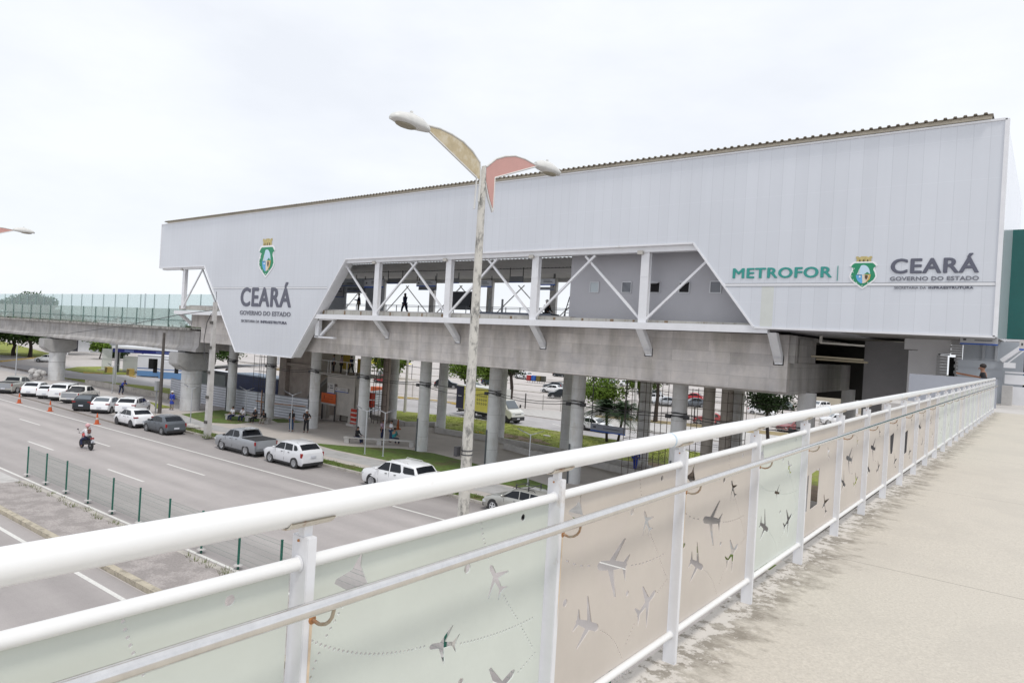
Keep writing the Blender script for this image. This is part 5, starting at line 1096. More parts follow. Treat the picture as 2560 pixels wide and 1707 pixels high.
    if head in ('helmet', 'moto'):
        q = MB(); c0 = ht + Vector((.0, 0, -.01)); R = .125 if head == 'helmet' else .145
        pr = [(R*cos(radians(a)), R*.95*sin(radians(a))) for a in range(0 if head == 'helmet' else -50, 91, 15)]
        q.lathe(pr, tuple(c0), 18)
        if head == 'helmet': q.lathe([(R*1.12, -.004), (R*1.12, .006)], (c0.x+.02, c0.y, c0.z), 18)
        q.build('helmet', mat('helmet_%02d%02d%02d' % tuple(int(x*99) for x in hatc), hatc, .3), root, smooth=50, rel=False)
    else:
        q = MB(); q.ell(ht+Vector((-.018, 0, -.022)), (.100, .098, .088), 12, 8)
        if head == 'long': q.ell(hd+Vector((-.06, 0, -.08)), (.06, .085, .15), 10, 8)
        if head == 'cap': q.lathe([(.10, 0), (.10, .012)], tuple(ht+Vector((.07, 0, -.005))), 12)
        q.build('cap' if head == 'cap' else 'hair', HAIR, root, smooth=70, rel=False)
    root.location = loc; root.rotation_euler = (0, 0, radians(heading)); root.scale = (s*1.03, s*1.03, s*1.03); return root
NAVY = cloth('navy', (.018, .026, .075)); BLK = cloth('black', (.018, .018, .022)); JEAN = cloth('jeans', (.035, .07, .14)); WHT = cloth('white', (.74, .74, .78)); BLU = cloth('royal_blue', (.03, .06, .36)); KHA = cloth('khaki', (.30, .27, .23)); TRQ = cloth('turquoise', (.02, .22, .24)); PNK = cloth('lilac', (.42, .30, .38)); GRY = cloth('grey', (.25, .26, .30))
PZ = .1
person('person in black tee with white print and jeans beside the twin-arm light', (-50.3, 34.2, PZ), -70, 'stand', BLK, JEAN, 'hair', h=1.84)
person('person in white hard hat and black clothes with hands on hips by a pillar', (-49.2, 34.9, PZ), -60, 'hips', BLK, BLK, 'helmet', h=1.88)
person('person in long blue work coat and white helmet walking by the first thick pier', (-68.3, 32.6, PZ), -60, 'stand', BLU, KHA, 'helmet', h=1.75, coat=True, sleeves='long')
SG = 'people sitting on the concrete benches'
person('person in white shirt sitting at the left end of the far bench', (-58.55, 33.6, PZ), -75, 'sit', WHT, NAVY, lean=.12, group=SG)
person('person in white shirt and dark trousers sitting second on the far bench', (-57.7, 34.15, PZ), -70, 'sit', WHT, NAVY, lean=.3, group=SG)
person('person in white helmet and dark shirt sitting on the right half of the far bench', (-56.4, 34.55, PZ), -75, 'sit', BLK, BLK, 'helmet', lean=.1, group=SG, shoe=mat('white_shoes', (.5, .5, .5), .6))
person('person in black jacket and pale trousers hunched at the right end of the far bench', (-55.5, 34.95, PZ), -70, 'sit', BLK, KHA, lean=.45, group=SG, sleeves='long')
person('bald person in black jacket sitting at the left end of the near bench', (-42.7, 35.0, PZ), 20, 'sit', BLK, NAVY, lean=.15, h=1.78, group=SG, sleeves='long')
person('person in turquoise tee sitting on the near bench with back to the road', (-40.7, 37.1, PZ), 100, 'sit', TRQ, NAVY, 'cap', lean=.15, h=1.8, group=SG)
person('long-haired person in lilac top standing behind the near bench', (-42.6, 37.6, PZ), 10, 'stand', PNK, NAVY, 'long', h=1.68)
person('person in white shirt and blue jeans looking at a phone behind the near bench', (-41.8, 37.8, PZ), 250, 'phone', WHT, JEAN, h=1.72)
person('worker in blue overalls with a yellow-green vest strap near the scaffold', (-22.9, 44.0, PZ), 100, 'walk', BLU, BLU, 'helmet', h=1.8, hatc=(.7, .7, .72), sleeves='long')
person('worker in blue jacket bending behind the white pickup with an orange bag', (-84.0, 34.2, 0), 20, 'reach', BLU, NAVY, 'cap', lean=.8, h=1.85)
PF = EYE + 1.72*K
person('person in dark blue overalls walking along the platform', (-42.4, 39.0, PF), 190, 'walk', NAVY, NAVY, 'long', h=1.80, sleeves='long')
person('person in dark jacket holding papers near the platform doorway', (-47.6, 38.4, PF-.05), 230, 'phone', NAVY, KHA, 'hair', h=1.75, sleeves='long')
person('person in black leaning by the dark grey platform board', (-34.2, 38.2, PF-.1), 60, 'phone', BLK, BLK, 'cap', h=1.72)
person('person in dark overalls and pale cap sitting near the ladder on the platform', (-27.3, 38.2, PF-.1), 90, 'sit', BLK, BLK, 'helmet', h=1.9, sleeves='long')
LZ = 4.72
for i, (lab, x, y, pose) in enumerate((('worker in blue at the left of the stair landing', -55.2, 41.9, 'stand'), ('worker in lilac shirt in the middle of the stair landing', -54.0, 41.9, 'phone'), ('worker in navy striding at the right of the stair landing', -52.5, 41.9, 'walk'))):
    person(lab, (x, y, LZ), 250-30*i, pose, (GRY, PNK, NAVY)[i], BLK, group='workers on the stair landing', h=1.75)
person('person in black standing behind the grey parapet at the station end of the footbridge', (-1.95, 31.6, EYE-1.80), 190, 'stand', BLK, NAVY, h=1.95, lean=.1, sleeves='long')
# motorcycle and rider
def moto():
    t = thing('motorcycle', 'black and red motorcycle riding in the middle lane with white number plate', 'motorcycle', (0, 0, 0))
    for x in (.64, -.62):
        b = MB(); b.lathe([(.22, -.04), (.27, -.05), (.305, 0), (.27, .05), (.22, .04)], (x, 0, .305), 24, 'Y'); wl = b.build('wheel', TYRE, t, smooth=50, rel=False)
        b = MB(); 
        for k in range(5): a = 2*pi*k/5; b.bar((x, 0, .305), (x+.235*cos(a), 0, .305+.235*sin(a)), .03, .03, (0, 1, 0))
        b.lathe([(.06, -.05), (.06, .05)], (x, 0, .305), 12, 'Y'); b.build('rim', RIM, wl, rel=False)
    b = MB(); b.tube([(.64, .06, .3), (.42, .06, .95)], .025, 8); b.tube([(.64, -.06, .3), (.42, -.06, .95)], .025, 8); b.tube([(.40, 0, .85), (.1, 0, .5), (-.3, 0, .42), (-.62, .0, .32)], .035, 8); b.tube([(-.62, .08, .31), (-.15, .08, .4)], .02, 6); b.build('frame', DARK, t, rel=False)
    b = MB(); b.ell((.18, 0, .80), (.27, .14, .13), 14, 8); b.ell((.45, 0, .86), (.12, .11, .12), 10, 6); b.build('tank', paint('moto_red', (.50, .02, .02)), t, smooth=60, rel=False)
    b = MB(); b.ell((-.28, 0, .79), (.36, .13, .065), 14, 6); b.ell((-.60, 0, .76), (.16, .10, .06), 10, 6); b.build('seat', BLACK, t, smooth=60, rel=False)
    b = MB(); b.box(-.1, .28, -.14, .14, .3, .6); b.build('engine', mat('engine', (.10, .10, .105), .5, .5), t, rel=False, bevel=.03)
    b = MB(); b.tube([(.1, -.13, .3), (-.3, -.15, .32), (-.75, -.17, .42)], [.022, .035, .045], 10); b.build('exhaust', mat('exhaust', (.06, .06, .06), .4, .6), t, rel=False)
    b = MB(); b.tube([(.36, .36, 1.02), (.40, .12, 1.0), (.40, -.12, 1.0), (.36, -.36, 1.02)], .014, 8); b.build('handlebar', DARK, t, rel=False)
    for s in (1, -1):
        b = MB(); b.bar((.40, s*.26, 1.03), (.44, s*.34, 1.22), .012, .012); b.ell((.44, s*.36, 1.24), (.02, .06, .04), 8, 5); b.build('mirror', DARK, t, rel=False)
    b = MB(); b.box(-.80, -.74, -.1, .1, .72, .82); b.build('tail_light', RED, t, rel=False)
    b = MB(); b.box(-.86, -.84, -.1, .1, .5, .66); b.build('number_plate', PLATE, t, rel=False)
    b = MB()
    for i in range(6):
        a = radians(60+18*i); b.bar((-.62+.34*cos(a), 0, .305+.34*sin(a)), (-.62+.34*cos(a+.31), 0, .305+.34*sin(a+.31)), .1, .012, (0, 1, 0))
    b.build('rear_fender', DARK, t, rel=False)
    t.location = (-50.2, 18.45, 0); t.rotation_euler = (radians(0), 0, radians(183)); t.scale = (1.05,)*3; return t
moto()
person('motorcyclist in white long sleeves, pink helmet and brown backpack', (-50.05, 18.45, .0), 183, 'ride', WHT, NAVY, 'moto', lean=.12, h=1.75, sleeves='long', hatc=(.62, .36, .38))
b = MB(); b.box(.14, .28, -.11, .11, 1.02, 1.34); bp = b.build('backpack', mat('backpack', (.16, .08, .07), .8, n=(9, .4)), None, rel=False, bevel=.05); tag(bp, 'brown backpack worn by the motorcyclist', 'backpack'); bp.location = (-50.05, 18.45, .05)
# ================================================================ STREET LAMPS ON THE MEDIAN
POLEM = mat('mouldy_pole', (.60, .58, .53), .85, n=(6, .1), n2=(6.5, (.13, .13, .125), .555, .8, (1, 1, .4)), bump=.25, bscale=20)
LWH = mat('lamp_white', (.66, .655, .63), .4, n=(6, .06)); TAN = mat('tan_fin', (.52, .43, .27), .45, n=(3, .15), n2=(3, (.66, .62, .52), .55, .5)); PINK = mat('pink_fin', (.60, .33, .29), .45, n=(1.2, .08))
def arc_lamp(x, y, label, ztop=12.55):
    t = thing('street_lamp', label, 'street lamp', (x, y, 0), 0, 'tall double arm street lamps on the median')
    b = MB(); b.lathe([(.17, 0), (.155, 3), (.128, 7), (.09, ztop-.45), (.085, ztop+.1), (.05, ztop+.6)], (x, y, 0), 24); b.build('pole', POLEM, t, smooth=40)
    b = MB()
    for z, r in ((6.02, .14), (6.12, .14)): b.lathe([(r, 0), (r+.012, .015), (r, .03)], (x, y, z), 24)
    b.box(x-.22, x-.12, y-.24, y-.10, 5.98, 6.22); b.build('band_clamp', DARK, t)
    Z = ztop
    def fin(name, pts, m, th=.02):
        q = MB(); q.poly([(y+u, Z+v) for u, v in pts], th, 'YZ', x-th/2); return q.build(name, m, t)
    top1 = [(-.16, .66), (-.45, .86), (-.8, 1.00), (-1.2, 1.07), (-1.6, 1.09), (-2.0, 1.05)]; bot1 = [(-2.02, .97), (-.24, .27)]
    top2 = [(.10, .62), (.45, .90), (.8, 1.05), (1.2, 1.16), (1.6, 1.18), (2.1, 1.14)]; low2 = [(2.1, 1.08), (.44, .42), (.44, -.38), (.30, -.15), (.12, .25)]
    fin('tan_fin', [(-.14, .25)] + top1 + bot1, TAN); fin('pink_fin', top2 + low2, PINK)
    q = MB()
    q.tube([(x, y+u, Z+v) for u, v in [(-.12, -.3), (-.10, .3)] + top1], .028, 8); q.tube([(x, y+u, Z+v) for u, v in bot1 + [(-.26, -.5)]], .024, 8)
    q.tube([(x, y+u, Z+v) for u, v in [(.06, .62)] + top2], .026, 8); q.tube([(x, y+u, Z+v) for u, v in [(2.12, 1.10), (.44, .42), (.44, -.42)]], .024, 8)
    q.tube([(x, y+u, Z+v) for u, v in [(.02, .62), (.06, .3), (.2, -.1), (.42, -.45)]], .028, 8)
    q.build('arm_frame', LWH, t, smooth=50)
    for s, cy, cz, tilt in ((-1, -2.50, .93, .05), (1, 2.65, 1.12, -.10)):
        h = MB(); prof = [(-.56, .05, .02), (-.50, .13, .09), (-.32, .18, .17), (.0, .185, .23), (.30, .16, .20), (.46, .11, .14), (.55, .07, .09)]
        n = 12; vs = []; fs = []
        for u, w_, hh in prof:
            for k in range(n):
                a = 2*pi*k/n; zz = sin(a); vs.append((x + w_*cos(a), y + cy + s*(-u) , Z + cz + (hh if zz > 0 else (.11 if k else .11)*(1-abs(u)*.9))*zz + .02 - u*s*tilt*0))
        for i in range(len(prof)-1):
            for k in range(n): fs.append((i*n+k, i*n+(k+1) % n, (i+1)*n+(k+1) % n, (i+1)*n+k))
        fs += [tuple(range(n)), tuple(range((len(prof)-1)*n, len(prof)*n))]; h.add(vs, fs)
        hd = h.build('lamp_head', LWH, t, smooth=60)
        g = MB(); g.ell((x, y+cy+s*.12, Z+cz-.06), (.135, .30, .06), 16, 8); g.build('lamp_glass', mat('lamp_glass', (.30, .27, .20), .15, n=(8, .1)), hd, smooth=60)
        g = MB(); g.bar((x, y+cy-s*.02, Z+cz+.22), (x, y+cy-s*.02, Z+cz+.29), .05, .05); g.build('photo_cell', LWH, hd)
    return t
arc_lamp(-11.2, 12.65, 'tall mould-stained lamp post rising in front of the station facade')
arc_lamp(-49.2, 11.3, 'lamp post at the left edge showing only a pink fin and one lamp head', 12.62)
# twin arm path lights
def path_light(x, y, label, h=3.15, rz=0, z=.1):
    t = thing('path_light', label, 'path light', (x, y, z), 0, 'slim twin arm path lights')
    b = MB(); b.lathe([(.045, 0), (.035, h)], (0, 0, 0), 10); b.lathe([(.10, 0), (.10, .02)], (0, 0, 0), 12); b.build('pole', mat('galv', (.50, .52, .55), .4, .4), t, rel=False)
    for s in (1, -1):
        b = MB(); b.bar((0, 0, h-.05), (s*.45, 0, h+.12), .04, .04); ar = b.build('arm', mat('galv', (.50, .52, .55), .4, .4), t, rel=False)
        b = MB(); b.bar((s*.42, 0, h+.10), (s*.85, 0, h+.28), .13, .035); b.build('led_head', mat('led_head', (.20, .21, .23), .4), ar, rel=False)
    t.rotation_euler = (0, 0, rz); return t
for i, (x, y, l) in enumerate(((-57.1, 28.9, 'twin arm path light by the stone beside the leaning concrete pole'), (-50.1, 34.0, 'twin arm path light between the two people standing in black'), (-38.5, 32.4, 'twin arm path light left of the pair at the near bench'), (-37.1, 32.9, 'twin arm path light in front of the seated person in turquoise'), (-59.9, 35.6, 'twin arm path light behind the far bench'), (-24.8, 33.8, 'twin arm path light just left of the big mould-stained lamp post'), (-86.0, 34.0, 'twin arm path light behind the white coupe-backed car'))):
    path_light(x, y, l, z=.1 if x > -64 else 0, rz=.35, h=3.15 if i != 4 else 2.6)
def pole(name, label, x, y, h, r0_, r1_, m, sq=False, z=.1, group=None):
    t = thing(name, label, 'pole', (x, y, z), 0, group); b = MB()
    if sq: b.add([(x-r0_, y-r0_, z), (x+r0_, y-r0_, z), (x+r0_, y+r0_, z), (x-r0_, y+r0_, z), (x-r1_, y-r1_, z+h), (x+r1_, y-r1_, z+h), (x+r1_, y+r1_, z+h), (x-r1_, y+r1_, z+h)], [(3,2,1,0),(4,5,6,7),(0,1,5,4),(1,2,6,5),(2,3,7,6),(3,0,4,7)])
    else: b.lathe([(r0_, 0), (r1_, h)], (x, y, z), 16)
    b.build('shaft', m, t, smooth=40); return t
t = pole('utility_pole', 'square concrete utility pole with cable standing in the verge before the facade', -50.4, 26.9, 10.4, .21, .12, CONCL, True)
b = MB()
for k in range(5): b.box(-50.62, -50.18, 26.66, 26.72, 1.2+1.9*k, 1.42+1.9*k)
b.build('foot_holes', mat('hole', (.09, .085, .08), .9), t)
b = MB(); b.tube([(-50.5, 26.7, 9.6), (-50.9, 26.6, 8.9), (-51.2, 26.6, 7.6), (-51.0, 26.6, 6.3), (-50.6, 26.7, 5.7)], .03, 6); b.tube([(-50.3, 26.9, 10.5), (-50.3, 26.9, 11.3)], .02, 6); b.build('service_cable', DARK, t)
t = pole('utility_pole', 'dark wooden light pole with a meter box behind the grey hatchback', -65.6, 30.2, 7.6, .17, .11, mat('dark_wood', (.095, .085, .078), .9, n=(5, .25)))
b = MB(); b.box(-66.3, -65.85, 29.9, 30.2, 2.2, 3.1); b.bar((-66.1, 30.05, .1), (-66.1, 30.05, 2.2), .1, .1); b.build('meter_box', mat('meter_box', (.30, .31, .32), .6), t)
c = MB(); c.tube([(-50.4, 26.9, 9.9), (-56, 26.7, 9.35), (-65, 26.5, 8.2), (-78, 26.4, 6.95), (-92, 26.4, 6.4), (-110, 26.4, 6.3)], .028, 6)
tag(c.build('overhead_cable', DARK), 'thin overhead cable sagging across the viaduct from the concrete pole', 'cable')
pole('lamp_pole', 'slim white pole on the grass verge left of the blue and white kiosk', -96.5, 38.4, 9, .17, .12, WHITEC, z=.08)
pole('lamp_pole', 'pale concrete pole on the sunny lawn behind the third pillar', -57.1, 53.5, 9, .17, .11, CONCL, z=.09)
pole('lamp_pole', 'pale concrete pole standing beside the dark tree trunk and picket fence', -38.5, 73.0, 9, .17, .11, CONCL)
pole('lamp_pole', 'brown painted pole among the back pillars on the lawn edge', -50.9, 45.0, 7.2, .38, .34, mat('brown_pole', (.38, .31, .28), .8, n=(2, .15)), z=.09)
pole('sign_pole', 'thin grey pole at the roadside bend left of the first pier', -111, 31.5, 4.2, .07, .05, mat('galv', (.50, .52, .55), .4, .4), z=0)
# green mesh fence along the median
t = thing('mesh_fence', 'low green wire mesh fence with slim posts along the avenue median', 'fence', (-30, 13, .15)); FX = [-43.1+2.53*k for k in range(17)]
FEN = mat('fence_wire', (.14, .22, .19), .5)
for k, x in enumerate(FX):
    y = 14.36+.031*x; b = MB(); b.box(x-.03, x+.03, y-.03, y+.03, .0, 1.62); b.box(x-.036, x+.036, y-.036, y+.036, 1.62, 1.64); o = b.build('post', GREENP, t)
    b = MB(); b.lathe([(.17, 0), (.13, .035)], (x, y, .15), 10); b.build('footing', CONCL, o)
    if k < len(FX)-1:
        x2 = FX[k+1]; y2 = 14.36+.031*x2; b = MB()
        for i in range(46): u = (i+.5)/46; xx, yy = x+(x2-x)*u, y+(y2-y)*u; b.box(xx-.0017, xx+.0017, yy-.0017, yy+.0017, .24, 1.58)
        for z in (.26, .44, .64, .84, 1.04, 1.24, 1.44, 1.57): b.bar((x, y, z), (x2, y2, z), .004, .004 if z not in (.44, 1.44) else .008)
        b.build('mesh_panel', FEN, t)
# weeds along the kerb of the median
def tufts(name, pts, hh, m, label, cat, n=14, sp=.18, z=0):
    b = MB()
    for x, y in pts:
        for i in range(n):
            a = random.uniform(0, 2*pi); r_ = random.uniform(0, sp); l = random.uniform(.5, 1)*hh; dx, dy = cos(a)*l*.5, sin(a)*l*.5; px_, py_ = x+r_*cos(a), y+r_*sin(a)
            b.add([(px_-.012, py_, z), (px_+.012, py_+.006, z), (px_+dx, py_+dy, z+l)], [(0, 1, 2)])
    o = b.build(name, m); return tag(o, label, cat, None, 'stuff')
WEED = mat('weed', (.12, .15, .035), .9, n=(2, .3))
tufts('weeds', [(x+random.uniform(-.3, .3), 13.72+SL*x+random.uniform(-.25, .2)) for x in [-41+.55*k for k in range(46)]] + [(-28.0, 10.15), (-27.8, 10.2), (-22.4, 12.8)], .22, WEED, 'scattered weeds along the kerb at the foot of the green mesh fence', 'weeds', z=.14)
tufts('grass_blades', [(random.uniform(-57, -20), 29.7+random.uniform(-.45, .45)) for _ in range(500)], .12, WEED, 'rough grass in the verge beside the parked cars', 'grass', 10, .3, .11)
for i in range(0): pass
b_ = MB(); 
for v in range(500): pass
# path verge shift follows the avenue
o = bpy.data.objects['grass_blades']; 
for v in o.data.vertices: v.co.y += SL*v.co.x
tufts('tall_weeds', [(-50.35+random.uniform(-.3, .3), 26.85+random.uniform(-.3, .3)) for _ in range(14)], .55, WEED, 'clump of tall weeds around the foot of the concrete utility pole', 'weeds', 10, .2, .1)
tufts('lawn_blades', [(random.uniform(-54, -31), random.uniform(47, 57)) for _ in range(1500)] + [(random.uniform(-30, -21), random.uniform(50, 57)) for _ in range(500)], .10, mat('blade', (.17, .22, .04), .9, n=(1, .2)), 'short grass blades of the sunny lawn behind the pillars', 'grass', 8, .4, .1)
# ================================================================ SMALL THINGS
ORG = mat('orange', (.52, .105, .03), .6, n=(4, .1))
def cone(x, y, label, h=.78, z=0, sl=(.5, .45, .42)):
    t = thing('traffic_cone', label, 'traffic cone', (x, y, z), 0, 'traffic cones on the avenue')
    b = MB(); b.lathe([(.17, .03), (.03, h)], (0, 0, 0), 16); b.box(-.22, .22, -.22, .22, 0, .035); b.build('cone_body', ORG, t, rel=False, smooth=50)
    b = MB(); b.lathe([(.122, h*.42), (.094, h*.60)], (0, 0, .0), 16); b.build('reflective_band', mat('band', sl, .5), t, rel=False); return t
cone(-78.5, 22.7, 'orange traffic cone farthest left, in front of the leftmost white hatchback', .95); cone(-71.2, 23.0, 'orange traffic cone in front of the black saloon car', .95); cone(-61.5, 23.3, 'orange traffic cone just above the motorcyclist', .9)
def bench(x, y, rz, L, label, n=3):
    t = thing('bench', label, 'bench', (x, y, .1), rz, 'long concrete benches'); b = MB(); b.box(-L/2, L/2, -.25, .25, .40, .50); b.build('seat', CONCL, t, rel=False, bevel=.01)
    for k in range(n): xx = -L/2+.25+(L-.5)*k/(n-1); b = MB(); b.box(xx-.18, xx+.18, -.22, .22, 0, .40); b.build('leg', CONC, t, rel=False)
bench(-57.3, 34.35, .42, 4.6, 'concrete bench with four people sitting below the white hoarding'); bench(-41.1, 36.0, .66, 5.6, 'concrete bench with the person in turquoise on the plaza')
def hoarding(name, label, pts, h, z=.1):
    t = thing(name, label, 'hoarding', (*pts[0], z), 0, 'white ribbed metal hoardings')
    for (x0, y0), (x1, y1) in zip(pts[:-1], pts[1:]):
        L = sqrt((x1-x0)**2+(y1-y0)**2); n = max(1, round(L/2.4))
        for i in range(n):
            a = (x0+(x1-x0)*i/n, y0+(y1-y0)*i/n); c = (x0+(x1-x0)*(i+1)/n-.02*(x1-x0)/L, y0+(y1-y0)*(i+1)/n-.02*(y1-y0)/L)
            b = MB(); z_ = z; k = 0
            q = MB(); q.bar((*a, z+h/2), (*c, z+h/2), .02, h)
            while z_ < z+h-.12: b.bar((a[0], a[1], z_+.10), (c[0], c[1], z_+.10), .11, .19); z_ += .265
            q.build('groove_sheet', mat('hoarding_groove', (.26, .27, .30), .6), t)
            b.build('sheet', mat('hoarding_white', (.60, .62, .68), .5, .0, n=(.8, .05)), t)
    return t
hoarding('hoarding', 'long white ribbed hoarding running behind the benches under the station', [(-79.9, 37.9), (-77.0, 37.5), (-65.8, 37.9), (-54.3, 39.2)], 2.15)
hoarding('hoarding', 'short bright hoarding angled beside the red litter boxes', [(-57.5, 47.0), (-60.5, 54.2)], 2.3)
hoarding('hoarding', 'small ribbed sheet fence under the orange notice board', [(-54.4, 43.6), (-52.3, 43.9)], 2.6)
b = MB(); b.box(-73.8, -65.1, 42.3, 44.7, .6, 3.2); ct = b.build('body', mat('navy_container', (.018, .032, .11), .5, n=(1, .2)), thing('container', 'dark navy site container behind the white hoarding', 'container', (-69.5, 43.5, .1)), bevel=.02)
b = MB(); b.box(-73.9, -65.0, 42.1, 44.8, 3.2, 3.32); b.build('roof', mat('cont_roof', (.45, .55, .68), .5), ct.parent)
b = MB(); b.box(-73.6, -70.6, 42.26, 42.3, 2.86, 2.92); b.box(-70.4, -66.2, 42.26, 42.3, 2.92, 2.97); b.build('rib', mat('navy_light', (.03, .045, .10), .5), ct.parent)
# notices
t = thing('notice_board', 'orange notice board with white foot strip below the stair landing', 'sign', (-55.0, 41.4, 1.6)); b = MB(); b.box(-56.05, -53.85, 41.3, 41.38, 1.78, 2.72); b.build('board', mat('orange_board', (.58, .10, .012), .5, n=(1, .1)), t)
b = MB(); b.box(-56.05, -53.85, 41.28, 41.38, 1.62, 1.78); b.build('foot_strip', mat('strip_white', (.55, .53, .52), .5), t)
b = MB(); b.box(-55.66, -55.52, 41.29, 41.3, 2.15, 2.5); b.box(-54.9, -54.2, 41.29, 41.3, 2.42, 2.47); b.box(-54.9, -54.25, 41.29, 41.3, 2.2, 2.25); b.build('print', mat('print_dark', (.25, .04, .01), .6), t)
b = MB(); b.box(-56.0, -55.9, 41.36, 41.44, .1, 1.7); b.box(-54.0, -53.9, 41.36, 41.44, .1, 1.7); b.build('leg', DARK, t)
BLUEST = mat('sign_blue', (.02, .09, .42), .5); SIGNG = mat('sign_grey', (.42, .44, .47), .5, n=(2, .04)); INK = mat('sign_ink', (.06, .06, .07), .6)
def board(label, x0, x1, y, z0, z1, m=None, rods=None, stripe=.16, lines=2, cat='sign', th=.06, name='hanging_sign', skew=0, group=None, eye=True):
    """sign panel with a blue foot stripe and rods going up to the ceiling (eye units)"""
    A = (lambda b: b.eye()) if eye else (lambda b: b)
    loc = Vector(((x0+x1)/2*K, y*K, z0*K+EYE)) if eye else Vector(((x0+x1)/2, y, z0)); t = thing(name, label, cat, loc, 0, group)
    def bx(a, c, y0, y1, u, v):
        b = MB(); b.box(a, c, y0, y1, u, v)
        if skew: b.v = [Vector((p.x, p.y+skew*(p.x-x0), p.z)) for p in b.v]
        return A(b)
    h = z1-z0; bx(x0, x1, y, y+th, z0+h*stripe, z1).build('panel', m or SIGNG, t)
    if stripe: bx(x0, x1, y-.005, y+th, z0, z0+h*stripe).build('blue_stripe', BLUEST, t)
    if lines:
        b = MB(); w_ = x1-x0
        for k in range(lines): zz = z0+h*(.5+.22*k); b.box(x0+w_*.38, x0+w_*(.85-.1*k), y-.012, y-.004, zz, zz+h*.09)
        b.box(x0+w_*.08, x0+w_*.16, y-.012, y-.004, z0+h*.48, z0+h*.72)
        if skew: b.v = [Vector((p.x, p.y+skew*(p.x-x0), p.z)) for p in b.v]
        A(b).build('print', INK, t)
    if rods:
        b = MB()
        for x in (x0+.04, x1-.04): b.bar((x, y+skew*(x-x0)+th/2, z1), (x, y+skew*(x-x0)+th/2, rods), .05, .05)
        A(b).build('hanger_rod', DARK, t)
    return t
HG = 'signs hanging over the platform'
board('grey sign hanging at the far left of the platform opening', -51.8, -49.6, 39.6, 4.1, 4.45, rods=5.1, group=HG)
board('pale sign with two arrows hanging left of the second steel post', -46.5, -44.1, 38, 3.78, 4.45, mat('sign_pale', (.42, .43, .45), .5), rods=4.75, group=HG)
board('dark sign hanging above the walking person in overalls', -47.0, -45.05, 41, 4.42, 4.9, mat('sign_dark', (.20, .21, .22), .6), rods=5.6, group=HG, lines=0)
board('pale sign with bright patch hanging right of the walking person', -42.2, -39.95, 40, 4.07, 4.55, rods=4.95, group=HG)
board('lower grey sign tucked behind the sign with the bright patch', -48.2, -45.8, 46, 4.34, 4.70, lines=0, rods=5.9, group=HG)
board('dark sign hanging immediately right of the third steel post', -39.4, -38.3, 41, 4.42, 4.85, mat('sign_dark', (.20, .21, .22), .6), rods=5.3, lines=0, group=HG)
board('pale sign hanging just right of the mould-stained lamp post', -34.9, -33.05, 39, 3.9, 4.4, rods=4.75, group=HG)
board('small black sign hanging in the middle of the platform opening', -33.0, -31.65, 41, 4.45, 4.92, mat('sign_dark', (.20, .21, .22), .6), rods=5.6, lines=0, stripe=.1, group=HG)
board('blue striped sign hanging right of the fourth steel post', -28.15, -26.6, 38, 3.92, 4.35, rods=4.7, group=HG)
board('lower sign beneath the blue striped sign, longer and darker', -31.2, -29.5, 42, 3.98, 4.2, lines=0, rods=5.2, group=HG)
board('dark grey information board standing behind the platform posts', -43.3, -40.1, 45, 2.5, 4.12, mat('board_dark', (.10, .11, .13), .5), stripe=0, lines=0, name='information_board', th=.2)
board('poster with pinkish lines on the left wall by the platform doorway', -58.3, -57.0, 43.9, 3.4, 4.5, mat('poster', (.36, .36, .40), .6), name='poster', stripe=.05)
board('dark strip sign above the platform doorway', -56.4, -53.75, 43.9, 4.05, 4.36, mat('sign_dark', (.20, .21, .22), .6), lines=1, name='wall_sign')
board('grey direction sign with blue foot stripe above the station entrance at right', -3.19, -1.82, 36, 1.03, 1.38, mat('sign_pale', (.42, .43, .45), .5), name='direction_sign', lines=1)
board('white direction sign cut off by the right edge of the photo', -1.08, -.3, 36, .87, 1.3, mat('strip_white', (.55, .53, .52), .5), name='direction_sign', lines=1)
board('long grey station sign with blue stripe hanging low under the concrete beam', -24.4, -21.7, 40, EYE*0-5.79, -5.28, mat('sign_pale2', (.26, .27, .31), .5), eye=False, lines=1) if False else None
t = board('long grey station sign with blue foot stripe hung under the beam by the palm tree', -24.35, -21.7, 40, 3.12, 3.62, mat('sign_bluegrey', (.25, .27, .33), .5), rods=7.1, eye=False, lines=1, skew=.0)
board('white notice sheet hanging on the stair tower above the orange board', -55.2, -54.1, 41.3, 2.75, 3.75, mat('strip_white', (.55, .53, .52), .5), eye=False, stripe=.07, lines=2, name='notice_sheet')
board('wide white notice with blue stripe under the stair landing', -54.0, -52.1, 41.35, 3.02, 3.42, mat('strip_white', (.55, .53, .52), .5), eye=False, lines=1, name='notice_sheet')
t = thing('stepladder', 'dark folding stepladder on the platform beside the grey room', 'ladder', (-26.6*K, 40*K, PF)); b = MB()
for x0_, y0_ in ((-26.95, 39.9), (-26.6, 40.2)): b.tube([(x0_-.1, y0_, 1.75), (x0_+.35, y0_, 3.3), (x0_+.45, y0_, 3.38), (x0_+.8, y0_, 1.75)], .035, 6)
for k in range(5): b.bar((-26.95+.28*(k+1)/5, 39.9, 1.9+.28*k), (-26.6+.28*(k+1)/5, 40.2, 1.9+.28*k), .05, .03)
b.eye().build('frame', DARK, t)
b = MB(); b.box(-30.2, -27.2, 38.6, 39.6, 1.72, 2.02); b.box(-34.5, -30.5, 39.0, 40, 1.72, 2.05); o = b.eye().build('covered_crates', mat('tarp', (.18, .20, .25), .6, n=(2, .2))); tag(o, 'low covered crates on the platform by the sitting worker', 'crates')
b = MB()
for k in range(4): b.bar((-56.0-.35*k, 40, 1.75+.3*k), (-55.2-.35*k, 40, 2.2+.3*k), .14, .14)
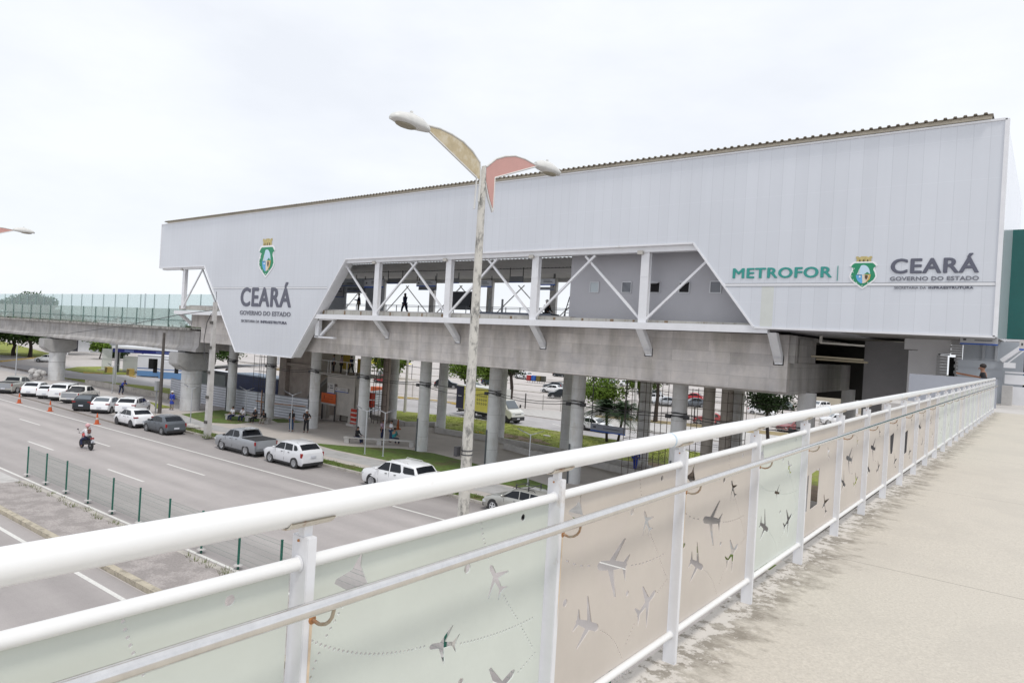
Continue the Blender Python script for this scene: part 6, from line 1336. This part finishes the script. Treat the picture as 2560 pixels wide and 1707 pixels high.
b.tube([(-57.6, 40, 1.7), (-56.9, 40, 3.1), (-56.4, 40, 3.1), (-57.0, 40, 2.3), (-56.0, 40, 1.75)], .08, 8); o = b.eye().build('black_machine', DARK); tag(o, 'black angular machine by the facade edge at the left of the platform', 'machine')
# plaza bits
t = thing('road_barrier', 'stack of red and white plastic barriers beside the stair tower', 'barrier', (-50.6, 41.2, .1)); 
for k in range(4): b = MB(); b.box(-51.0+.05*(k % 2), -50.2, 40.9, 41.5, .15+.42*k, .43+.42*k); b.build('red_block', mat('barrier_red', (.50, .035, .015), .5), t, bevel=.03)
b = MB(); b.box(-50.9, -50.3, 40.95, 41.45, .1, 1.7); b.box(-51.2, -50.0, 40.6, 41.7, .1, .32); b.build('white_block', mat('barrier_white', (.62, .60, .58), .5), t, bevel=.03)
t = thing('litter_box', 'red boxes on a post near the white angled hoarding', 'litter box', (-54.8, 46.6, .1))
for z in (1.2, 2.0): b = MB(); b.box(-55.15, -54.5, 46.3, 46.8, z, z+.68); b.build('box', mat('barrier_red', (.50, .035, .015), .5), t, bevel=.03)
b = MB(); b.box(-55.1, -54.95, 46.4, 46.5, .1, 1.2); b.box(-54.7, -54.55, 46.4, 46.5, .1, 1.2); b.build('post', DARK, t)
t = thing('cement_mixer', 'rough dark crate beside the ribbed sheet under the landing', 'crate', (-53.2, 42.6, .1)); t.name = 'crate'; b = MB(); b.poly([(-54.2, .1), (-54.1, 1.6), (-53.9, 1.75), (-52.7, 1.45), (-52.5, .1)], .9, 'XZ', 42.2); b.build('body', mat('crate_dark', (.10, .09, .08), .8, n=(2, .3)), t); b = MB(); b.poly([(-53.9, .2), (-53.8, 1.2), (-53.2, 1.35), (-53.0, .2)], .02, 'XZ', 42.17); b.build('pale_patch', mat('crate_pale', (.30, .28, .25), .8), t)
b = MB(); b.lathe([(.16, 0), (.10, .5), (.05, .95)], (-46.9, 43.2, .1), 12); b.box(-47.1, -46.7, 43, 43.4, .1, .2); tag(b.build('bagged_cone', mat('rust_orange', (.36, .10, .03), .8, n=(6, .2))), 'rusty orange cone behind the people at the near bench', 'cone')
b = MB(); b.bar((-62.0, 37.9, 1.4), (-60, 38.2, 1.35), .03, .08); b.bar((-60, 38.2, 1.35), (-55, 38.8, 1.55), .03, .08); b.bar((-61.5, 38.2, .1), (-61.5, 38.2, 2.5), .06, .06); 
tag(b.build('barrier_tape', mat('tape', (.42, .22, .12), .6, n=(3, .4))), 'orange warning tape strung in front of the white hoarding', 'warning tape')
for i, (x, y) in enumerate(((-22.6, 45.4), (-37.0, 53.0), (-36.5, 47.2), (-48.9, 46.8))):
    b = MB(); b.ell((x, y, .13), (.45, .25, .09), 8, 5); tag(b.build('stone', CONCL), ('pale stone lying on bare soil near the worker in blue', 'flat pale stone on the sunny lawn before the passing white car', 'flat pale stone on the soil below the second back pillar', 'pale rubble stone by the stepped low wall')[i], 'stone', 'pale stones on the lawn')
b = MB(); b.ell((-55.8, 28.3, .2), (.55, .4, .28), 8, 6); b.ell((-55.2, 28.5, .2), (.35, .3, .2), 8, 6); tag(b.build('boulder', CONCL, smooth=30), 'pale boulder at the foot of a path light near the grey hatchback', 'boulder')
b = MB()
for i in range(14): a = random.uniform(0, 6.28); b.ell((-104.9+random.uniform(-.9, .9), 32.1+random.uniform(-.7, .7), .35+random.uniform(0, .9)), (.45, .4, .35), 6, 4)
tag(b.build('rubble_heap', CONC), 'heap of grey rubble at the foot of the first thick pier', 'rubble')
b = MB()
for i in range(26): b.ell((-47.2+random.uniform(-1.2, 1.6), 49.6+random.uniform(-.4, .4), .22), (.06, .06, .05), 5, 4)
tag(b.build('yellow_flowers', mat('yellow_petals', (.62, .46, .03), .7)), 'small yellow flowers on the sunny lawn', 'flowers', None, 'stuff'); bpy.data.objects['yellow_flowers'].location = (6.6, -1.2, 0)
# scaffolds
def scaffold(label, xs, y, z0, z1, dz_, ys=(0, .9), m=DARK, r=.02):
    t = thing('scaffold', label, 'scaffold', (sum(xs)/len(xs), y, z0), 0, 'thin dark rebar and scaffold frames'); b = MB()
    for x in xs:
        for d_ in ys: b.bar((x, y+d_, z0), (x, y+d_, z1), r*1.6, r*1.6)
    b.build('uprights', m, t); b = MB(); z = z0+dz_*.6
    while z < z1:
        for d_ in ys: b.bar((xs[0], y+d_, z), (xs[-1], y+d_, z+.03*sin(z*5)), r, r)
        for x in xs: b.bar((x, y, z), (x, y+ys[-1], z), r, r)
        z += dz_
    b.build('cross_bars', m, t)
RBR = mat('rebar', (.12, .10, .085), .8)
scaffold('tall dark frame between the right hand pillars nearest the blue worker', (-21.8, -20.8, -20.05, -19.2), 40, .1, 6.9, .62, m=RBR)
scaffold('dark frame beside the brown stair pillars under the right end of the beam', (-18.2, -17.4, -15.15, -14.3), 40.5, .1, 6.6, .55, m=RBR)
scaffold('thin frame with bars close to the red litter boxes', (-51.9, -51.0, -49.9), 43.8, .1, 6.6, 1.1, (0, .5), RBR, .025)
scaffold('narrow scaffold tower in front of the white hoarding behind the far bench', (-63.2, -62.2, -61.4, -60.7), 38.2, .1, 6.4, .75, (0, .8))
# picket fence of the car park and the light fence at left
def picket(label, a, c, h=1.9, z=.1, pitch=.14, m=None):
    L = sqrt((c[0]-a[0])**2+(c[1]-a[1])**2); t = thing('picket_fence', label, 'fence', (*a, z), 0, 'white picket fences of the car park'); n = int(L/2.6)+1; m = m or mat('picket_white', (.52, .50, .48), .6)
    for k in range(n+1): u = k/n; x, y = a[0]+(c[0]-a[0])*u, a[1]+(c[1]-a[1])*u; b = MB(); b.box(x-.05, x+.05, y-.05, y+.05, z, z+h+.08); b.build('post', m, t)
    for k in range(n):
        b = MB()
        for zz in (.25, h-.15): b.bar((a[0]+(c[0]-a[0])*k/n, a[1]+(c[1]-a[1])*k/n, z+zz), (a[0]+(c[0]-a[0])*(k+1)/n, a[1]+(c[1]-a[1])*(k+1)/n, z+zz), .03, .04)
        q = int(L/n/pitch)
        for i in range(1, q): u = (k+i/q)/n; x, y = a[0]+(c[0]-a[0])*u, a[1]+(c[1]-a[1])*u; b.box(x-.009, x+.009, y-.009, y+.009, z+.12, z+h)
        b.build('pickets', m, t)
picket('thin white picket fence between the service road and the car park', (-73, 66.8), (-54, 72.0))
picket('thin white picket fence behind the palm tree and the hanging sign', (-54, 72.0), (-34, 80.0))
picket('thin white picket fence in front of the bright red hatchback', (-34, 80.0), (-14, 86.5))
# background buildings on the left
KW = mat('kiosk_white', (.74, .75, .78), .5, n=(1, .04)); KB = mat('kiosk_blue', (.13, .27, .50), .5, n=(1, .05)); KB2 = mat('kiosk_stripe', (.06, .14, .36), .5)
t = thing('kiosk', 'white kiosk with blue base and tall black openings behind the viaduct pier', 'kiosk', (-109.8, 46.8, 0)); 
def kb(name, x0, x1, y0, y1, z0, z1, m, par=None): b = MB(); b.box(x0, x1, y0, y1, z0, z1); return b.build(name, m, par or t, rel=False)
kb('walls', 0, 6.2, 0, 3.2, 1.15, 3.3, KW); kb('blue_base', 0, 6.2, -.01, 3.21, .15, .95, KB); kb('white_band', 0, 6.2, -.01, 3.21, .95, 1.15, KW); kb('blue_stripe', -.01, 6.21, -.015, 3.2, 1.25, 1.38, KB2); kb('roof', -.1, 6.3, -.1, 3.3, 3.3, 3.38, KW)
for x0_, x1_, z0_ in ((1.6, 2.9, 1.3), (2.3, 2.9, .7), (3.7, 4.9, .75), (6.2, 6.2, 1)): kb('window', x0_, x1_, -.02, .02, z0_, 2.85, mat('dark_opening', (.006, .006, .007), .8))
t.rotation_euler = (0, 0, radians(46))
t = thing('kiosk', 'blue and white annex kiosk half hidden by the dark light pole', 'kiosk', (-106.2, 48.4, 0)); kb('walls', 0, 5.2, 0, 3, 1.15, 2.75, KW); kb('blue_base', 0, 5.2, -.01, 3, .0, 1.0, KB); kb('white_band', 0, 5.2, -.01, 3.01, 1.0, 1.15, KW); kb('blue_stripe', 0, 5.2, -.015, 3, 1.3, 1.42, KB2); kb('window', 2.4, 3.0, -.02, .02, .9, 2.3, mat('dark_opening', (.006, .006, .007), .8)); kb('window', 3.8, 4.3, -.02, .02, .5, 1.2, mat('dark_opening', (.006, .006, .007), .8)); t.rotation_euler = (0, 0, radians(38))
t = thing('gate_canopy', 'long dark blue entrance canopy on thin posts behind the kiosk', 'canopy', (-117, 46, 0)); kb('fascia', 0, 14, 0, 5, 3.35, 3.95, mat('canopy_navy', (.012, .02, .17), .5)); kb('white_top', -.1, 14.1, -.1, 5.1, 3.95, 4.3, KW)
lettering('pale_print', 'ENTRADA', 1.5, 3.8, 3.5, 3.75, -.03, mat('print_white', (.6, .6, .6), .5), t, 0, .02, eye=False) if False else kb('pale_print', 1.8, 3.2, -.03, 0, 3.45, 3.8, mat('print_blue', (.12, .16, .36), .5)); kb('pale_print', 6.6, 9.4, -.03, 0, 3.5, 3.72, mat('print_blue', (.12, .16, .36), .5))
for x in (.3, 4, 12): kb('post', x, x+.22, 1, 1.22, 0, 3.35, DARK)
t.rotation_euler = (0, 0, radians(44))
for i, (x, y) in enumerate(((-116.6, 45.4), (-112.3, 46.9))):
    b = MB(); b.box(x-.45, x+.45, y-.4, y+.4, 0, 1.0); o = b.build('striped_block', mat('block_yellow', (.50, .36, .10), .7)); b = MB()
    for k in range(4): b.bar((x-.4+.22*k, y-.41, .1), (x-.15+.22*k, y-.41, .9), .02, .09)
    b.build('stripes', DARK, o); tag(o, ('yellow and black striped block at the foot of the canopy post', 'yellow and black striped block beside the kiosk corner')[i], 'bollard', 'striped gate blocks')
t = thing('glass_shelter', 'pale glass shelter panels on the island lawn', 'shelter', (-121, 46, .1))
for x0_, x1_, z1_ in ((0, 1.6, 3.6), (2.1, 2.9, 3.2), (3.4, 6.2, 2.6), (6.8, 8.4, 3.2)): kb('panel', x0_, x1_, 0, .06, 0, z1_, glass_mat('milky_glass', (.9, .92, .9), .45, .3, (.75, .77, .78)))
kb('base', -.5, 7, -.3, .4, 0, .16, KERB); t.rotation_euler = (0, 0, radians(40))
t = thing('totem_sign', 'dark totem sign with white marks by the far white building', 'sign', (-168, 57, 0)); kb('panel', 0, 2.0, 0, .3, 4.9, 6.9, mat('totem_navy', (.05, .08, .16), .5)); kb('panel', .2, 1.8, 0, .3, .9, 3.9, mat('totem_black', (.03, .03, .04), .5)); kb('white_marks', .7, 1.3, -.02, 0, 1.4, 2.3, KW); kb('white_marks', .7, 1.3, -.02, 0, 3.0, 3.5, KW); kb('post', -.2, 0, 0, .3, 0, 7, KW); t.rotation_euler = (0, 0, radians(60))
t = thing('gate_house', 'far white gate house with dark panel behind the totem sign', 'building', (-186, 63, 0)); kb('walls', 0, 13, 0, 6, 0, 6.5, KW); kb('roof_slab', -4, 14, -3, 7, 6.5, 7.6, KW); kb('dark_panel', -2, 0, -1, 0, 0, 3.6, mat('totem_black', (.03, .03, .04), .5)); kb('shutter', 5, 11, -.03, 0, 0, 5.5, mat('shutter', (.46, .48, .5), .5)); t.rotation_euler = (0, 0, radians(50))
b = MB(); b.bar((0, 0, 0), (0, 0, 1.9), .07, .07); o = b.build('post', WHITEC, thing('warning_sign', 'small black diamond road sign at the tip of the island lawn', 'sign', (-137.5, 44.5, 0)), rel=False); b = MB(); b.add([(0, -.5, 2.2), (.0, 0, 2.75), (0, .5, 2.2), (0, 0, 1.65), (.05, -.5, 2.2), (.05, 0, 2.75), (.05, .5, 2.2), (.05, 0, 1.65)], [(0, 1, 2, 3), (7, 6, 5, 4), (0, 4, 5, 1), (1, 5, 6, 2), (2, 6, 7, 3), (3, 7, 4, 0)]); b.build('diamond_plate', DARK, o.parent, rel=False)
t = thing('dark_building', 'distant dark glass building behind the left-hand trees', 'building', (-240, 72, 0)); kb('walls', 0, 26, 0, 12, 0, 7.5, mat('dark_bldg', (.05, .06, .08), .4, n=(.3, .3))); kb('wall_panel', -20, 60, 14, 24, 0, 5.5, mat('pale_far_wall', (.6, .6, .6), .7)); t.rotation_euler = (0, 0, radians(50))
t = thing('market_tent', 'yellow tent over the silver car in the car park', 'tent', (-104, 92, 0)); b = MB(); b.add([(-4, -3, 3.0), (4, -3, 3.0), (4, 3, 3.0), (-4, 3, 3.0), (-1, 0, 4.4), (1, 0, 4.4)], [(0, 1, 5, 4), (1, 2, 5), (2, 3, 4, 5), (3, 0, 4)]); b.box(-4, 4, -3.02, -2.98, 2.7, 3.0); b.build('canopy', mat('tent_yellow', (.70, .62, .04), .6, n=(1, .1)), t, rel=False); 
b = MB()
for x, y in ((-4, -3), (4, -3), (4, 3), (-4, 3)): b.bar((x, y, 0), (x, y, 3), .08, .08)
b.build('post', DARK, t, rel=False)
for i, (x, c_) in enumerate(((-89.4, (.35, .03, .03)), (-88.3, (.02, .10, .40)), (-87.2, (.14, .11, .02)), (-86.2, (.05, .05, .04)))):
    b = MB(); b.box(-.45, .45, -.4, .4, .4, 1.6); o = b.build('bin_body', mat('bin%d' % i, c_, .6), thing('recycling_bin', ('red', 'blue', 'yellow', 'dark')[i]+' recycling bin on legs beside the white double cab vehicle', 'bin', (x, 120+.3*i, 0), 0, 'row of coloured recycling bins'), rel=False)
    b = MB(); b.bar((-.3, 0, 0), (-.3, 0, .4), .06, .06); b.bar((.3, 0, 0), (.3, 0, .4), .06, .06); b.build('leg', DARK, o.parent, rel=False)
t = thing('shed', 'cream shed wall behind the scaffold frames at right', 'building', (-34, 128, 0)); kb('walls', 0, 26, 0, 8, 0, 6, mat('cream_wall', (.50, .45, .36), .8)); kb('roof', -.5, 26.5, -.5, 8.5, 6, 6.4, KW)
for k in range(4): kb('column', 1+7*k, 1.7+7*k, -.2, 0, 0, 6, KW)
t = thing('playground', 'jumble of orange and white site gear behind the navy container', 'site equipment', (-84, 56, 0)); t.name = 'site_gear'
for k in range(14):
    x, y = random.uniform(-14, 14), random.uniform(-5, 8); s = random.uniform(.5, 1.4); kb('crate', x, x+s*1.6, y, y+s, 0, s, random.choice([ORG, KW, mat('gear_blue', (.10, .16, .42), .6), mat('gear_tan', (.44, .34, .20), .7)]))
kb('sheet_pile', -16, -3, -6, -2.5, 1.6, 1.9, KW); kb('sheet_pile', -10, 2, 4, 6, 2.2, 2.5, mat('gear_tan', (.44, .34, .20), .7))
t = thing('lean_to', 'grey shed with sloping white roof behind the second thick pier', 'shed', (-87, 44, 0)); kb('walls', 0, 8, 0, 3, 0, 2.6, mat('shed_grey', (.25, .27, .29), .7, n=(1, .1))); kb('corner_brown', 8, 9.5, .5, 3, 0, 2.9, mat('shed_brown', (.16, .13, .10), .8))
b = MB(); b.add([(-1, -.5, 2.7), (11, -.5, 4.0), (11, 3.5, 4.0), (-1, 3.5, 2.7), (-1, -.5, 2.85), (11, -.5, 4.15), (11, 3.5, 4.15), (-1, 3.5, 2.85)], [(3,2,1,0),(4,5,6,7),(0,1,5,4),(1,2,6,5),(2,3,7,6),(3,0,4,7)]); b.build('roof', KW, t, rel=False)
pole('lamp_pole', 'distant twin post frame seen through the far glass barrier', -190, 82, 15.6, .2, .18, mat('galv', (.50, .52, .55), .4, .4), z=0)
t = pole('mast_light', 'distant mast with floodlight ring seen through the barrier glass near the station', -142, 92, 14.4, .22, .15, mat('galv', (.50, .52, .55), .4, .4), z=0)
b = MB(); b.lathe([(1.5, 0), (1.6, .3), (1.2, .5)], (-142, 92, 14.3), 14); b.build('light_ring', mat('galv_dark', (.2, .21, .22), .5), t)
# ================================================================ TREES
BARK = mat('bark', (.055, .042, .035), .95, n=(8, .3), bump=.4)
def leafm(n, c): return mat('leaf_'+n, c, .75, n=(.9, .35), spec=.25)
LF = dict(bright=leafm('bright', (.095, .155, .018)), mid=leafm('mid', (.05, .095, .020)), dark=leafm('dark', (.022, .042, .012)), palm=leafm('palm', (.040, .070, .032)), far=leafm('far', (.05, .10, .035)))
def tree(label, x, y, h, cr, kind='mid', n=3200, trunk=.2, cz=None, ch=None, leaf=.17, z=0, cat='tree', name='tree', forks=7, bare=False, group=None, seed=None):
    """tapered trunk, limbs, and leaf-sized faces clumped round the twig ends"""
    R = random.Random(seed or int(abs(x*13+y*7))); t = thing(name, label, cat, (x, y, z), 0, group); cz = cz or h*.66; ch = ch or h*.34
    b = MB(); wob = [(R.uniform(-.12, .12)*k, R.uniform(-.12, .12)*k) for k in range(4)]; zf = cz-ch*.75
    pts = [(wob[k][0], wob[k][1], zf*k/3) for k in range(4)]; b.tube(pts, [trunk*1.25, trunk, trunk*.85, trunk*.75], 10); tips = []
    for i in range(forks):
        a = 2*pi*i/forks+R.uniform(-.3, .3); e = R.uniform(.35, 1.0); p0 = Vector(pts[-1]); 
        p1 = p0 + Vector((cos(a)*cr*.4*e, sin(a)*cr*.4*e, ch*R.uniform(.3, .6))); p2 = Vector((cos(a)*cr*e*R.uniform(.65, .9), sin(a)*cr*e*R.uniform(.65, .9), cz+ch*R.uniform(-.5, .8)*(1.1-e*.5)))
        b.tube([p0, p1, p2], [trunk*.5, trunk*.3, trunk*.08], 6); tips.append(p2); tips.append(p1.lerp(p2, .5))
        for j in range(4 if not bare else 7):
            q = p1.lerp(p2, R.uniform(.1, .9)); r_ = q + Vector((R.uniform(-1, 1), R.uniform(-1, 1), R.uniform(-.3, .8)))*cr*.36; b.tube([q, r_], [trunk*.14, trunk*.04], 4); tips.append(r_)
    b.build('trunk', BARK, t, smooth=50, rel=False)
    if n:
        c = MB(); cl = [(tp, R.uniform(.20, .42)*cr) for tp in tips] + [(Vector((R.gauss(0, .45)*cr, R.gauss(0, .45)*cr, cz+R.uniform(-.6, .9)*ch)), R.uniform(.18, .34)*cr) for _ in range(14)]
        vs = []; fs = []
        for k in range(n):
            o, r_ = R.choice(cl); d_ = Vector((R.gauss(0, 1), R.gauss(0, 1), R.gauss(0, .8))).normalized()*(r_*R.random()**.45); p = o+d_
            u = Vector((R.gauss(0, 1), R.gauss(0, 1), R.gauss(0, .7))).normalized(); v = u.cross(Vector((R.gauss(0, 1), R.gauss(0, 1), R.gauss(0, 1)))).normalized(); s_ = leaf*R.uniform(.6, 1.35); i0 = len(vs)
            vs += [p-u*s_, p+v*s_*.5, p+u*s_, p-v*s_*.5]; fs.append((i0, i0+1, i0+2, i0+3))
        c.v = vs; c.f = fs; c.build('crown', LF[kind], t, rel=False)
    return t
tree('leafy green tree behind the third pillar at the car park fence', -66.8, 74, 7.0, 3.3, 'bright', 4200, .16, 4.2, 1.8, .17)
tree('leafy green tree right of the pillar above the white saloon car', -59.3, 71.5, 7.0, 3.0, 'bright', 3600, .15, 4.3, 1.7, .17)
tree('bare forked sapling behind the roof of the box truck', -76.5, 90, 6.5, 2.4, 'dark', 60, .12, 4.3, 1.6, .12, bare=True)
tree('dark gnarled tree with black trunk beside the box truck cab', -54.8, 70, 7.6, 2.0, 'dark', 900, .26, 5.4, 1.5, .16, forks=8, bare=True)
tree('bright green bushy tree behind the palm', -45.2, 76.5, 5.6, 3.4, 'bright', 3800, .14, 3.1, 1.9, .18)
tree('bright green tree above the pale concrete pole', -40.4, 77.5, 6.8, 2.5, 'bright', 2600, .14, 4.8, 1.6, .17)
tree('dark trunk tree between two pillars behind the tall frame', -37.4, 76.4, 7.5, 2.4, 'mid', 1300, .24, 6.0, 1.4, .17)
tree('dark spreading tree near the last pillar at right', -19.6, 62.5, 6.9, 2.5, 'dark', 3000, .17, 5.2, 1.9, .14, forks=9)
tree('small green tree behind the first thin pillar', -107.5, 60, 6.6, 3.3, 'mid', 2600, .2, 4.5, 1.8, .22)
tree('green tree behind the right end of the stair landing', -66.5, 58.5, 8.0, 3.2, 'bright', 3600, .18, 5.4, 1.9, .18)
tree('green tree beside the yellow tent in the car park', -92, 84, 8.0, 3.6, 'mid', 3000, .2, 5.2, 1.9, .22)
tree('green tree above the silver saloon under the beam', -73, 88, 8.0, 3.6, 'mid', 3000, .2, 5.4, 1.9, .22)
tree('dark tree behind the dark blue entrance canopy', -194, 74, 7.6, 8.0, 'dark', 3600, .4, 4.6, 2.6, .42)
tree('small palm-like shrub in a red pot on the island lawn', -155, 58.5, 3.4, 2.4, 'bright', 1200, .12, 2.4, 1.0, .3, cat='shrub', name='shrub')
tree('dark clipped shrub beside the potted plant on the island', -152, 60.5, 2.2, 2.0, 'dark', 1200, .12, 1.4, .8, .28, cat='shrub', name='shrub')
TG = 'trees beyond the viaduct'
for i, (x, y, h, cr, kd, lab) in enumerate(((-162.7, 45.6, 10.5, 7.5, 'mid', 'large green tree with leaning trunk at the left edge under the viaduct'), (-157.6, 46.9, 10.2, 6.5, 'mid', 'green tree with thick dark trunk just left of the first pier'), (-182, 40, 10.0, 7.5, 'dark', 'dark green tree at the far left edge behind the others'), (-172, 58, 9.2, 6.0, 'mid', 'green tree standing behind the first pier cap'))):
    tree(lab, x, y, h, cr, kd, 6500, .34, 5.2, 2.9, .34, group=TG, seed=40+i)
tree('big round tree crown standing above the viaduct glass at left', -336, 100, 15.5, 9.0, 'far', 15000, .6, 12.4, 3.6, .5, z=-.5, seed=5, forks=12); tree('smaller round tree crown left of the big one above the viaduct', -362, 100, 13, 6, 'far', 6000, .5, 11.4, 2.4, .5, z=-.5, seed=6)
tree('low tree top peeping above the viaduct right of the big crown', -301, 98, 10.2, 2.6, 'far', 1200, .4, 8.9, 1.2, .4, seed=8)
LF['far2'] = leafm('far2', (.06, .09, .045))
b = MB(); R = random.Random(3)
for k in range(26000):
    x = R.uniform(-420, 60); y = 250+R.gauss(0, 5)+.1*x; zz = R.random()**.8*(6.4+1.6*sin(x*.09)+1.0*sin(x*.23)); u = Vector((R.gauss(0, 1), R.gauss(0, 1), R.gauss(0, 1))).normalized()*1.0; v = u.cross(Vector((R.gauss(0, 1), R.gauss(0, 1), R.gauss(0, 1)))).normalized()*.7; p = Vector((x, y, zz)); b.add([p-u, p+v, p+u, p-v], [(0, 1, 2, 3)])
tag(b.build('distant_woods', LF['far2']), 'distant belt of trees along the horizon behind the car park', 'woods', None, 'stuff')
# two stemmed palm
def palm(x, y, label, ang, h=2.7, n=64):
    t = thing('palm_tree', label, 'palm tree', (x, y, .1), 0, 'pair of small palms'); b = MB(); top = Vector((cos(ang)*.35, sin(ang)*.35, h)); b.tube([(0, 0, 0), top*.5+Vector((0, 0, .05)), top], [.13, .11, .12], 10); b.build('trunk', BARK, t, smooth=50, rel=False)
    c = MB(); R = random.Random(int(x*3))
    for k in range(n):
        a = 2*pi*k/n+R.uniform(-.2, .2); el_ = R.uniform(.0, 1.4); L = R.uniform(2.2, 3.0); pts = []
        for i in range(8):
            u = i/7; pts.append(top+Vector((cos(a)*cos(el_)*L*u, sin(a)*cos(el_)*L*u, sin(el_)*L*u - .9*u*u*L*.6)))
        c.tube(pts, [.02]+[.014]*6+[.004], 3, False)
        for i in range(1, 8):
            d_ = (pts[i]-pts[i-1]).normalized(); sd_ = d_.cross(Vector((0, 0, 1))).normalized()
            for f in (0, .33, .66):
                q = pts[i-1].lerp(pts[i], f)
                for s in (1, -1): e = q + sd_*s*.5*(1.1-abs(i/7-.5)) + d_*.16 - Vector((0, 0, .10)); c.add([q-d_*.032, q+d_*.032, e], [(0, 1, 2)])
    c.build('fronds', LF['palm'], t, rel=False)
palm(-31.9, 55.4, 'left palm of the pair behind the hanging station sign', 2.6); palm(-30.9, 55.7, 'right palm of the pair behind the hanging station sign', .3, 2.6)
